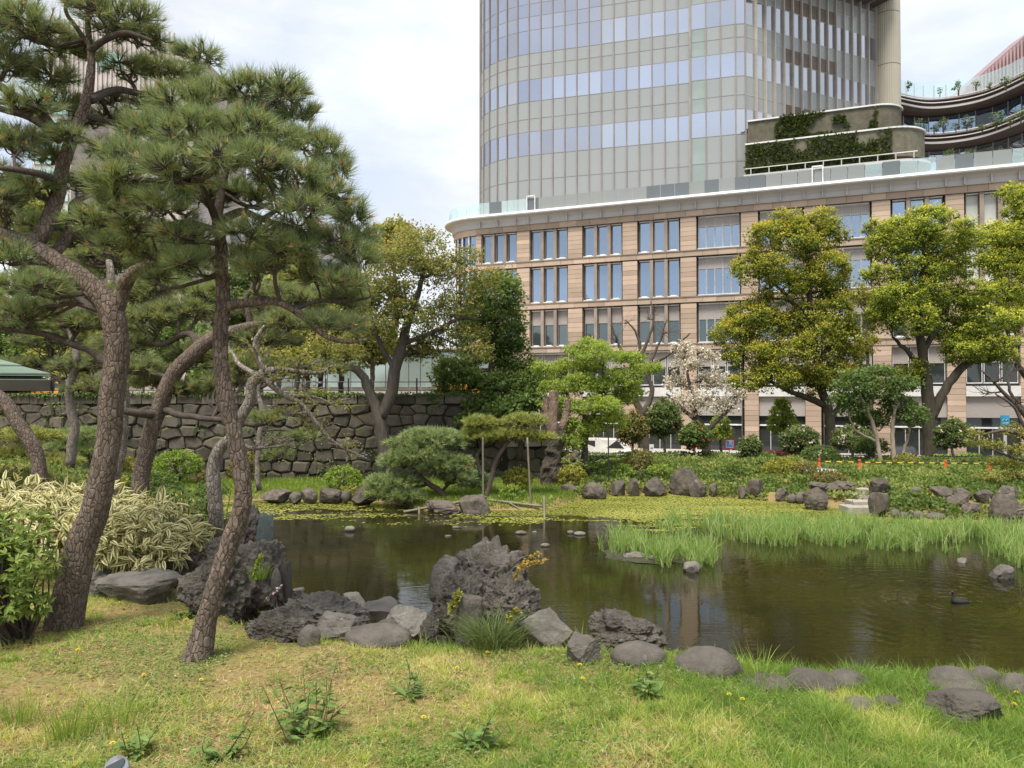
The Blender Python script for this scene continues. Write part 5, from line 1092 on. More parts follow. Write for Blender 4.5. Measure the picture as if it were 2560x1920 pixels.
# ------------------------------------------------------------------ clipped shrubs
SH = [('bright green clipped azalea dome between the pine trunks', 385,1004,54,34,41,L_azal), ('rounded two-toned azalea right of the slender pine', 740,1032,42,28,38.5,L_azal), ('yellow-green ball shrub behind the support pole', 1120,1035,35,26,37,L_ball),
 ('low yellow-green ball shrub below the taller one', 1108,1063,28,16,35.6,L_azal), ('yellow ball shrub at the foot of the dead trunk', 1236,1030,33,26,40,L_ball), ('bronze squarish clipped shrub before the hedges', 1382,1002,32,34,43,L_brown),
 ('orange-tipped wide clipped shrub among the hedges', 1688,1015,40,28,42,L_ball), ('bronze clipped shrub beside the aluminium ladder', 1738,1020,32,24,41,L_brown), ('low bluish spreading shrub right of the garden pine', 1018,1036,50,20,38.5,L_blue),
 ('low grey-green mound shrub below the azalea dome', 325,1045,62,28,38.5,L_mid), ('bronze round shrub behind the crooked pine trunk', 446,1030,24,18,41,L_brown), ('dark bronze bush against the wall behind the crooked trunk', 530,1010,40,38,42.5,L_brown),
 ('bright green round shrub behind the left curved trunk', 165,992,34,24,41,L_azal), ('yellow variegated shrub at the foot of the pale trunks', 1958,1008,32,32,46,L_yel), ('mid green shrub left of the camphor trunk', 1770,985,42,26,48,L_mid),
 ('green spreading shrub under the small airy tree', 1880,965,40,24,50,L_mid), ('dark shrub peeping out behind the garden pine', 1000,1010,30,18,41,L_dark), ('small bright shrub beside the leaning shore stone', 755,1062,22,14,37.3,L_yel), ('orange bronze shrub behind the garden pine branches', 1000,1020,28,18,39.5,L_brown)]
SH += [('olive shrub under the left cloud-pruned pine', 225,1045,52,26,37,L_ball), ('wide light green shrub at the far left bank', 95,1062,62,22,36,L_azal), ('light green shrub at the left picture edge by the far bank', 15,1045,50,24,37,L_ball), ('olive mound shrub left of the azalea dome', 290,1010,44,24,41.5,L_ball), ('low leafy shrub between the upright stone and the pyramid boulder', 1388,1028,18,14,41,L_mid), ('fresh green shrub behind the pyramid boulder', 1425,1018,28,16,42,L_azal), ('spreading green shrub right of the tallest boulder', 1560,1042,36,22,40.6,L_mid), ('leafy shrub below the middle hedge row', 1580,1020,40,16,42.5,L_mid), ('low green shrub left of the grooved stone', 1606,1060,16,12,39.2,L_azal), ('shrub between the grooved stone and the dark boulder', 1664,1050,20,20,39.4,L_mid), ('straw-toned low shrub above the blocky boulder', 1790,1032,40,14,38.8,L_brown), ('green shrub beside the upper steps', 1915,1078,26,18,35,L_mid), ('leafy mound right of the steps', 1965,1082,40,22,34,L_mid), ('leafy mound below the slope rocks', 2020,1092,36,18,33.2,L_mid), ('green mound among the slope rocks', 2120,1070,34,18,34.4,L_mid), ('wide leafy mound at the right end of the bank', 2195,1050,50,20,37,L_mid), ('light green shrub on the right bank crest', 1985,1040,44,16,39.5,L_azal), ('bushy green shrub at the foot of the right camphor', 2060,1030,46,16,43,L_mid), ('dark bushy shrub behind the third cone', 2105,1005,50,18,47,L_dark), ('green shrub beside the small fence panel', 1345,1020,26,18,42,L_azal), ('mid green shrub behind the yellow ball shrub', 1275,1015,34,22,43,L_mid)]
for lab, x, y, rx, ry, Y, lm in SH: shrub('shrub', lab, 'shrubs round the pond', x, y, rx, ry, Y, lm, square=1 if 'squarish' in lab else 0)

# ------------------------------------------------------------------ rocks
K_lava = ROCK('dark lava rock', (.150,.132,.110), (.042,.037,.032), 7, (.33,.31,.26), .65, .02, 1.0, 26)
K_grey = ROCK('grey boulder', (.19,.172,.148), (.075,.068,.058), 5, (.36,.33,.30), .55, 0, .7, 24)
K_round = ROCK('worn brown-grey cobble', (.14,.122,.102), (.068,.06,.05), 7, (.21,.185,.165), .5, 0, .7, 40)
K_pale = ROCK('pale flat stone', (.25,.228,.19), (.13,.118,.098), 6, (.5,.48,.44), .4, 0, .5, 30)
K_blue = ROCK('blue-grey upright slab', (.10,.122,.116), (.045,.058,.056), 5, (.24,.25,.24), .4, .05, .6, 20)
K_far = ROCK('far shore boulder', (.15,.125,.10), (.042,.036,.029), 3.2, (.30,.27,.24), .45, .12, .9, 8)
ICO = {}
def ico(sub):
    if sub not in ICO:
        bm = bmesh.new(); bmesh.ops.create_icosphere(bm, subdivisions=sub, radius=1); bm.verts.ensure_lookup_table()
        ICO[sub] = (np.array([v.co[:] for v in bm.verts]), np.array([[v.index for v in f.verts] for f in bm.faces])); bm.free()
    return ICO[sub]
def rock(label, x0, x1, y0, y1, Y, mat, kind='boulder', seed=None, dep=.8, sub=4, tilt=0, name='rock', group=None, catg='rock', sink=.15, lean=0):
    """boulder seen in the view box x0..x1, y0..y1 at distance Y"""
    seed = seed if seed is not None else int(x0*7+y0*3) % 997; g = np.random.default_rng(seed)
    p0 = ad((x0+x1)/2, y0, Y); p1 = ad((x0+x1)/2, y1, Y); a = pm(x1-x0, Y)/2; h_ = (p0[2]-p1[2])*(1+sink); c = np.array((p0[0], Y+a*dep*.5, p0[2]-h_/2))
    V, F = ico(sub); V = V.copy()
    npl, lo, hi, am, fr = {'boulder': (12,.52,.86,.16,1.5), 'lava': (6,.62,.92,.34,1.9), 'round': (3,.80,.97,.09,1.2), 'slab': (13,.42,.80,.10,1.8), 'wedge': (12,.40,.76,.10,1.5)}[kind]
    for q in range(npl):
        n_ = unit(g.normal(size=3)*np.array((1,1,.8))); dd = V@n_; o_ = g.uniform(lo, hi); k = dd > o_; V[k] -= (dd[k]-o_)[:,None]*n_*.96
    if kind == 'slab':
        k = V[:,2] > .45; V[k,2] = .45+(V[k,2]-.45)*.12
    nz = fbm(V*fr+seed, 4, seed)-.5; V = V*(1+nz*am*2)[:,None]
    if kind == 'lava':
        rg = 1-np.abs(fbm(V*2.6+seed, 4, seed+3)*2-1)*1.6; V = V*(1+(rg-.6)*.22)[:,None]
        r2 = 1-np.abs(vn(V*7+seed, seed+6)*2-1); V = V*(1+(r2-.5)*.10)[:,None]; V = V*(1+(fbm(V*14+seed, 3, seed+8)-.5)*.16)[:,None]
    elif kind != 'round':
        st = np.abs(vn(np.column_stack([V[:,0]*1.5, V[:,1]*1.5, V[:,2]*6])+seed, seed+11)-.5); V = V*(1+(fbm(V*4+seed, 5, seed+5, .62)-.5)*.20-(st < .06)*.035)[:,None]
    else: V = V*(1+(fbm(V*2.4+seed, 5, seed+5, .6)-.5)*.14)[:,None]
    V[:,0] += lean*V[:,2]
    lo_, hi_ = V.min(0), V.max(0); V = (V-(lo_+hi_)/2)/((hi_-lo_)/2)
    ct, st_ = math.cos(R(tilt)), math.sin(R(tilt))
    W_ = V*np.array((a, a*dep, h_/2)); W_ = np.column_stack([W_[:,0]*ct+W_[:,2]*st_, W_[:,1], -W_[:,0]*st_+W_[:,2]*ct])
    o = wobj(name, W_+c, F, mat, base=(c[0], c[1], c[2]-h_/2), smooth=kind == 'round')
    return tag(o, label, catg, group)
G1 = 'rocks piled on the near bank'; G2 = 'edging stones in the grass'; G3 = 'boulders along the far shore'
for r_ in [
 ('large rough lava boulder right behind the crooked pine trunk', 372,548,1192,1338,5.68,K_lava,'lava',dict(sub=6)),
 ('domed dark lava rock with mossy top, left edge of the pond', 470,622,1166,1300,6.1,K_lava,'lava',dict(sub=5)),
 ('long low grey rock lying under the cream bamboo', 188,385,1236,1300,6.1,K_grey,'boulder',dict(dep=.5)),
 ('squat grey rock behind the thick pine trunk', 172,262,1232,1285,6.3,K_grey,'boulder',dict(sub=5)),
 ('dark rock in the shade under the bamboo', 330,440,1195,1260,6.6,K_lava,'lava',dict(sub=5)),
 ('small egg-shaped grey stone leaning on the domed lava rock', 584,606,1228,1272,5.9,K_grey,'round',{}),
 ('narrow upright stone post at the water edge', 604,627,1212,1300,6.0,K_round,'slab',dict(dep=1)),
 ('blue-grey upright stone slab behind the lava rocks', 553,591,1108,1200,6.6,K_blue,'slab',dict(dep=.6,lean=-.12)),
 ('jagged dark stones stacked beside the blue-grey slab', 500,566,1088,1180,6.7,K_lava,'lava',dict(sub=5)),
 ('broken dark rock above the lava boulder', 436,520,1160,1215,6.5,K_lava,'lava',dict(sub=5)),
 ('angled grey slate rock between the lava and the pale slabs', 588,795,1284,1372,5.6,K_grey,'lava',dict(sub=6,dep=.6,tilt=8)),
 ('dark crumbling lava strip at the grass edge', 522,690,1312,1392,5.12,K_lava,'lava',dict(sub=6,dep=.5)),
 ('rounded dark rock right of the slate', 672,800,1328,1392,5.2,K_grey,'boulder',dict(sub=5,dep=.6)),
 ('small smooth dark stone in the grass below the lava strip', 640,690,1352,1398,5.0,K_round,'round',{}),
 ('small pale flat stone at the water line', 735,792,1286,1310,6.7,K_pale,'slab',dict(dep=.9)),
 ('tiny pale flat stone behind the domed lava rock', 612,652,1272,1290,6.6,K_pale,'slab',dict(dep=.9)),
 ('long pale flat slab leading to the water', 782,880,1310,1352,6.0,K_pale,'slab',dict(dep=1.2)),
 ('smooth brownish dome stone half buried in the grass', 740,885,1356,1402,5.02,K_round,'round',dict(sub=5,dep=.7)),
 ('small smooth dome stone behind the larger one', 808,866,1340,1372,5.3,K_round,'round',{}),
 ('light grey jagged rock right of the pale slab', 828,945,1310,1380,5.35,K_pale,'wedge',dict(sub=5)),
 ('dark mossy lump beside the jagged light rock', 903,948,1322,1386,5.2,K_lava,'lava',dict(sub=5)),
 ('big lava boulder crowning the rock group in the middle of the near bank', 952,1142,1170,1320,6.0,K_lava,'lava',dict(sub=6,seed=77)),
 ('smooth grey angular face on the left of the big central boulder', 924,992,1200,1290,5.95,K_grey,'wedge',dict(sub=5)),
 ('dark lava rock below the big central boulder at left', 924,1066,1232,1360,5.6,K_lava,'lava',dict(sub=6)),
 ('craggy lava rock below the big central boulder at right', 1035,1172,1238,1350,5.5,K_lava,'lava',dict(sub=6)),
 ('leaning brown-grey stone left of the sedge tuft', 978,1046,1288,1392,5.12,K_round,'slab',dict(lean=.25)),
 ('sloping slab right of the sedge tuft', 1110,1236,1322,1402,5.05,K_grey,'wedge',dict(tilt=16)),
 ('low craggy lava rock at the pond edge right of the central group', 1272,1446,1322,1412,5.15,K_lava,'lava',dict(sub=6))]:
    rock(r_[0], *r_[1:6], r_[6], r_[7], group=G1, sink=1.6 if 'flat s' in r_[0] else .4, **r_[8])
for r_ in [
 ('ridged wedge stone at the left end of the edging', 1218,1322,1376,1448,4.95,K_round,'wedge',dict(tilt=12)), ('flat oval cobble behind the wedge stone', 1322,1446,1396,1440,5.0,K_round,'round',{}),
 ('largest smooth oval stone of the grass edging', 1462,1612,1410,1478,4.7,K_round,'round',dict(sub=5)), ('whitish flat stone at the brow, left one', 1692,1764,1405,1430,4.85,K_pale,'wedge',{}),
 ('whitish flat stone at the brow, right one', 1752,1834,1406,1436,4.8,K_pale,'wedge',{}), ('low stone almost sunk in the grass next to the largest oval', 1604,1722,1466,1496,4.55,K_round,'round',{}),
 ('long stone sloping down to the right', 1702,1826,1456,1506,4.5,K_round,'round',dict(tilt=10)), ('flat-topped cobble beyond the sloping stone', 1788,1892,1456,1496,4.6,K_round,'round',{}),
 ('low brown stone near the right edge', 2015,2128,1450,1494,4.6,K_round,'round',{}), ('sunken flat stone before the low brown one', 2020,2150,1474,1502,4.42,K_round,'round',{}),
 ('round dark cobble at the pond brow', 2100,2172,1446,1492,4.62,K_round,'round',{}), ('round dark cobble cut by the right edge', 2163,2235,1460,1516,4.48,K_round,'round',{}),
 ('large creased stone lying in the grass at lower right', 2022,2178,1505,1574,4.2,K_round,'boulder',dict(sub=5)), ('small dark stone between grass clumps', 1893,1958,1508,1534,4.3,K_round,'round',{}),
 ('low cobble left of the creased stone', 1830,1900,1512,1534,4.32,K_round,'round',{})]:
    hq = r_[4]-r_[3]; gq = gd((r_[1]+r_[2])/2, r_[4]-hq*.25); rock(r_[0], r_[1], r_[2], r_[3]-hq*.02, r_[4], gq[1]-.02, r_[6], r_[7], group=G2, sink=.45, **{'sub': 5, **r_[8]})
for r_ in [
 ('pale low boulder on the left far shore', 558,626,1057,1084,37.3,'boulder'), ('small stone between the low shore boulders', 622,652,1062,1084,37.3,'boulder'), ('squat grey shore boulder left of the azalea', 648,686,1054,1084,37.2,'boulder'), ('broad shore boulder below the azalea', 684,740,1055,1085,37.2,'boulder'), ('small pale stone beside the broad shore boulder', 736,756,1060,1082,37,'round'),
 ('tilted dark shore stone with pale tip', 756,812,1050,1088,36.6,'wedge'), ('dark boulder under the garden pine at the water', 990,1060,1070,1112,34.2,'boulder'), ('flat low dark rock under the garden pine', 915,1000,1082,1112,34.3,'boulder'), ('brown boulder under the yellow ball shrub', 1212,1250,1046,1078,39,'boulder'), ('low dark boulder right of the yellow ball shrub', 1255,1312,1042,1078,39,'boulder'),
 ('small angular boulder left of the dark fence panel', 1320,1352,1036,1068,40.2,'wedge'), ('upright brown stone beside the bronze shrub', 1354,1382,1034,1068,40,'slab'), ('pyramid-shaped brown boulder on the far shore', 1390,1446,1031,1067,40,'wedge'), ('tallest dark boulder of the far shore with a shoulder', 1450,1512,1011,1070,40.2,'wedge'),
 ('rounded boulder at the foot of the tallest one', 1490,1528,1036,1070,39.7,'boulder'), ('small upright stone right of the tallest boulder', 1534,1552,1044,1070,39.7,'slab'), ('narrow standing stone among the hedges', 1594,1612,1048,1074,39,'slab'), ('tall grey standing stone with grooves', 1617,1654,1035,1078,38.8,'slab'),
 ('rounded dark boulder right of the grooved stone', 1674,1708,1054,1080,38,'boulder'), ('small stone before the steps at left', 1702,1724,1068,1084,37.4,'round'), ('small mossy stone left of the blocky boulder', 1720,1740,1062,1084,37.2,'round'), ('big dark blocky boulder left of the stone steps', 1736,1798,1052,1098,35.2,'boulder'), ('flat cap rock on the blocky boulder', 1750,1788,1042,1060,35.6,'slab'),
 ('dark lava mound behind the blocky boulder', 1780,1862,1040,1070,37.2,'lava'), ('dark round boulder on top beside the steps', 1882,1926,1032,1066,36,'boulder'), ('tall cut-topped stone at the right of the steps', 1884,1922,1064,1115,33,'slab'), ('jagged rock on the planted slope', 2015,2068,1052,1078,35,'wedge'), ('jagged rock beside the one on the slope', 2062,2105,1054,1082,34.6,'boulder'),
 ('lower rock on the slope', 2050,2096,1066,1094,33.6,'boulder'), ('rock between slope and cobbles', 2082,2122,1086,1112,32.4,'boulder'), ('low stone far up the slope', 1968,1994,1052,1066,36.5,'round'), ('tall weathered boulder near the right edge', 2148,2214,1066,1130,31.3,'boulder'), ('rock cut by the right edge behind the tall boulder', 2196,2250,1090,1132,31,'boulder'),
 ('small rock behind the tall right boulder', 2112,2152,1058,1084,34,'boulder'), ('rock behind the tall right boulder, farther right', 2160,2212,1050,1080,34.5,'boulder')]:
    rock(r_[0], *r_[1:5], r_[5]*.972, K_far if r_[6] != 'round' else K_round, r_[6], sub=4 if r_[6] != 'round' else 3, group=G3, sink=.3)
nm_ = ['first','second','third','fourth','fifth','sixth','seventh','eighth']
for k, (x0, x1, y0, y1) in enumerate([(1926,1946,1100,1117),(1944,1966,1106,1120),(1960,1974,1112,1121),(1974,1998,1104,1121),(2002,2046,1108,1124),(2046,2074,1112,1126),(2080,2130,1104,1126),(2130,2148,1112,1127)]):
    rock('%s round shore cobble to the right of the stone steps' % nm_[k], x0, x1, y0, y1, 31.8-.05*k, K_round, 'round', sub=3, group='round cobbles along the right shore')
rock('last brownish shore cobble before the tall right boulder', 2146,2186,1110,1128,31.2, K_round, 'round', sub=3, group='round cobbles along the right shore')
for k, (lab, x0, x1, y0, y1) in enumerate([('small grey stone standing in the open water at left', 744,766,1137,1149), ('tiny wet stone in the water near the middle', 976,994,1136,1142), ('pale flat stone in the water, largest near the poles', 1113,1138,1147,1155), ('tiny pale stone in the water by the poles', 1149,1160,1147,1152), ('pale stone in the water just right of the end post', 1168,1188,1174,1182), ('flat grey stone left of the reed island', 1240,1266,1149,1157), ('tiny wet stone left of the reed island', 1225,1240,1146,1154), ('tiny stone in the water before the big boulder', 960,975,1156,1160)]):
    Yw = 5*FPX/((y1-2)*S-993.6); rock(lab, x0, x1, y0, y1, Yw, K_grey, 'round', sub=3, group='stones standing in the pond', sink=.2)
for lab, x0, x1, y0, y1 in (('low flat stone at the left foot of the reed island', 1346,1394,1192,1206), ('small pale stone at the front of the reed island', 1394,1420,1200,1212), ('rounded stone at the right front of the reed island', 1478,1514,1213,1236), ('angular stone under the grass at the right edge of the water', 2148,2200,1222,1250), ('small stone in the reeds at right', 2070,2092,1205,1216)):
    Yw = 5*FPX/((y1-2)*S-993.6); rock(lab, x0, x1, y0, y1, Yw, K_grey, 'boulder', sub=3, group='stones round the reed beds', sink=.4)
# stone steps down to the water
m_step = M('pale step stone', (.36,.325,.275), (.24,.215,.18), 3, .85, .4, 14)
stp = thing('stone_steps', 'short flight of pale stone steps down to the pond', 'steps', ad(1858, 1100, 34))
for k, (x0, x1, y0, y1, Y) in enumerate([(1822,1884,1096,1103,33.6),(1834,1886,1084,1094,34.3),(1840,1888,1070,1079,35.2),(1846,1892,1058,1066,36.2),(1856,1896,1045,1052,37.4)]):
    a_ = ad(x0, y0, Y); b_ = ad(x1, y1, Y); V, F = box(a_[0], b_[0], Y-.5, Y+.5, b_[2]-.3, a_[2]+.06); V += rng.normal(0,.012,V.shape); wobj('step', V, F, m_step, stp)
# ------------------------------------------------------------------ bamboo poles that prop the garden pine
m_bam = M('weathered bamboo', (.20,.175,.12), (.13,.11,.08), 3, .6, .2, 20, stretch=(1,1,.2))
def pole(label, a_, b_, r0, mt=m_bam, nodes=True):
    P = cr([a_, b_], 12); rr_ = np.full(12, r0)
    if nodes: rr_[::2] *= 1.12
    base = a_ if a_[2] < b_[2] else b_
    V, F = tube(P, rr_, 8); o = wobj('bamboo_pole', V, F, mt, base=base, smooth=True); tag(o, label, 'pole', 'poles propping the garden pine')
pole('left upright pole propping the tall garden pine', ad(1044,1112,35.2), ad(1043,945,35.4), .042)
pole('right upright pole propping the tall garden pine', ad(1148,1118,34.6), ad(1139,945,34.8), .042)
pole('low horizontal bamboo running left from the upright pole', ad(872,1106,33.4), ad(1050,1074,34.8), .06)
pole('low horizontal bamboo running right from the upright pole', ad(1040,1078,34.9), ad(1172,1094,34.2), .055)
pole('short end post standing in the water at the right', ad(1177,1160,31.5), ad(1175,1072,32.6), .045)
pole('short post carrying the left end of the horizontal bamboo', ad(906,1118,33.2), ad(905,1095,33.4), .05)
pole('thin slanting brace beneath the right horizontal bamboo', ad(1100,1086,34.5), ad(1130,1104,34.2), .03)
# low dark fence panel by the shore
dp_ = thing('fence_panel', 'small dark slatted fence panel at the water beside the boulders', 'fence', ad(1298, 1066, 40.6))
for k in range(9):
    a_ = ad(1286+k*3.4, 1070, 40.6); b_ = ad(1286+k*3.4, 1034+k*.3, 40.6); V, F = bar(a_, b_, .05); wobj('slat', V, F, m_iron, dp_)
for yy in (1036, 1052): V, F = bar(ad(1284,yy,40.55), ad(1316,yy+1.5,40.55), .05); wobj('rail', V, F, m_iron, dp_)
V, F = bar(ad(1315,1072,40.5), ad(1314,930,40.5), .06); wobj('post', V, F, m_iron, dp_)

# ------------------------------------------------------------------ hedges and planted banks
def hedge(label, x0, x1, ytop, ybot, Y0, Y1, lm, group='clipped hedges', h=.5, dep=.9, ls=.15, nper=260):
    a_ = ad(x0, ytop, Y0); b_ = ad(x1, ytop, Y1); Ln = np.linalg.norm((b_-a_)[:2]); n = int(Ln*nper); t_ = rng.random(n)
    P = a_+(b_-a_)*t_[:,None]; top = rng.random(n) < .45; w_ = rng.uniform(-dep/2, dep/2, n); hh = rng.random(n)*h
    e = (b_-a_)/Ln; nr_ = np.array((e[1], -e[0], 0)); nr_ = nr_ if nr_[1] < 0 else -nr_
    wav = (fbm(xy0(P[:,0]*1.1, P[:,1]*1.1), 3, 5)-.5)*.3
    P[:,2] += wav-np.where(top, rng.random(n)*.06, hh); P += nr_*np.where(top, w_, dep/2+rng.normal(0,.05,n)+wav*.6)[:,None]
    hd = thing('hedge', label, 'hedge', ((a_+b_)/2)*np.array((1,1,0))+np.array((0,0,min(a_[2],b_[2])-h)), group)
    V, F = leaves(P, sph(n)+np.array((0,-.3,.5)), sph(n)*.6+np.array((0,-.5,.8)), ls*rng.uniform(.7,1.2,n), ls*.6)
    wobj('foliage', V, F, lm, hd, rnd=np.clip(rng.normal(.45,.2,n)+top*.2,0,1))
    V, F = bar(a_-np.array((0,0,.5*h+.10)), b_-np.array((0,0,.5*h+.10)), dep*.8, h*.9); wobj('branches', V, F, B_dark, hd)
hedge('rear clipped hedge row in front of the street', 1270, 1660, 979, 995, 50.5, 50, L_mid, h=.6)
hedge('middle clipped hedge row', 1310, 1670, 997, 1012, 46.8, 46.5, L_mid, h=.55)
hedge('front clipped hedge row above the boulders', 1430, 1680, 1014, 1030, 43.4, 43.2, L_mid, h=.55)
hedge('dark red clipped hedge before the dark entrance', 1640, 1735, 974, 985, 56, 55, L_redh, h=.6)
hedge('small light green clipped hedge box near the right trunk', 2022, 2110, 982, 998, 54, 53.6, L_azal, h=.7)
hedge('dark green low hedge standing in for the shade band behind the cones at right', 1810, 2240, 989, 1010, 50, 48.5, L_dark, h=1.0)  # raised and darkened to stand in for the shade along the fence
# ground cover over the far banks
L_gc = LEAF('ground cover leaf', [(0, (.07,.11,.025)), (.4, (.14,.20,.045)), (.75, (.24,.29,.075)), (1, (.36,.33,.14))], .4)
n = 165000; X = np.where(rng.random(n) < .12, rng.uniform(-30, 4, n), rng.uniform(3, 36, n)); Yc = 30+rng.random(n)*24
u_ = X/Yc*FPX+1280; hh = height(X, Yc); k = (hh > .0) & (u_ > -80) & (u_ < 2700) & ((Yc < WALLY-.3) | (u_ > 1400)) & ((u_ > 1450) | (rng.random(n) < .25))
k &= fbm(xy0(X*.7, Yc*.7), 3, 77) > .34
X, Yc, hh = X[k], Yc[k], hh[k]; n = len(X); tall = fbm(xy0(X*.9, Yc*.9), 3, 83); P = np.column_stack([X, Yc, hh+rng.random(n)*(.12+.9*np.clip(tall-.42,0,1)*(X > 2))])
V, F = leaves(P, sph(n)+np.array((0,-.2,.6)), sph(n)*.7+np.array((0,-.3,.8)), rng.uniform(.13,.27,n), .12)
tag(wobj('ground_cover', V, F, L_gc, rnd=np.clip(fbm(xy0(X*.5,Yc*.5),3,79)*1.2-.1+rng.normal(0,.15,n),0,1)), 'leafy ground cover over the far banks and slopes', 'ground cover', kind='stuff')
n = 22000; X = rng.uniform(-15, -3.4, n); Yc = rng.uniform(7.0, 19, n); k = (height(X, Yc) > 2.6) & (X/Yc > -1.1); X, Yc = X[k], Yc[k]; n = len(X)
V, F = leaves(np.column_stack([X, Yc, height(X, Yc)+rng.random(n)*.12]), sph(n)+np.array((0,-.2,.6)), sph(n)*.7+np.array((0,-.3,.8)), rng.uniform(.06,.13,n), .05); tag(wobj('bank_plants', V, F, L_gc, rnd=rng.random(n)), 'leafy ground cover on the near left bank behind the bamboo', 'ground cover', kind='stuff')
# bright turf on the left far bank
L_turf = LEAF('bright bank grass', [(0, (.11,.18,.03)), (.5, (.21,.31,.05)), (1, (.34,.40,.10))], .45)
n = 60000; X = rng.uniform(-26, 4, n); Yc = rng.uniform(33.5, 43.9, n); hh = height(X, Yc); k = (hh > .05); X, Yc, hh = X[k], Yc[k], hh[k]
V, F = blades(np.column_stack([X, Yc, hh-.02]), rng.uniform(.12,.32,len(X)), .05, rng.normal(0,.5,len(X))); tag(wobj('bank_grass', V, F, L_turf, rnd=np.clip(fbm(xy0(X*.6,Yc*.6),3,80)+rng.normal(0,.15,len(X)),0,1)), 'bright green grass on the far bank below the wall', 'grass', kind='stuff')
# ivy and ferns at the foot of the wall and on its top
n = 9000; X = rng.uniform(-30, -.5, n); w_ = fbm(xy0(X*.45, X*0), 3, 91); z = np.where(rng.random(n) < .5, 5.25-rng.random(n)**1.6*1.6*w_**2, rng.uniform(.2,5.1,n)); k = (fbm(np.stack([X*.9, z*.9, X*0], -1), 3, 93) > .60) | (z > 5.1); X, z = X[k], z[k]; n = len(X)
P = np.column_stack([X, np.full(n, WALLY-.16)+rng.normal(0,.04,n), z]); V, F = leaves(P, sph(n)+np.array((0,-.4,-.3)), sph(n)*.5+np.array((0,-1,.3)), rng.uniform(.1,.2,n), .10)
tag(wobj('wall_ivy', V, F, L_mid, rnd=rng.random(n)), 'small ivy and ferns growing in the castle wall joints', 'ivy', kind='stuff')

# ------------------------------------------------------------------ reed beds
L_reed = LEAF('iris reed blade', [(0, (.16,.25,.07)), (.5, (.28,.41,.125)), (.85, (.40,.50,.20)), (1, (.50,.49,.26))], .5)
def reeds(label, poly, n, h, dens_seed, w=.042):
    poly = np.array([(5*FPX/(v*S-993.6)*((u*S-1280)/FPX), 5*FPX/(v*S-993.6)) for u, v in poly]); lo, hi = poly.min(0), poly.max(0)
    Q = rng.uniform(lo, hi, (n*4,2)); ins = np.zeros(len(Q), bool)
    for q in range(len(poly)):
        a_, b_ = poly[q], poly[q-1]; c = ((a_[1] > Q[:,1]) != (b_[1] > Q[:,1])); xx = (b_[0]-a_[0])*(Q[:,1]-a_[1])/(b_[1]-a_[1]+1e-9)+a_[0]; ins ^= c & (Q[:,0] < xx)
    Q = Q[ins]; k = fbm(xy0(Q[:,0]*1.6, Q[:,1]*1.0), 3, dens_seed) > .36+.12*rng.random(len(Q)); Q = Q[k][:n]; n = len(Q)
    cl_ = np.floor(Q/.30); ct = (cl_+.5)*.30+np.stack([_h(cl_[:,0], cl_[:,1], cl_[:,0]*0, 3), _h(cl_[:,0], cl_[:,1], cl_[:,0]*0, 5)], -1)*.2; Q = Q*.45+ct*.55
    hv = h*rng.uniform(.35,1.25,n)*(.75+.5*_h(cl_[:,0], cl_[:,1], cl_[:,0]*0, 7)); V, F = blades(np.column_stack([Q, np.full(n,-.04)]), hv, w*rng.uniform(.7,1.3,n), np.abs(rng.normal(.22,.34,n)), 4, bend=1.2)
    o = wobj('reed_bed', V, F, L_reed, rnd=np.repeat(np.where(rng.random(n) < .07, 1.0, np.clip(rng.normal(.45,.2,n),0,.9)), 4), base=(*Q.mean(0), 0)); return tag(o, label, 'reeds', kind='stuff')
reeds('small island bed of bright green iris reeds in the pond', [(1268,1184),(1290,1172),(1360,1166),(1450,1176),(1520,1190),(1548,1206),(1530,1226),(1450,1232),(1380,1206),(1310,1198)], 2600, .68, 41)
reeds('long bed of bright green iris reeds reaching the right edge', [(1405,1138),(1450,1124),(1600,1128),(1800,1136),(2000,1142),(2212,1150),(2300,1160),(2300,1250),(2212,1232),(2100,1196),(1960,1192),(1850,1186),(1760,1176),(1680,1182),(1560,1166),(1470,1156)], 12000, .66, 43)
m_mud = M('dark mud', (.06,.06,.025), (.025,.022,.016), 4, .6, .6)
for nm2, cx, cy, rx, ry in (('mud_bank', 1408, 1196, 112, 20),):
    Yc = 5*FPX/(cy*S-993.6); c = at(cx*S, cy*S, Yc); V, F = ico(3); V = V*(1+(fbm(V*3, 3, 5)-.5)*.5)[:,None]*np.array((pm(rx,Yc)*.9, 1.45, .06))+np.array((c[0], c[1], 0)); tag(wobj(nm2, V, F, m_mud), kind='structure')
# ------------------------------------------------------------------ cream-striped bamboo, broad-leaved bush, sedge, ferns on the near bank
m_cr_ = LEAF('cream leaf margin', [(0, (.36,.31,.13)), (.5, (.56,.49,.24)), (1, (.68,.62,.36))], .3, tint=(1,1,.85))
m_gr_ = LEAF('green leaf centre', [(0, (.06,.09,.03)), (1, (.17,.19,.07))], .3)
def stripes(P, D, N, ln, wd):
    D = unit(D); Sx = unit(np.cross(D, N)); nn = unit(np.cross(Sx, D)); ln = ln[:,None]; wd = wd[:,None]; Vs = []
    for t_, w_ in ((0,.15),(.3,1.0),(.65,.85),(1,.04)):
        c = P+D*ln*t_-nn*ln*.22*t_*t_
        for q in (-.5,-.2,.2,.5): Vs.append(c+Sx*wd*w_*q+nn*wd*w_*(.12 if abs(q) > .3 else 0))
    V = np.stack(Vs, 1).reshape(-1,3); n = len(P); f = [];
    for r_ in range(3):
        for q in range(3): f.append([r_*4+q, r_*4+q+1, r_*4+q+5, r_*4+q+4])
    F = (np.arange(n)[:,None,None]*16+np.array(f)[None]).reshape(-1,4); mi = np.tile(np.array([0,1,0]*3), n); return V, F, mi
sa = thing('striped_bamboo', 'mounded dwarf bamboo with cream-edged leaves behind the left pines', 'plant', (-3.6, 7.0, 3.4))
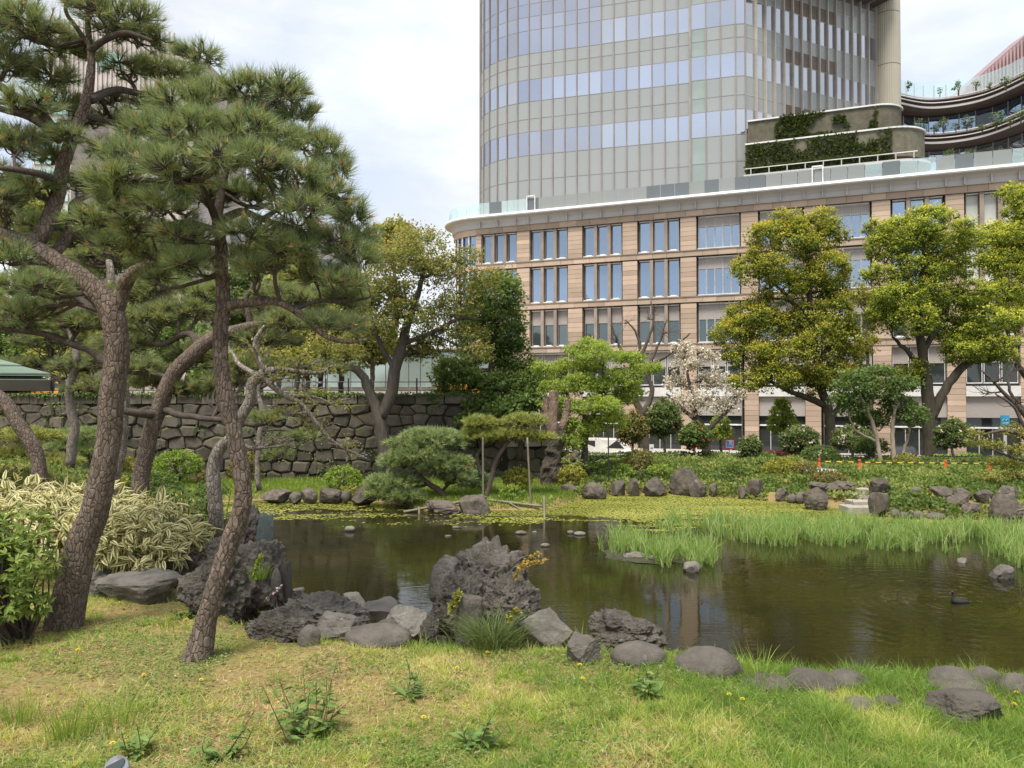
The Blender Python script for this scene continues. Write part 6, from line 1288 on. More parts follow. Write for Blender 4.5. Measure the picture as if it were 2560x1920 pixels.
bl = [(ad(300,1130,6.9), .50,.5,.26), (ad(200,1110,7.2), .55,.5,.26), (ad(370,1150,6.8), .28,.4,.20), (ad(90,1080,7.6), .5,.5,.16), (ad(60,1130,7.0), .45,.4,.2), (ad(250,1180,6.6), .3,.3,.18), (ad(410,1165,6.9), .15,.3,.12), (ad(150,1160,6.7), .35,.3,.2), (ad(340,1195,6.5),.25,.2,.10), (ad(30,1060,8),.4,.4,.14)]
Ps, Es = [], []
for c, a_, d_, b_ in bl:
    n = int(2200*(a_*b_+.3*a_*d_)); e = sph(n); e[:,1] = np.where(rng.random(n) < .7, -np.abs(e[:,1]), e[:,1]); Ps.append(c+e*np.array((a_,d_,b_))*rng.uniform(.8,1.05,(n,1))); Es.append(e)
P = np.concatenate(Ps); e = np.concatenate(Es); n = len(P); D = e*np.array((.8,.8,.4))+sph(n)*.9+np.array((.1,-.15,-.15)); V, F, mi = stripes(P, D, e+np.array((0,-.2,.8))+sph(n)*.4, rng.uniform(.09,.16,n), rng.uniform(.030,.048,n))
wobj('leaves', V, F, [m_cr_, m_gr_], sa, rnd=np.repeat(np.clip(rng.normal(.55,.2,n),0,1), 9), mi=mi)
ps = []
for k in range(120):
    q = P[rng.integers(n)]; b0 = np.array((q[0]*.97-.05, q[1]+.15, hz(q[0], q[1]+.1)-.05)); ps.append(tube(cr([b0, (b0+q)/2+rng.normal(0,.03,3), q], 5), .005, 4, cap=False))
V, F = cat(ps); tag(wobj('canes', V, F, M('green cane', (.12,.13,.05)), sa), kind='stuff')
L_bush = LEAF('broad bush leaf', [(0, (.08,.13,.025)), (.5, (.17,.24,.05)), (1, (.32,.37,.10))], .4)
def whorl_bush(name, label, blobs, n, ll, lm, spots=None):
    sh = thing(name, label, 'shrub', (*blobs[0][0][:2], hz(*blobs[0][0][:2]))); A = np.array([q[1]*q[3] for q in blobs]); bi = rng.choice(len(blobs), n, p=A/A.sum()); e = sph(n); e[:,1] = np.where(rng.random(n) < .6, -np.abs(e[:,1]), e[:,1])
    C = np.array([blobs[q][0]+e[k]*np.array(blobs[q][1:])*rng.uniform(.7,1.02) for k, q in enumerate(bi)]); ax = unit(e+np.array((0,-.1,.7))+sph(n)*.3); K = 7; C2 = np.repeat(C, K, 0); A2 = np.repeat(ax, K, 0); D = unit(np.cross(A2, sph(n*K)))+A2*rng.uniform(.1,.8,(n*K,1))
    l_ = ll*rng.uniform(.6,1.15,n*K); V, F = leaves(C2, D, A2, l_, l_*.34); wobj('foliage', V, F, lm, sh, rnd=np.clip(np.repeat(rng.normal(.5,.18,n),K)+rng.normal(0,.1,n*K),0,1))
    ps = []
    for k in range(min(n, 90)):
        b0 = np.array((*blobs[0][0][:2], hz(*blobs[0][0][:2])-.1)); ps.append(tube(cr([b0, (b0+C[k])/2+rng.normal(0,.05,3), C[k]], 5), [.012,.009,.007,.005,.004], 4, cap=False))
    V, F = cat(ps); tag(wobj('stems', V, F, B_dark, sh), kind='stuff'); return sh
whorl_bush('azalea_bush', 'fresh green broad-leaved bush at the lower left edge', [(ad(50,1150,5.15), .22,.25,.16), (ad(30,1220,5.0), .22,.22,.16), (ad(85,1230,5.1), .12,.18,.16), (ad(20,1290,4.95), .2,.2,.13), (ad(-30,1180,5.1), .25,.25,.25), (ad(70,1300,5.0), .12,.12,.08)], 420, .062, L_bush)
whorl_bush('green_bush', 'mid green leafy bush behind the pale twisted trunk', [(ad(420,1090,8.2), .22,.3,.14), (ad(460,1060,8.6), .2,.3,.12), (ad(370,1065,8.8), .22,.3,.1), (ad(440,1140,7.8), .15,.2,.14), (ad(480,1140,7.6), .12,.2,.12)], 420, .05, L_mid)
def tuft(name, label, c, n, h, w, lean, lm, spread=.06, seg=5, cat_='plant', grp=None, bend=1.0):
    P = np.column_stack([c[0]+rng.normal(0,spread,n), c[1]+rng.normal(0,spread,n), np.full(n, c[2]-.02)]); az = np.arctan2(P[:,1]-c[1], P[:,0]-c[0])+rng.normal(0,.5,n)
    V, F = blades(P, h*rng.uniform(.5,1.1,n), w*rng.uniform(.6,1.2,n), np.abs(lean+rng.normal(0,lean*.4,n)), seg, az, bend); o = wobj(name, V, F, lm, rnd=np.repeat(np.clip(rng.normal(.5,.2,n),0,1), seg), base=c); return tag(o, label, cat_, grp)
L_sedge = LEAF('sedge blade', [(0, (.05,.08,.025)), (.5, (.11,.15,.045)), (1, (.20,.24,.09))], .25)
L_gr = LEAF('lawn grass', [(0, (.16,.26,.05)), (.30, (.31,.43,.085)), (.55, (.47,.51,.14)), (.78, (.58,.53,.22)), (1, (.62,.53,.31))], .48)
tuft('sedge_tuft', 'rounded drooping sedge tuft below the central boulder', ad(1066,1398,4.95), 900, .27, .006, .80, L_sedge, .075, 6)
tuft('sedge_tuft', 'thin grass sprig hanging from the domed lava rock', ad(560,1245,5.6), 70, .14, .006, .7, L_turf, .03)
for lab, x, y, Yq, nb, h_ in (('small fern tuft between lava strip and slate', 600,1335,5.2,60,.09), ('grass sprig at the foot of the lava boulder', 560,1350,5.3,60,.08), ('leafy tuft left of the jagged light rock', 700,1385,5.0,50,.06), ('grass tuft between dome stone and mossy lump', 905,1395,5.0,60,.09), ('small grass tuft on top of the central boulder', 1075,1235,6.0,40,.06), ('grass tuft right of the sedge', 1160,1408,4.9,60,.08), ('wispy grass beside the low craggy rock', 1262,1400,4.95,40,.16), ('grass fringe at the left foot of the lava boulder', 370,1345,5.4,70,.10)):
    tuft('grass_clump', lab, ad(x, y, Yq), nb, h_, .006, .7, L_turf, .05, 4, 'grass', 'grass tufts among the near rocks')
tuft('grass_clump', 'short grass at the pale slab by the water', ad(830,1342,6.0), 90, .10, .007, .5, L_gr, .07)

# ------------------------------------------------------------------ lawn in the foreground
n = 410000; t_ = rng.uniform(-.92, .92, n); Yn = np.sqrt(rng.uniform(2.5**2, 7.6**2, n)); X = t_*Yn
bt_ = np.interp(t_, BT, BY); k = (Yn < bt_+.35) & (Yn < 7.4)
far_ = 1.15*np.exp(-((X+2.05)**2/.75+(Yn-4.9)**2/.5)); far2 = np.exp(-((X+2.9)**2/1.0+(Yn-5.3)**2/.5)); far3 = np.exp(-((X+.85)**2/.22+(Yn-4.55)**2/.04))
pat = fbm(xy0(X*1.5, Yn*1.5), 4, 61); bare = np.clip(far_*.85+far2*.8+far3*.7+(pat-.47)*1.5+.34*(1-sm(-.3,.12,t_)), 0, 1)
bare *= 1-sm(.1,.5,t_)*.6
k &= rng.random(n) > bare*.96
X, Yn, t_, pat = X[k], Yn[k], t_[k], pat[k]; n = len(X); Zg = height(X, Yn)
pt = fbm(xy0(X*2.2, Yn*2.2), 4, 63); p3 = fbm(xy0(X*7, Yn*7), 3, 67)
tuf = fbm(xy0(X*4.5, Yn*4.5), 3, 69); hgt = (.016+.036*rng.random(n)**1.6+.16*np.clip(tuf-.60,0,1)+.05*np.clip(p3-.55,0,1)*2)*(.75+.75*sm(-.05,.45,t_)); wdt = rng.uniform(.0026,.0062,n)
tone = np.clip(.50+(pt-.5)*2.1-(p3-.5)*.9-np.clip(tuf-.55,0,1)*1.5+rng.normal(0,.24,n)-.26*sm(-.2,.25,t_), 0, 1)
# tufts: blades radiate from thousands of small crowns so the turf is knotty, not combed
nt = 10500; tt = rng.uniform(-.92, .92, nt); ty = np.sqrt(rng.uniform(2.5**2, 6.2**2, nt)); tx = tt*ty; tb = fbm(xy0(tx*1.5, ty*1.5), 4, 61); kk = (ty < np.interp(tt, BT, BY)+.15) & (rng.random(nt) > np.clip((tb-.48)*2.4+.5*(1-sm(-.3,.12,tt)),0,.92)); tx, ty, tt = tx[kk], ty[kk], tt[kk]; nt = len(tx); KB = 26
th_ = (.022+.05*rng.random(nt)**2.2)*(.8+.6*sm(-.1,.4,tt)); tn_ = np.clip(fbm(xy0(tx*2.2, ty*2.2), 4, 63)*1.7-.42+rng.normal(0,.16,nt)-.16*sm(-.2,.25,tt), 0, 1)
a2 = rng.uniform(0, 6.283, nt*KB); r2 = np.abs(rng.normal(0,.012,nt*KB)); X2 = np.repeat(tx, KB)+np.cos(a2)*r2; Y2 = np.repeat(ty, KB)+np.sin(a2)*r2
V2, F2 = blades(np.column_stack([X2, Y2, height(X2, Y2)-.004]), np.repeat(th_, KB)*rng.uniform(.4,1.2,nt*KB), rng.uniform(.003,.0065,nt*KB), rng.uniform(.1,1.5,nt*KB), 1, a2)
V, F = blades(np.column_stack([X, Yn, Zg-.004]), hgt, wdt, rng.normal(0,1.1,n)); V, F = cat([(V, F), (V2, F2)]); lawn = wobj('lawn_grass', V, F, L_gr, rnd=np.concatenate([tone, np.clip(np.repeat(tn_, KB)+rng.normal(0,.14,nt*KB),0,1)])); tag(lawn, 'short patchy straw and green grass of the near bank', 'grass', kind='stuff')
# bleached straw lying in the turf
n = 9000; t_ = rng.uniform(-.72, .72, n); Yn = np.sqrt(rng.uniform(2.6**2, 5.6**2, n)); X = t_*Yn; k = (Yn < np.interp(t_, BT, BY)-.05) & (fbm(xy0(X*2, Yn*2), 3, 87) > .42); X, Yn = X[k], Yn[k]; n = len(X)
V, F = blades(np.column_stack([X, Yn, height(X, Yn)+rng.uniform(.004,.02,n)]), rng.uniform(.004,.03,n), rng.uniform(.002,.004,n), rng.uniform(2,7,n)); tag(wobj('straw_litter', V, F, L_gr, rnd=rng.uniform(.7,1,n)), 'bleached straw lying over the near lawn', 'straw', kind='stuff')
# broad low weeds among the grass
n = 60000; t_ = rng.uniform(-.72, .72, n); Yn = np.sqrt(rng.uniform(2.6**2, 5.8**2, n)); X = t_*Yn; k = (Yn < np.interp(t_, BT, BY)+.2) & (fbm(xy0(X*2.6, Yn*2.6), 3, 71) > .53); X, Yn = X[k], Yn[k]; n = len(X)
L_cl = LEAF('small weed leaf', [(0, (.08,.15,.04)), (.5, (.15,.24,.06)), (1, (.26,.34,.10))], .4)
P = np.column_stack([X, Yn, height(X, Yn)+rng.uniform(.004,.035,n)]); V, F = leaves(P, sph(n)*np.array((1,1,.35)), np.array((0,0,1))+sph(n)*.45, rng.uniform(.010,.024,n), .011); tag(wobj('low_weeds', V, F, L_cl, rnd=rng.random(n)), 'clover-like low weeds patched through the near lawn', 'weeds', kind='stuff')
# dead leaves and straw litter
n = 3600; t_ = rng.uniform(-.7, .66, n); Yn = np.sqrt(rng.uniform(2.7**2, 6.2**2, n)); X = t_*Yn; k = (Yn < np.interp(t_, BT, BY)-.1) & (rng.random(n) < np.where(t_ < 0, 1, .3)); X, Yn = X[k], Yn[k]; n = len(X)
L_lit = LEAF('dead leaf', [(0, (.16,.075,.04)), (.6, (.27,.15,.08)), (1, (.42,.32,.19))], .1, tint=(1,.9,.8))
P = np.column_stack([X, Yn, height(X, Yn)+rng.uniform(.004,.02,n)]); V, F = leaves(P, sph(n)*np.array((1,1,.3)), np.array((0,0,1))+sph(n)*.5, rng.uniform(.010,.035,n), .013); tag(wobj('leaf_litter', V, F, L_lit, rnd=rng.random(n)), 'brown fallen leaves scattered over the near lawn', 'leaves', kind='stuff')
# tall grass clumps
GG = 'tall grass clumps on the near lawn'
for lab, x, y, nb, h_, w, ln in [('tall loose grass clump at the lower left corner', 150,1600,150,.26,.006,.35), ('tall loose grass at the far lower left', 40,1570,130,.20,.006,.4), ('long-bladed grass left of the dock weeds', 250,1570,70,.30,.006,.5), ('tall grass clump with bent straw blade by the oval stone', 1640,1480,110,.24,.008,.45), ('fan-shaped grass clump at lower right', 1795,1560,130,.16,.008,.85), ('lime grass tuft beside the dock stems', 610,1465,160,.06,.005,.4), ('lime grass tuft at the bottom edge', 690,1652,200,.085,.005,.45), ('grass clump left of the largest oval stone', 1490,1500,80,.10,.007,.7), ('grass blades at the pond brow right of the whitish stones', 1900,1432,60,.10,.005,.4), ('thin grass clump before the right cobbles', 2040,1475,60,.10,.005,.5), ('leafy sprig tuft at the brow', 1870,1440,80,.06,.008,.6)]:
    tuft('grass_clump', lab, gd(x, y), nb, h_, w, ln, L_turf if 'lime' not in lab else L_maple, .05, 5, 'grass', GG, .8)
# dock-like weeds: stems with broad leaves
m_stem = M('reddish weed stem', (.13,.10,.05), (.09,.07,.035), 20, .7)
L_dock = LEAF('dock leaf', [(0, (.08,.16,.05)), (.6, (.17,.26,.07)), (.97, (.26,.33,.10)), (1, (.24,.11,.08))], .4)
def dock(label, x, y, stems, hmax, nl, lm=L_dock, ll=.06, rs=.14, ros=14):
    c = gd(x, y); w = thing('dock_weed', label, 'weed', c, 'dock weeds on the near lawn'); Ps, Ds, Ls = [], [], []; sp = []
    for k in range(stems):
        a_ = rng.uniform(0, 6.28); r0 = rng.random()*rs*.5; b0 = c+np.array((math.cos(a_)*r0, math.sin(a_)*r0, -.01)); h_ = hmax*rng.uniform(.45,1.0); tp = b0+np.array((math.cos(a_)*rs*rng.uniform(.1,1), math.sin(a_)*rs*rng.uniform(.1,.6), h_))
        P = cr([b0, (b0+tp)/2+rng.normal(0,.012,3), tp], 8); sp.append(tube(P, np.linspace(.0035,.0014,8), 5))
        for q in range(nl):
            f = rng.uniform(.15,1); p = P[int(f*7)]; d_ = sph(1)[0]*np.array((1,1,.2))+np.array((0,0,.45-.5*(1-f))); Ps.append(p); Ds.append(d_); Ls.append(ll*rng.uniform(.5,1.1)*(1.15-.5*f))
    for q in range(ros):
        a_ = rng.uniform(0, 6.28); Ps.append(c+np.array((math.cos(a_)*.015, math.sin(a_)*.015, .01))); Ds.append(np.array((math.cos(a_), math.sin(a_), rng.uniform(.2,.9)))); Ls.append(ll*rng.uniform(.9,1.6))
    V, F = cat(sp); wobj('stems', V, F, m_stem, w); Ps, Ds, Ls = np.array(Ps), np.array(Ds), np.array(Ls); n = len(Ps)
    V, F, mi = stripes(Ps, Ds, np.array((0,0,1))+sph(n)*.5, Ls, Ls*.36); wobj('leaves', V, F, lm, w, rnd=np.repeat(np.clip(rng.normal(.5,.22,n),0,1), 9))
dock('large dock weed with many reddish stems in the middle left lawn', 668, 1590, 13, .33, 16, ll=.075, ros=26, rs=.26)
dock('pair of slim dock stems below the dome stone', 882, 1510, 3, .25, 13, ll=.07, ros=6)
dock('dock weed with broad pointed leaves near the bottom centre', 1022, 1610, 4, .22, 13, ll=.075, ros=8)
dock('dark low dock weed in front of the oval stones', 1405, 1505, 8, .15, 10, ll=.075)
dock('small dock weed at the lower left between grass clumps', 480, 1640, 4, .24, 9, ll=.07)
dock('leafy weed sprig at the left foot of the lava boulder', 395, 1335, 5, .18, 9, lm=L_mid, ll=.06)
dock('small dock weed beside the bottom left grass', 300, 1625, 4, .18, 9, ll=.07)
dock('low leafy weed at the right, below the creased stone', 2130, 1600, 6, .06, 6, lm=L_mid, ll=.03)
# golden fern and spray by the rocks
L_gold = LEAF('golden leaf', [(0, (.28,.19,.04)), (1, (.45,.34,.09))], .3)
def spray(name, label, pts, Y, lm, n, ll):
    C = [ad(*p, Y) for p in pts]; P = cr(C, 24); o_ = thing(name, label, 'plant', C[0]); V, F = tube(P, np.linspace(.004,.0015,24), 5); wobj('stem', V, F, m_stem, o_)
    k = rng.integers(3, 24, n); D = sph(n)+np.array((0,-.3,.3)); V, F = leaves(P[k], D, sph(n)+np.array((0,-.6,.6)), ll*rng.uniform(.6,1.1,n), ll*.6); wobj('leaves', V, F, lm, o_, rnd=rng.random(n))
spray('golden_spray', 'lower golden leafy spray arching beside the central boulder', [(1112,1258),(1122,1230),(1145,1218),(1182,1210)], 5.4, L_gold, 110, .03)
spray('golden_spray', 'upper golden leafy spray arching beside the central boulder', [(1112,1258),(1122,1225),(1145,1205),(1165,1195)], 5.42, L_gold, 90, .028)
spray('fern_frond', 'pale yellow fern frond in front of the dark lava rock', [(968,1330),(978,1310),(990,1292),(988,1284)], 5.1, L_yel, 90, .05)
spray('fern_frond', 'small pale fern beside the sedge tuft', [(1100,1345),(1108,1325),(1120,1318)], 4.95, L_yel, 50, .04)
spray('fern_frond', 'green fern on the face of the domed lava rock', [(545,1260),(555,1225),(565,1200)], 5.55, L_maple, 120, .035)
spray('pink_flower_sprig', 'sprig with tiny pink flowers beside the egg-shaped stone', [(570,1300),(585,1285),(600,1272),(606,1265)], 5.5, L_pinkf, 26, .022)
# dandelions
m_yel = M('dandelion yellow', (.72,.56,.04), (.62,.47,.03), 40, .7); m_gst = M('flower stalk', (.12,.17,.05))
DAN = [(465,1562,'beside the crooked pine foot'),(193,1639,'right of the thick pine foot'),(358,1703,'in the bare soil at left'),(501,1716,'above the slim dock stems at left'),(279,1879,'in the tall grass at the bottom left'),(1057,1815,'near the bottom centre'),(1217,1647,'behind the bottom centre dock weed, farther one'),(1141,1687,'behind the bottom centre dock weed, nearer one'),(1448,1678,'below the ridged wedge stone, upper one'),(1455,1713,'below the ridged wedge stone, lower one'),(1821,1756,'left of the fan-shaped grass clump, left one'),(1854,1766,'left of the fan-shaped grass clump, right one'),(2539,1748,'at the right edge, upper one'),(2534,1780,'at the right edge, lower one')]
def dandelion(u, v, where):
    p = gp(u, v); h_ = .035; d_ = thing('dandelion', 'yellow dandelion %s' % where, 'flower', p, 'dandelions in the lawn'); V, F = tube([p-np.array((0,0,.01)), p+np.array((.004,0,h_))], .0018, 5); wobj('stalk', V, F, m_gst, d_)
    ps = []
    for ring, (rr_, nn, dz) in enumerate(((.015,16,0),(.011,13,.003),(.006,9,.005))):
        a_ = np.arange(nn)*6.283/nn+ring*.2; D = np.stack([np.cos(a_), np.sin(a_), np.full(nn, .15+.3*ring)], -1); P = np.tile(p+np.array((.004,0,h_+dz)), (nn,1)); ps.append(leaves(P, D, np.tile((0,0,1.),(nn,1)), rr_, rr_*.42))
    V, F = cat(ps); wobj('flower_head', V, F, m_yel, d_)
for q in DAN: dandelion(*q)
# ------------------------------------------------------------------ bird on the pond
m_bird = M('dark plumage', (.025,.024,.024), (.015,.015,.016), 20, .5, .3, 60); m_bill = M('grey bill', (.09,.08,.07), None, 10, .5)
bd = thing('water_bird', 'dark water bird swimming low with upright neck, right side of the pond', 'bird', (DUCK[0], DUCK[1], 0))
bx, by = DUCK[0], DUCK[1]
P = cr([(bx-.28,by+.05,.02),(bx-.14,by+.03,.03),(bx+.05,by,.035),(bx+.15,by-.02,.06),(bx+.19,by-.03,.14),(bx+.185,by-.03,.23),(bx+.20,by-.035,.275),(bx+.235,by-.04,.285)][::1], 44)
P[:,0] = 2*bx-P[:,0]; rr_ = np.interp(np.linspace(0,1,44), [0,.1,.3,.45,.55,.62,.8,.88,.93,1], [.008,.045,.085,.075,.04,.026,.024,.036,.034,.014]); V, F = tube(P, rr_, 14); wobj('body', V, F, m_bird, bd, smooth=True)
V, F = tube([P[-2], P[-1]+np.array((-.055,-.006,-.008))], [.010,.003], 6); wobj('bill', V, F, m_bill, bd)
V, F = leaves(np.array([P[2]]), np.array([(1.,0,.25)]), np.array([(0,0,1.)]), .12, .07); wobj('tail', V, F, m_bird, bd)
# metal lamp cap poking up at the bottom edge
sl = ad(250, 1662, 3.0); m_steel = M('brushed steel', (.50,.50,.51), (.40,.40,.42), 6, .35, spec=.5, metal=.8, stretch=(1,1,.1))
gl = thing('ground_light', 'brushed steel cylinder light at the bottom left edge', 'light', (sl[0], sl[1], hz(sl[0], sl[1])))
V, F = tube([(sl[0]+.02, sl[1]+.10, 3.36),(sl[0], sl[1]+.02, sl[2]-.01),(sl[0]-.002, sl[1], sl[2]+.012)], [.040,.043,.043], 28); wobj('housing', V, F, m_steel, gl, smooth=True)
V, F = tube([(sl[0]-.002, sl[1], sl[2]+.013),(sl[0]-.003, sl[1]-.002, sl[2]+.017)], [.038,.036], 28); wobj('lens', V, F, m_shop, gl)

# ------------------------------------------------------------------ pavilion roof corner at left
m_cop = M('green copper roofing', (.15,.20,.15), (.11,.155,.115), 3, .7, .2, 20, var=.08); m_eave = M('dark eave timber', (.05,.045,.035), None, 4, .7)
pv = thing('garden_pavilion', 'garden pavilion with green copper roof corner at the left edge', 'pavilion', (-10.2, 13.2, 3.3))
cE = ad(110, 812, 11.2); bL = cE+np.array((-5.2,-2.2,0)); bR = cE+np.array((-3.8,4.6,0)); bB = bL+bR-cE; ap = (cE+bB)/2+np.array((0,0,1.15))
V = np.array([cE, bL, bB, bR, ap]); wobj('roof', np.vstack([V, V-np.array((0,0,.06))]), [[0,4,1],[1,4,2],[2,4,3],[3,4,0],[5,6,9],[6,7,9],[7,8,9],[8,5,9]], m_cop, pv)
for k in range(9):                   # standing courses of copper sheets on the two visible slopes
    t0 = k/9+.004; t1 = (k+1)/9-.004
    for A_, B_ in ((cE, bL), (cE, bR)):
        a0 = A_+(ap-A_)*t0; b0 = B_+(ap-B_)*t0; a1 = A_+(ap-A_)*t1; b1 = B_+(ap-B_)*t1; V = np.array([a0, b0, b1, a1]); up_ = np.array((0,0,.035)); lo_ = np.array((0,0,.012))
        wobj('roof_course', np.vstack([V+lo_, np.array([a0,b0])+up_, np.array([b1,a1])+lo_*1.6]), [[4,5,6,7],[0,1,5,4],[3,0,4,7],[1,2,6,5]], m_cop, pv)
for A_, B_ in ((cE,bL),(cE,bR),(bR,bB)):
    V, F = bar(A_-np.array((0,0,.14)), B_-np.array((0,0,.14)), .10, .16); wobj('eave_beam', V, F, m_eave, pv)
V = np.array([cE,bL,bB,bR])-np.array((0,0,.24)); wobj('eave_soffit', V, np.array([[0,1,2,3]]), m_eave, pv)
for A_ in (cE, bL, bR, bB):
    p = A_*.76+(cE+bB)/2*.24; V, F = bar((p[0], p[1], hz(p[0],p[1])-.1), (p[0], p[1], cE[2]-.2), .16); wobj('post', V, F, m_eave, pv)

# ------------------------------------------------------------------ street things
m_vw = M('white vehicle paint', (.72,.72,.70), None, 3, .3, spec=.5, coat=.3); m_tyre = M('tyre rubber', (.02,.02,.02), None, 9, .9); m_cg = GLASS('car glass', (.05,.06,.065), .05, .4); m_rim = M('wheel rim', (.45,.45,.46), None, 5, .4, metal=.6)
def vehicle(name, label, cat_, prof, wid, wheels, p, rz, paint, glass, lamps):
    """prof: side outline (x,z); glass: list of side polygons; built along local x"""
    v = thing(name, label, cat_, p, None, rz); n = len(prof); V = np.array([(x, s*wid/2*(1 if z < 1.0 else .93), z) for s in (-1,1) for x, z in prof]); F = [list(range(n))[::-1], [n+q for q in range(n)]]+[[q, (q+1)%n, n+(q+1)%n, n+q] for q in range(n)]
    me = mesh('body', V, F); o = link('body', me, paint, v); bv = o.modifiers.new('bevel', 'BEVEL'); bv.width = .06; bv.segments = 2
    for g_ in glass:
        for s in (-1,1):
            V = np.array([(x, s*(wid/2*.93+.012), z) for x, z in g_]+[(x, s*(wid/2*.93-.02), z) for x, z in g_]); m_ = len(g_); link('window', mesh('window', V, [list(range(m_)), [m_+q for q in range(m_)][::-1]]+[[q,(q+1)%m_,m_+(q+1)%m_,m_+q] for q in range(m_)]), m_cg, v)
    for wx in wheels:
        for s in (-1,1):
            V, F = tube([(wx, s*(wid/2-.20), .32),(wx, s*(wid/2+.01), .32)], .32, 20); w_ = link('wheel', mesh('wheel', V, F), m_tyre, v); V, F = tube([(wx, s*(wid/2-.02), .32),(wx, s*(wid/2+.025), .32)], .19, 16); link('rim', mesh('rim', V, F), m_rim, w_)
    for lx, lz in lamps:
        for s in (-1,1): V, F = box(lx-.03, lx+.03, s*wid*.36-.12, s*wid*.36+.12, lz-.08, lz+.08); link('headlight', mesh('headlight', V, F), m_white, v)
    return v
vprof = [(-2.2,.35),(-2.2,1.9),(-2.0,1.98),(1.0,1.98),(1.75,1.15),(2.25,.98),(2.3,.4)]
pvn = at(1520, 1135, 66); vehicle('delivery_van', 'white delivery van on the street behind the maple', 'van', vprof, 1.75, (-1.4,1.45), (pvn[0], pvn[1], GZ0+.02), RZ, m_vw, [[(.1,1.2),(.95,1.85),(1.05,1.8),(1.6,1.2)],[(-2.0,1.25),(-2.0,1.8),(-.9,1.8),(-.9,1.25)]], [(2.28,.75)])
cprof = [(-2.0,.35),(-2.05,.85),(-1.7,.95),(-1.2,1.45),(.3,1.45),(1.0,.95),(1.95,.8),(2.05,.4)]
pc = at(2258, 1140, 64); vehicle('parked_car', 'dark car parked on the street behind the pale trunks', 'car', cprof, 1.7, (-1.3,1.3), (pc[0], pc[1], GZ0+.02), RZ+R(90), M('dark car paint', (.03,.032,.036), None, 3, .3, spec=.5, coat=.4), [[(-1.45,.98),(-1.1,1.38),(.25,1.38),(.8,.98)]], [(2.0,.65)])
m_or = M('orange vehicle paint', (.62,.25,.03), None, 3, .4, spec=.5)
po = at(1160, 985, 62); vehicle('orange_truck', 'orange-yellow vehicle behind the railing beside the dark evergreen', 'truck', [(-2.2,.4),(-2.2,1.4),(.2,1.4),(.3,2.0),(1.5,2.0),(1.9,1.2),(2.1,.4)], 1.8, (-1.4,1.3), (po[0], po[1], 4.72), R(0), m_or, [[(.4,1.3),(.5,1.9),(1.4,1.9),(1.7,1.3)]], [])
po = at(128, 975, 84); vehicle('orange_truck', 'orange vehicle behind the railing beyond the pavilion roof', 'truck', [(-2.4,.4),(-2.4,1.7),(.6,1.7),(.8,1.9),(1.6,1.9),(2.1,1.2),(2.2,.4)], 1.8, (-1.5,1.4), (po[0], po[1], 4.72), R(0), m_or, [[(.8,1.2),(.9,1.8),(1.5,1.8),(1.9,1.2)]], [])
for lab, u, Y in (('dark lamp post rising into the left camphor', 1859, 58), ('dark lamp post before the entrance pier between camphors', 2057, 58)):
    p = at(u, 1130, Y); b0 = hz(p[0], p[1]); lp = thing('lamp_post', lab, 'lamp post', (p[0], p[1], b0), 'dark lamp posts'); V, F = tube([(p[0],p[1],b0-.1),(p[0],p[1],b0+.6),(p[0],p[1],b0+.65),(p[0],p[1],9.5)], [.16,.16,.10,.08], 12); wobj('post', V, F, m_iron, lp); V, F = tube([(p[0],p[1],9.5),(p[0]+.1,p[1]-.3,9.9),(p[0]+.2,p[1]-1.1,10.0)], [.07,.06,.05], 8); wobj('arm', V, F, m_iron, lp)
# red-framed pedestrian sign: blue field with a walking figure
m_red = M('red sign paint', (.55,.03,.025), None, 6, .4); m_sblue = M('blue sign paint', (.10,.28,.60), None, 6, .4); m_sky_ = M('cyan sign paint', (.03,.33,.55), None, 6, .4)
def local_panel(name, p, w, h, parts, label, catg, rz=0):
    s_ = thing(name, label, catg, p, None, rz)
    for nm2, V, F, mt in parts: link(nm2, mesh(nm2, V, F), mt, s_)
    return s_
p = at(1824, 1142, 54); g0 = hz(p[0], p[1]); zc = at(1824, 1110, 54)[2]-g0; w_ = 12*54/FPX
local_panel('pedestrian_sign', (p[0], p[1], g0), 0, 0, [('frame', *box(-w_,w_,0,.04,zc-w_,zc+w_), m_red), ('field', *box(-w_*.78,w_*.78,-.012,.0,zc-w_*.78,zc+w_*.78), m_white), ('figure', *cat([box(-w_*.68,-w_*.1,-.02,-.012,zc-w_*.68,zc+w_*.68), box(w_*.4,w_*.68,-.02,-.012,zc-w_*.68,zc+w_*.68), bar((w_*.05,-.016,zc+w_*.25),(w_*.2,-.016,zc-w_*.2),.12,.008), bar((w_*.2,-.016,zc-w_*.2),(w_*.32,-.016,zc-w_*.6),.08,.008), bar((w_*.12,-.016,zc-w_*.15),(-w_*.02,-.016,zc-w_*.6),.08,.008), box(w_*.0,w_*.16,-.02,-.012,zc+w_*.35,zc+w_*.55)]), m_sblue), ('post', *box(-.04,.04,.05,.1,-.2,zc), m_metal)], 'red-framed white and blue pedestrian sign near the lamp post', 'sign')
p = at(2514, 1150, 58); g0 = -.4; zc = at(2514, 1051, 58)[2]-g0
local_panel('blue_sign', (p[0], p[1], g0), 0, 0, [('panel', *box(-.33,.33,0,.05,zc-.38,zc+.38), m_sky_), ('emblem', *cat([bar((-.26,-.012,zc-.05),(-.12,-.012,zc+.12),.09,.01), bar((-.12,-.012,zc+.12),(.02,-.012,zc-.02),.09,.01), bar((.02,-.012,zc-.02),(.16,-.012,zc+.12),.09,.01), bar((.16,-.012,zc+.12),(.26,-.012,zc),.09,.01), box(-.26,.26,-.02,-.005,zc-.22,zc-.17)]), m_white), ('post', *box(-.06,.06,.06,.18,-.2,zc+.2), m_white)], 'cyan square sign with white zigzag emblem on a white post, right edge', 'sign')
p = at(1629, 1140, 56); g0 = hz(p[0], p[1]); zc = at(1629, 1119, 56)[2]-g0
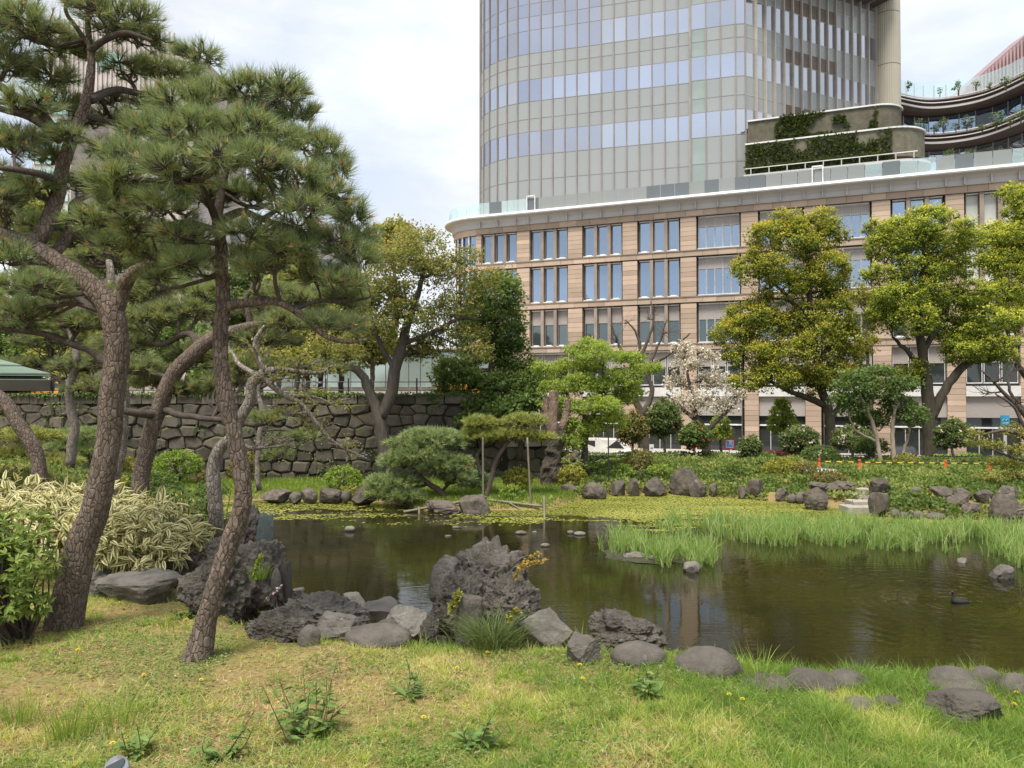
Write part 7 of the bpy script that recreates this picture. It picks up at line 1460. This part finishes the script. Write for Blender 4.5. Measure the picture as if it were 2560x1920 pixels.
local_panel('notice', (p[0], p[1], g0), 0, 0, [('paper', *box(-.16,.16,0,.02,zc-.24,zc+.24), m_white), ('print', *box(-.10,.10,-.006,0,zc-.10,zc+.02), m_sblue), ('stake', *box(-.03,.03,.03,.07,-.2,zc+.1), m_metal)], 'small white notice below the dark red-flowered camellia', 'sign')
# traffic cones with striped bars between
m_cone = M('orange cone plastic', (.62,.10,.03), None, 8, .5); m_bary = M('yellow bar', (.70,.48,.05), None, 8, .5); m_bark = M('black bar stripe', (.03,.03,.03), None, 8, .5)
cones = []
for k, (u, v) in enumerate([(2048,1182),(2149,1184),(2364,1192),(2476,1197)]):
    Yc = 43.5; p = at(u, v, Yc); g0 = hz(p[0], p[1]); p[2] = max(g0, p[2]-.02) if abs(p[2]-g0) < .4 else g0; cones.append(p)
    c = thing('traffic_cone', '%s orange traffic cone from the left, on the right bank' % ('first','second','third','fourth')[k], 'cone', p, 'orange traffic cones'); V, F = tube([p+np.array((0,0,.03)), p+np.array((0,0,.5)), p+np.array((0,0,.62))], [.14,.06,.05], 14); wobj('body', V, F, m_cone, c); V, F = box(p[0]-.19,p[0]+.19,p[1]-.19,p[1]+.19,p[2]-.05,p[2]+.03); wobj('base', V, F, m_cone, c); V, F = tube([p+np.array((0,0,.62)), p+np.array((0,0,.72))], [.08,.07], 12); wobj('cap', V, F, m_cone, c)
for k in range(3):
    a_, b_ = cones[k]+np.array((0,0,.55)), cones[k+1]+np.array((0,0,.55)); n_ = int(np.linalg.norm(b_-a_)/.30); cb = thing('cone_bar', 'yellow and black striped bar between the %s pair of cones' % ('left','middle','right')[k], 'bar', (a_+b_)/2, 'striped cone bars')
    for q in range(n_): V, F = tube([a_+(b_-a_)*q/n_, a_+(b_-a_)*(q+1)/n_], .028, 8); wobj('stripe', V, F, m_bary if q % 2 else m_bark, cb)
# aluminium ladder lying on the bank
m_al = M('aluminium', (.55,.56,.57), None, 5, .35, metal=.6); a_ = gp(2008, 1190); b_ = gp(2095, 1199); a_[2] += .25; b_[2] += .25
ld = thing('ladder', 'aluminium ladder lying on the bank beside the bronze shrub', 'ladder', (a_+b_)/2); off = np.array((.06,.22,.22))
for o_ in (np.zeros(3), off): V, F = bar(a_+o_, b_+o_, .05, .07); wobj('rail', V, F, m_al, ld)
for q in range(1, 9): p = a_+(b_-a_)*q/9; V, F = bar(p, p+off, .035); wobj('rung', V, F, m_al, ld)
# low black garden fence behind the right bank
fn = thing('garden_fence', 'low black fence along the street behind the right bank', 'fence', at(2330, 1165, 51)*np.array((1,1,0))+np.array((0,0,.3)))
A_, B_ = at(2085, 1150, 51.5), at(2640, 1150, 50); zb = .25
for q in range(13): p = A_+(B_-A_)*q/12; V, F = bar((p[0],p[1],zb-.3), (p[0],p[1],zb+.95), .07); wobj('post', V, F, m_iron, fn)
for z in (.35,.6,.88): V, F = bar((A_[0],A_[1],zb+z), (B_[0],B_[1],zb+z), .04, .05); wobj('rail', V, F, m_iron, fn)
# planted shrubs on the galleries
for k, (u, v, r_, Y) in enumerate([(2396,218,13,99),(2270,212,9,103),(2350,228,7,103),(2440,212,8,99),(2475,215,7,98),(2515,205,13,96),(2565,190,14,93)]):
    c = at(u, v, Y); a_ = r_*Y/FPX; shrub('gallery_shrub', '%s shrub from the left on the top gallery' % nm_[k], 'shrubs on the upper gallery', u/S, v/S, r_/S, r_*1.2/S, Y, L_mid, ls=.22, nleaf=8, cdens=4, rc=.25, keep=.7)
for k, (u, v, r_, Y) in enumerate([(2300,312,13,100),(2358,310,12,101),(2335,322,9,101),(2390,316,9,100),(2418,306,14,99.5),(2455,318,8,98.5),(2492,298,16,97),(2525,302,8,96),(2552,286,12,94)]):
    shrub('gallery_shrub', '%s shrub from the left on the middle gallery' % (nm_+['ninth'])[k], 'shrubs on the middle gallery', u/S, v/S, r_/S, r_*1.35/S, Y, L_dark, ls=.22, nleaf=10, cdens=4, rc=.25, keep=.8)
for k, (u, v, r_, Y) in enumerate([(2376,390,14,93),(2425,392,16,92),(2505,390,20,88)]):
    shrub('gallery_shrub', '%s shrub from the left behind the lowest glass balustrade' % nm_[k], 'shrubs on the lowest gallery', u/S, v/S, r_/S, r_*1.2/S, Y, L_mid, ls=.22, nleaf=9, cdens=4, rc=.25, keep=.7)
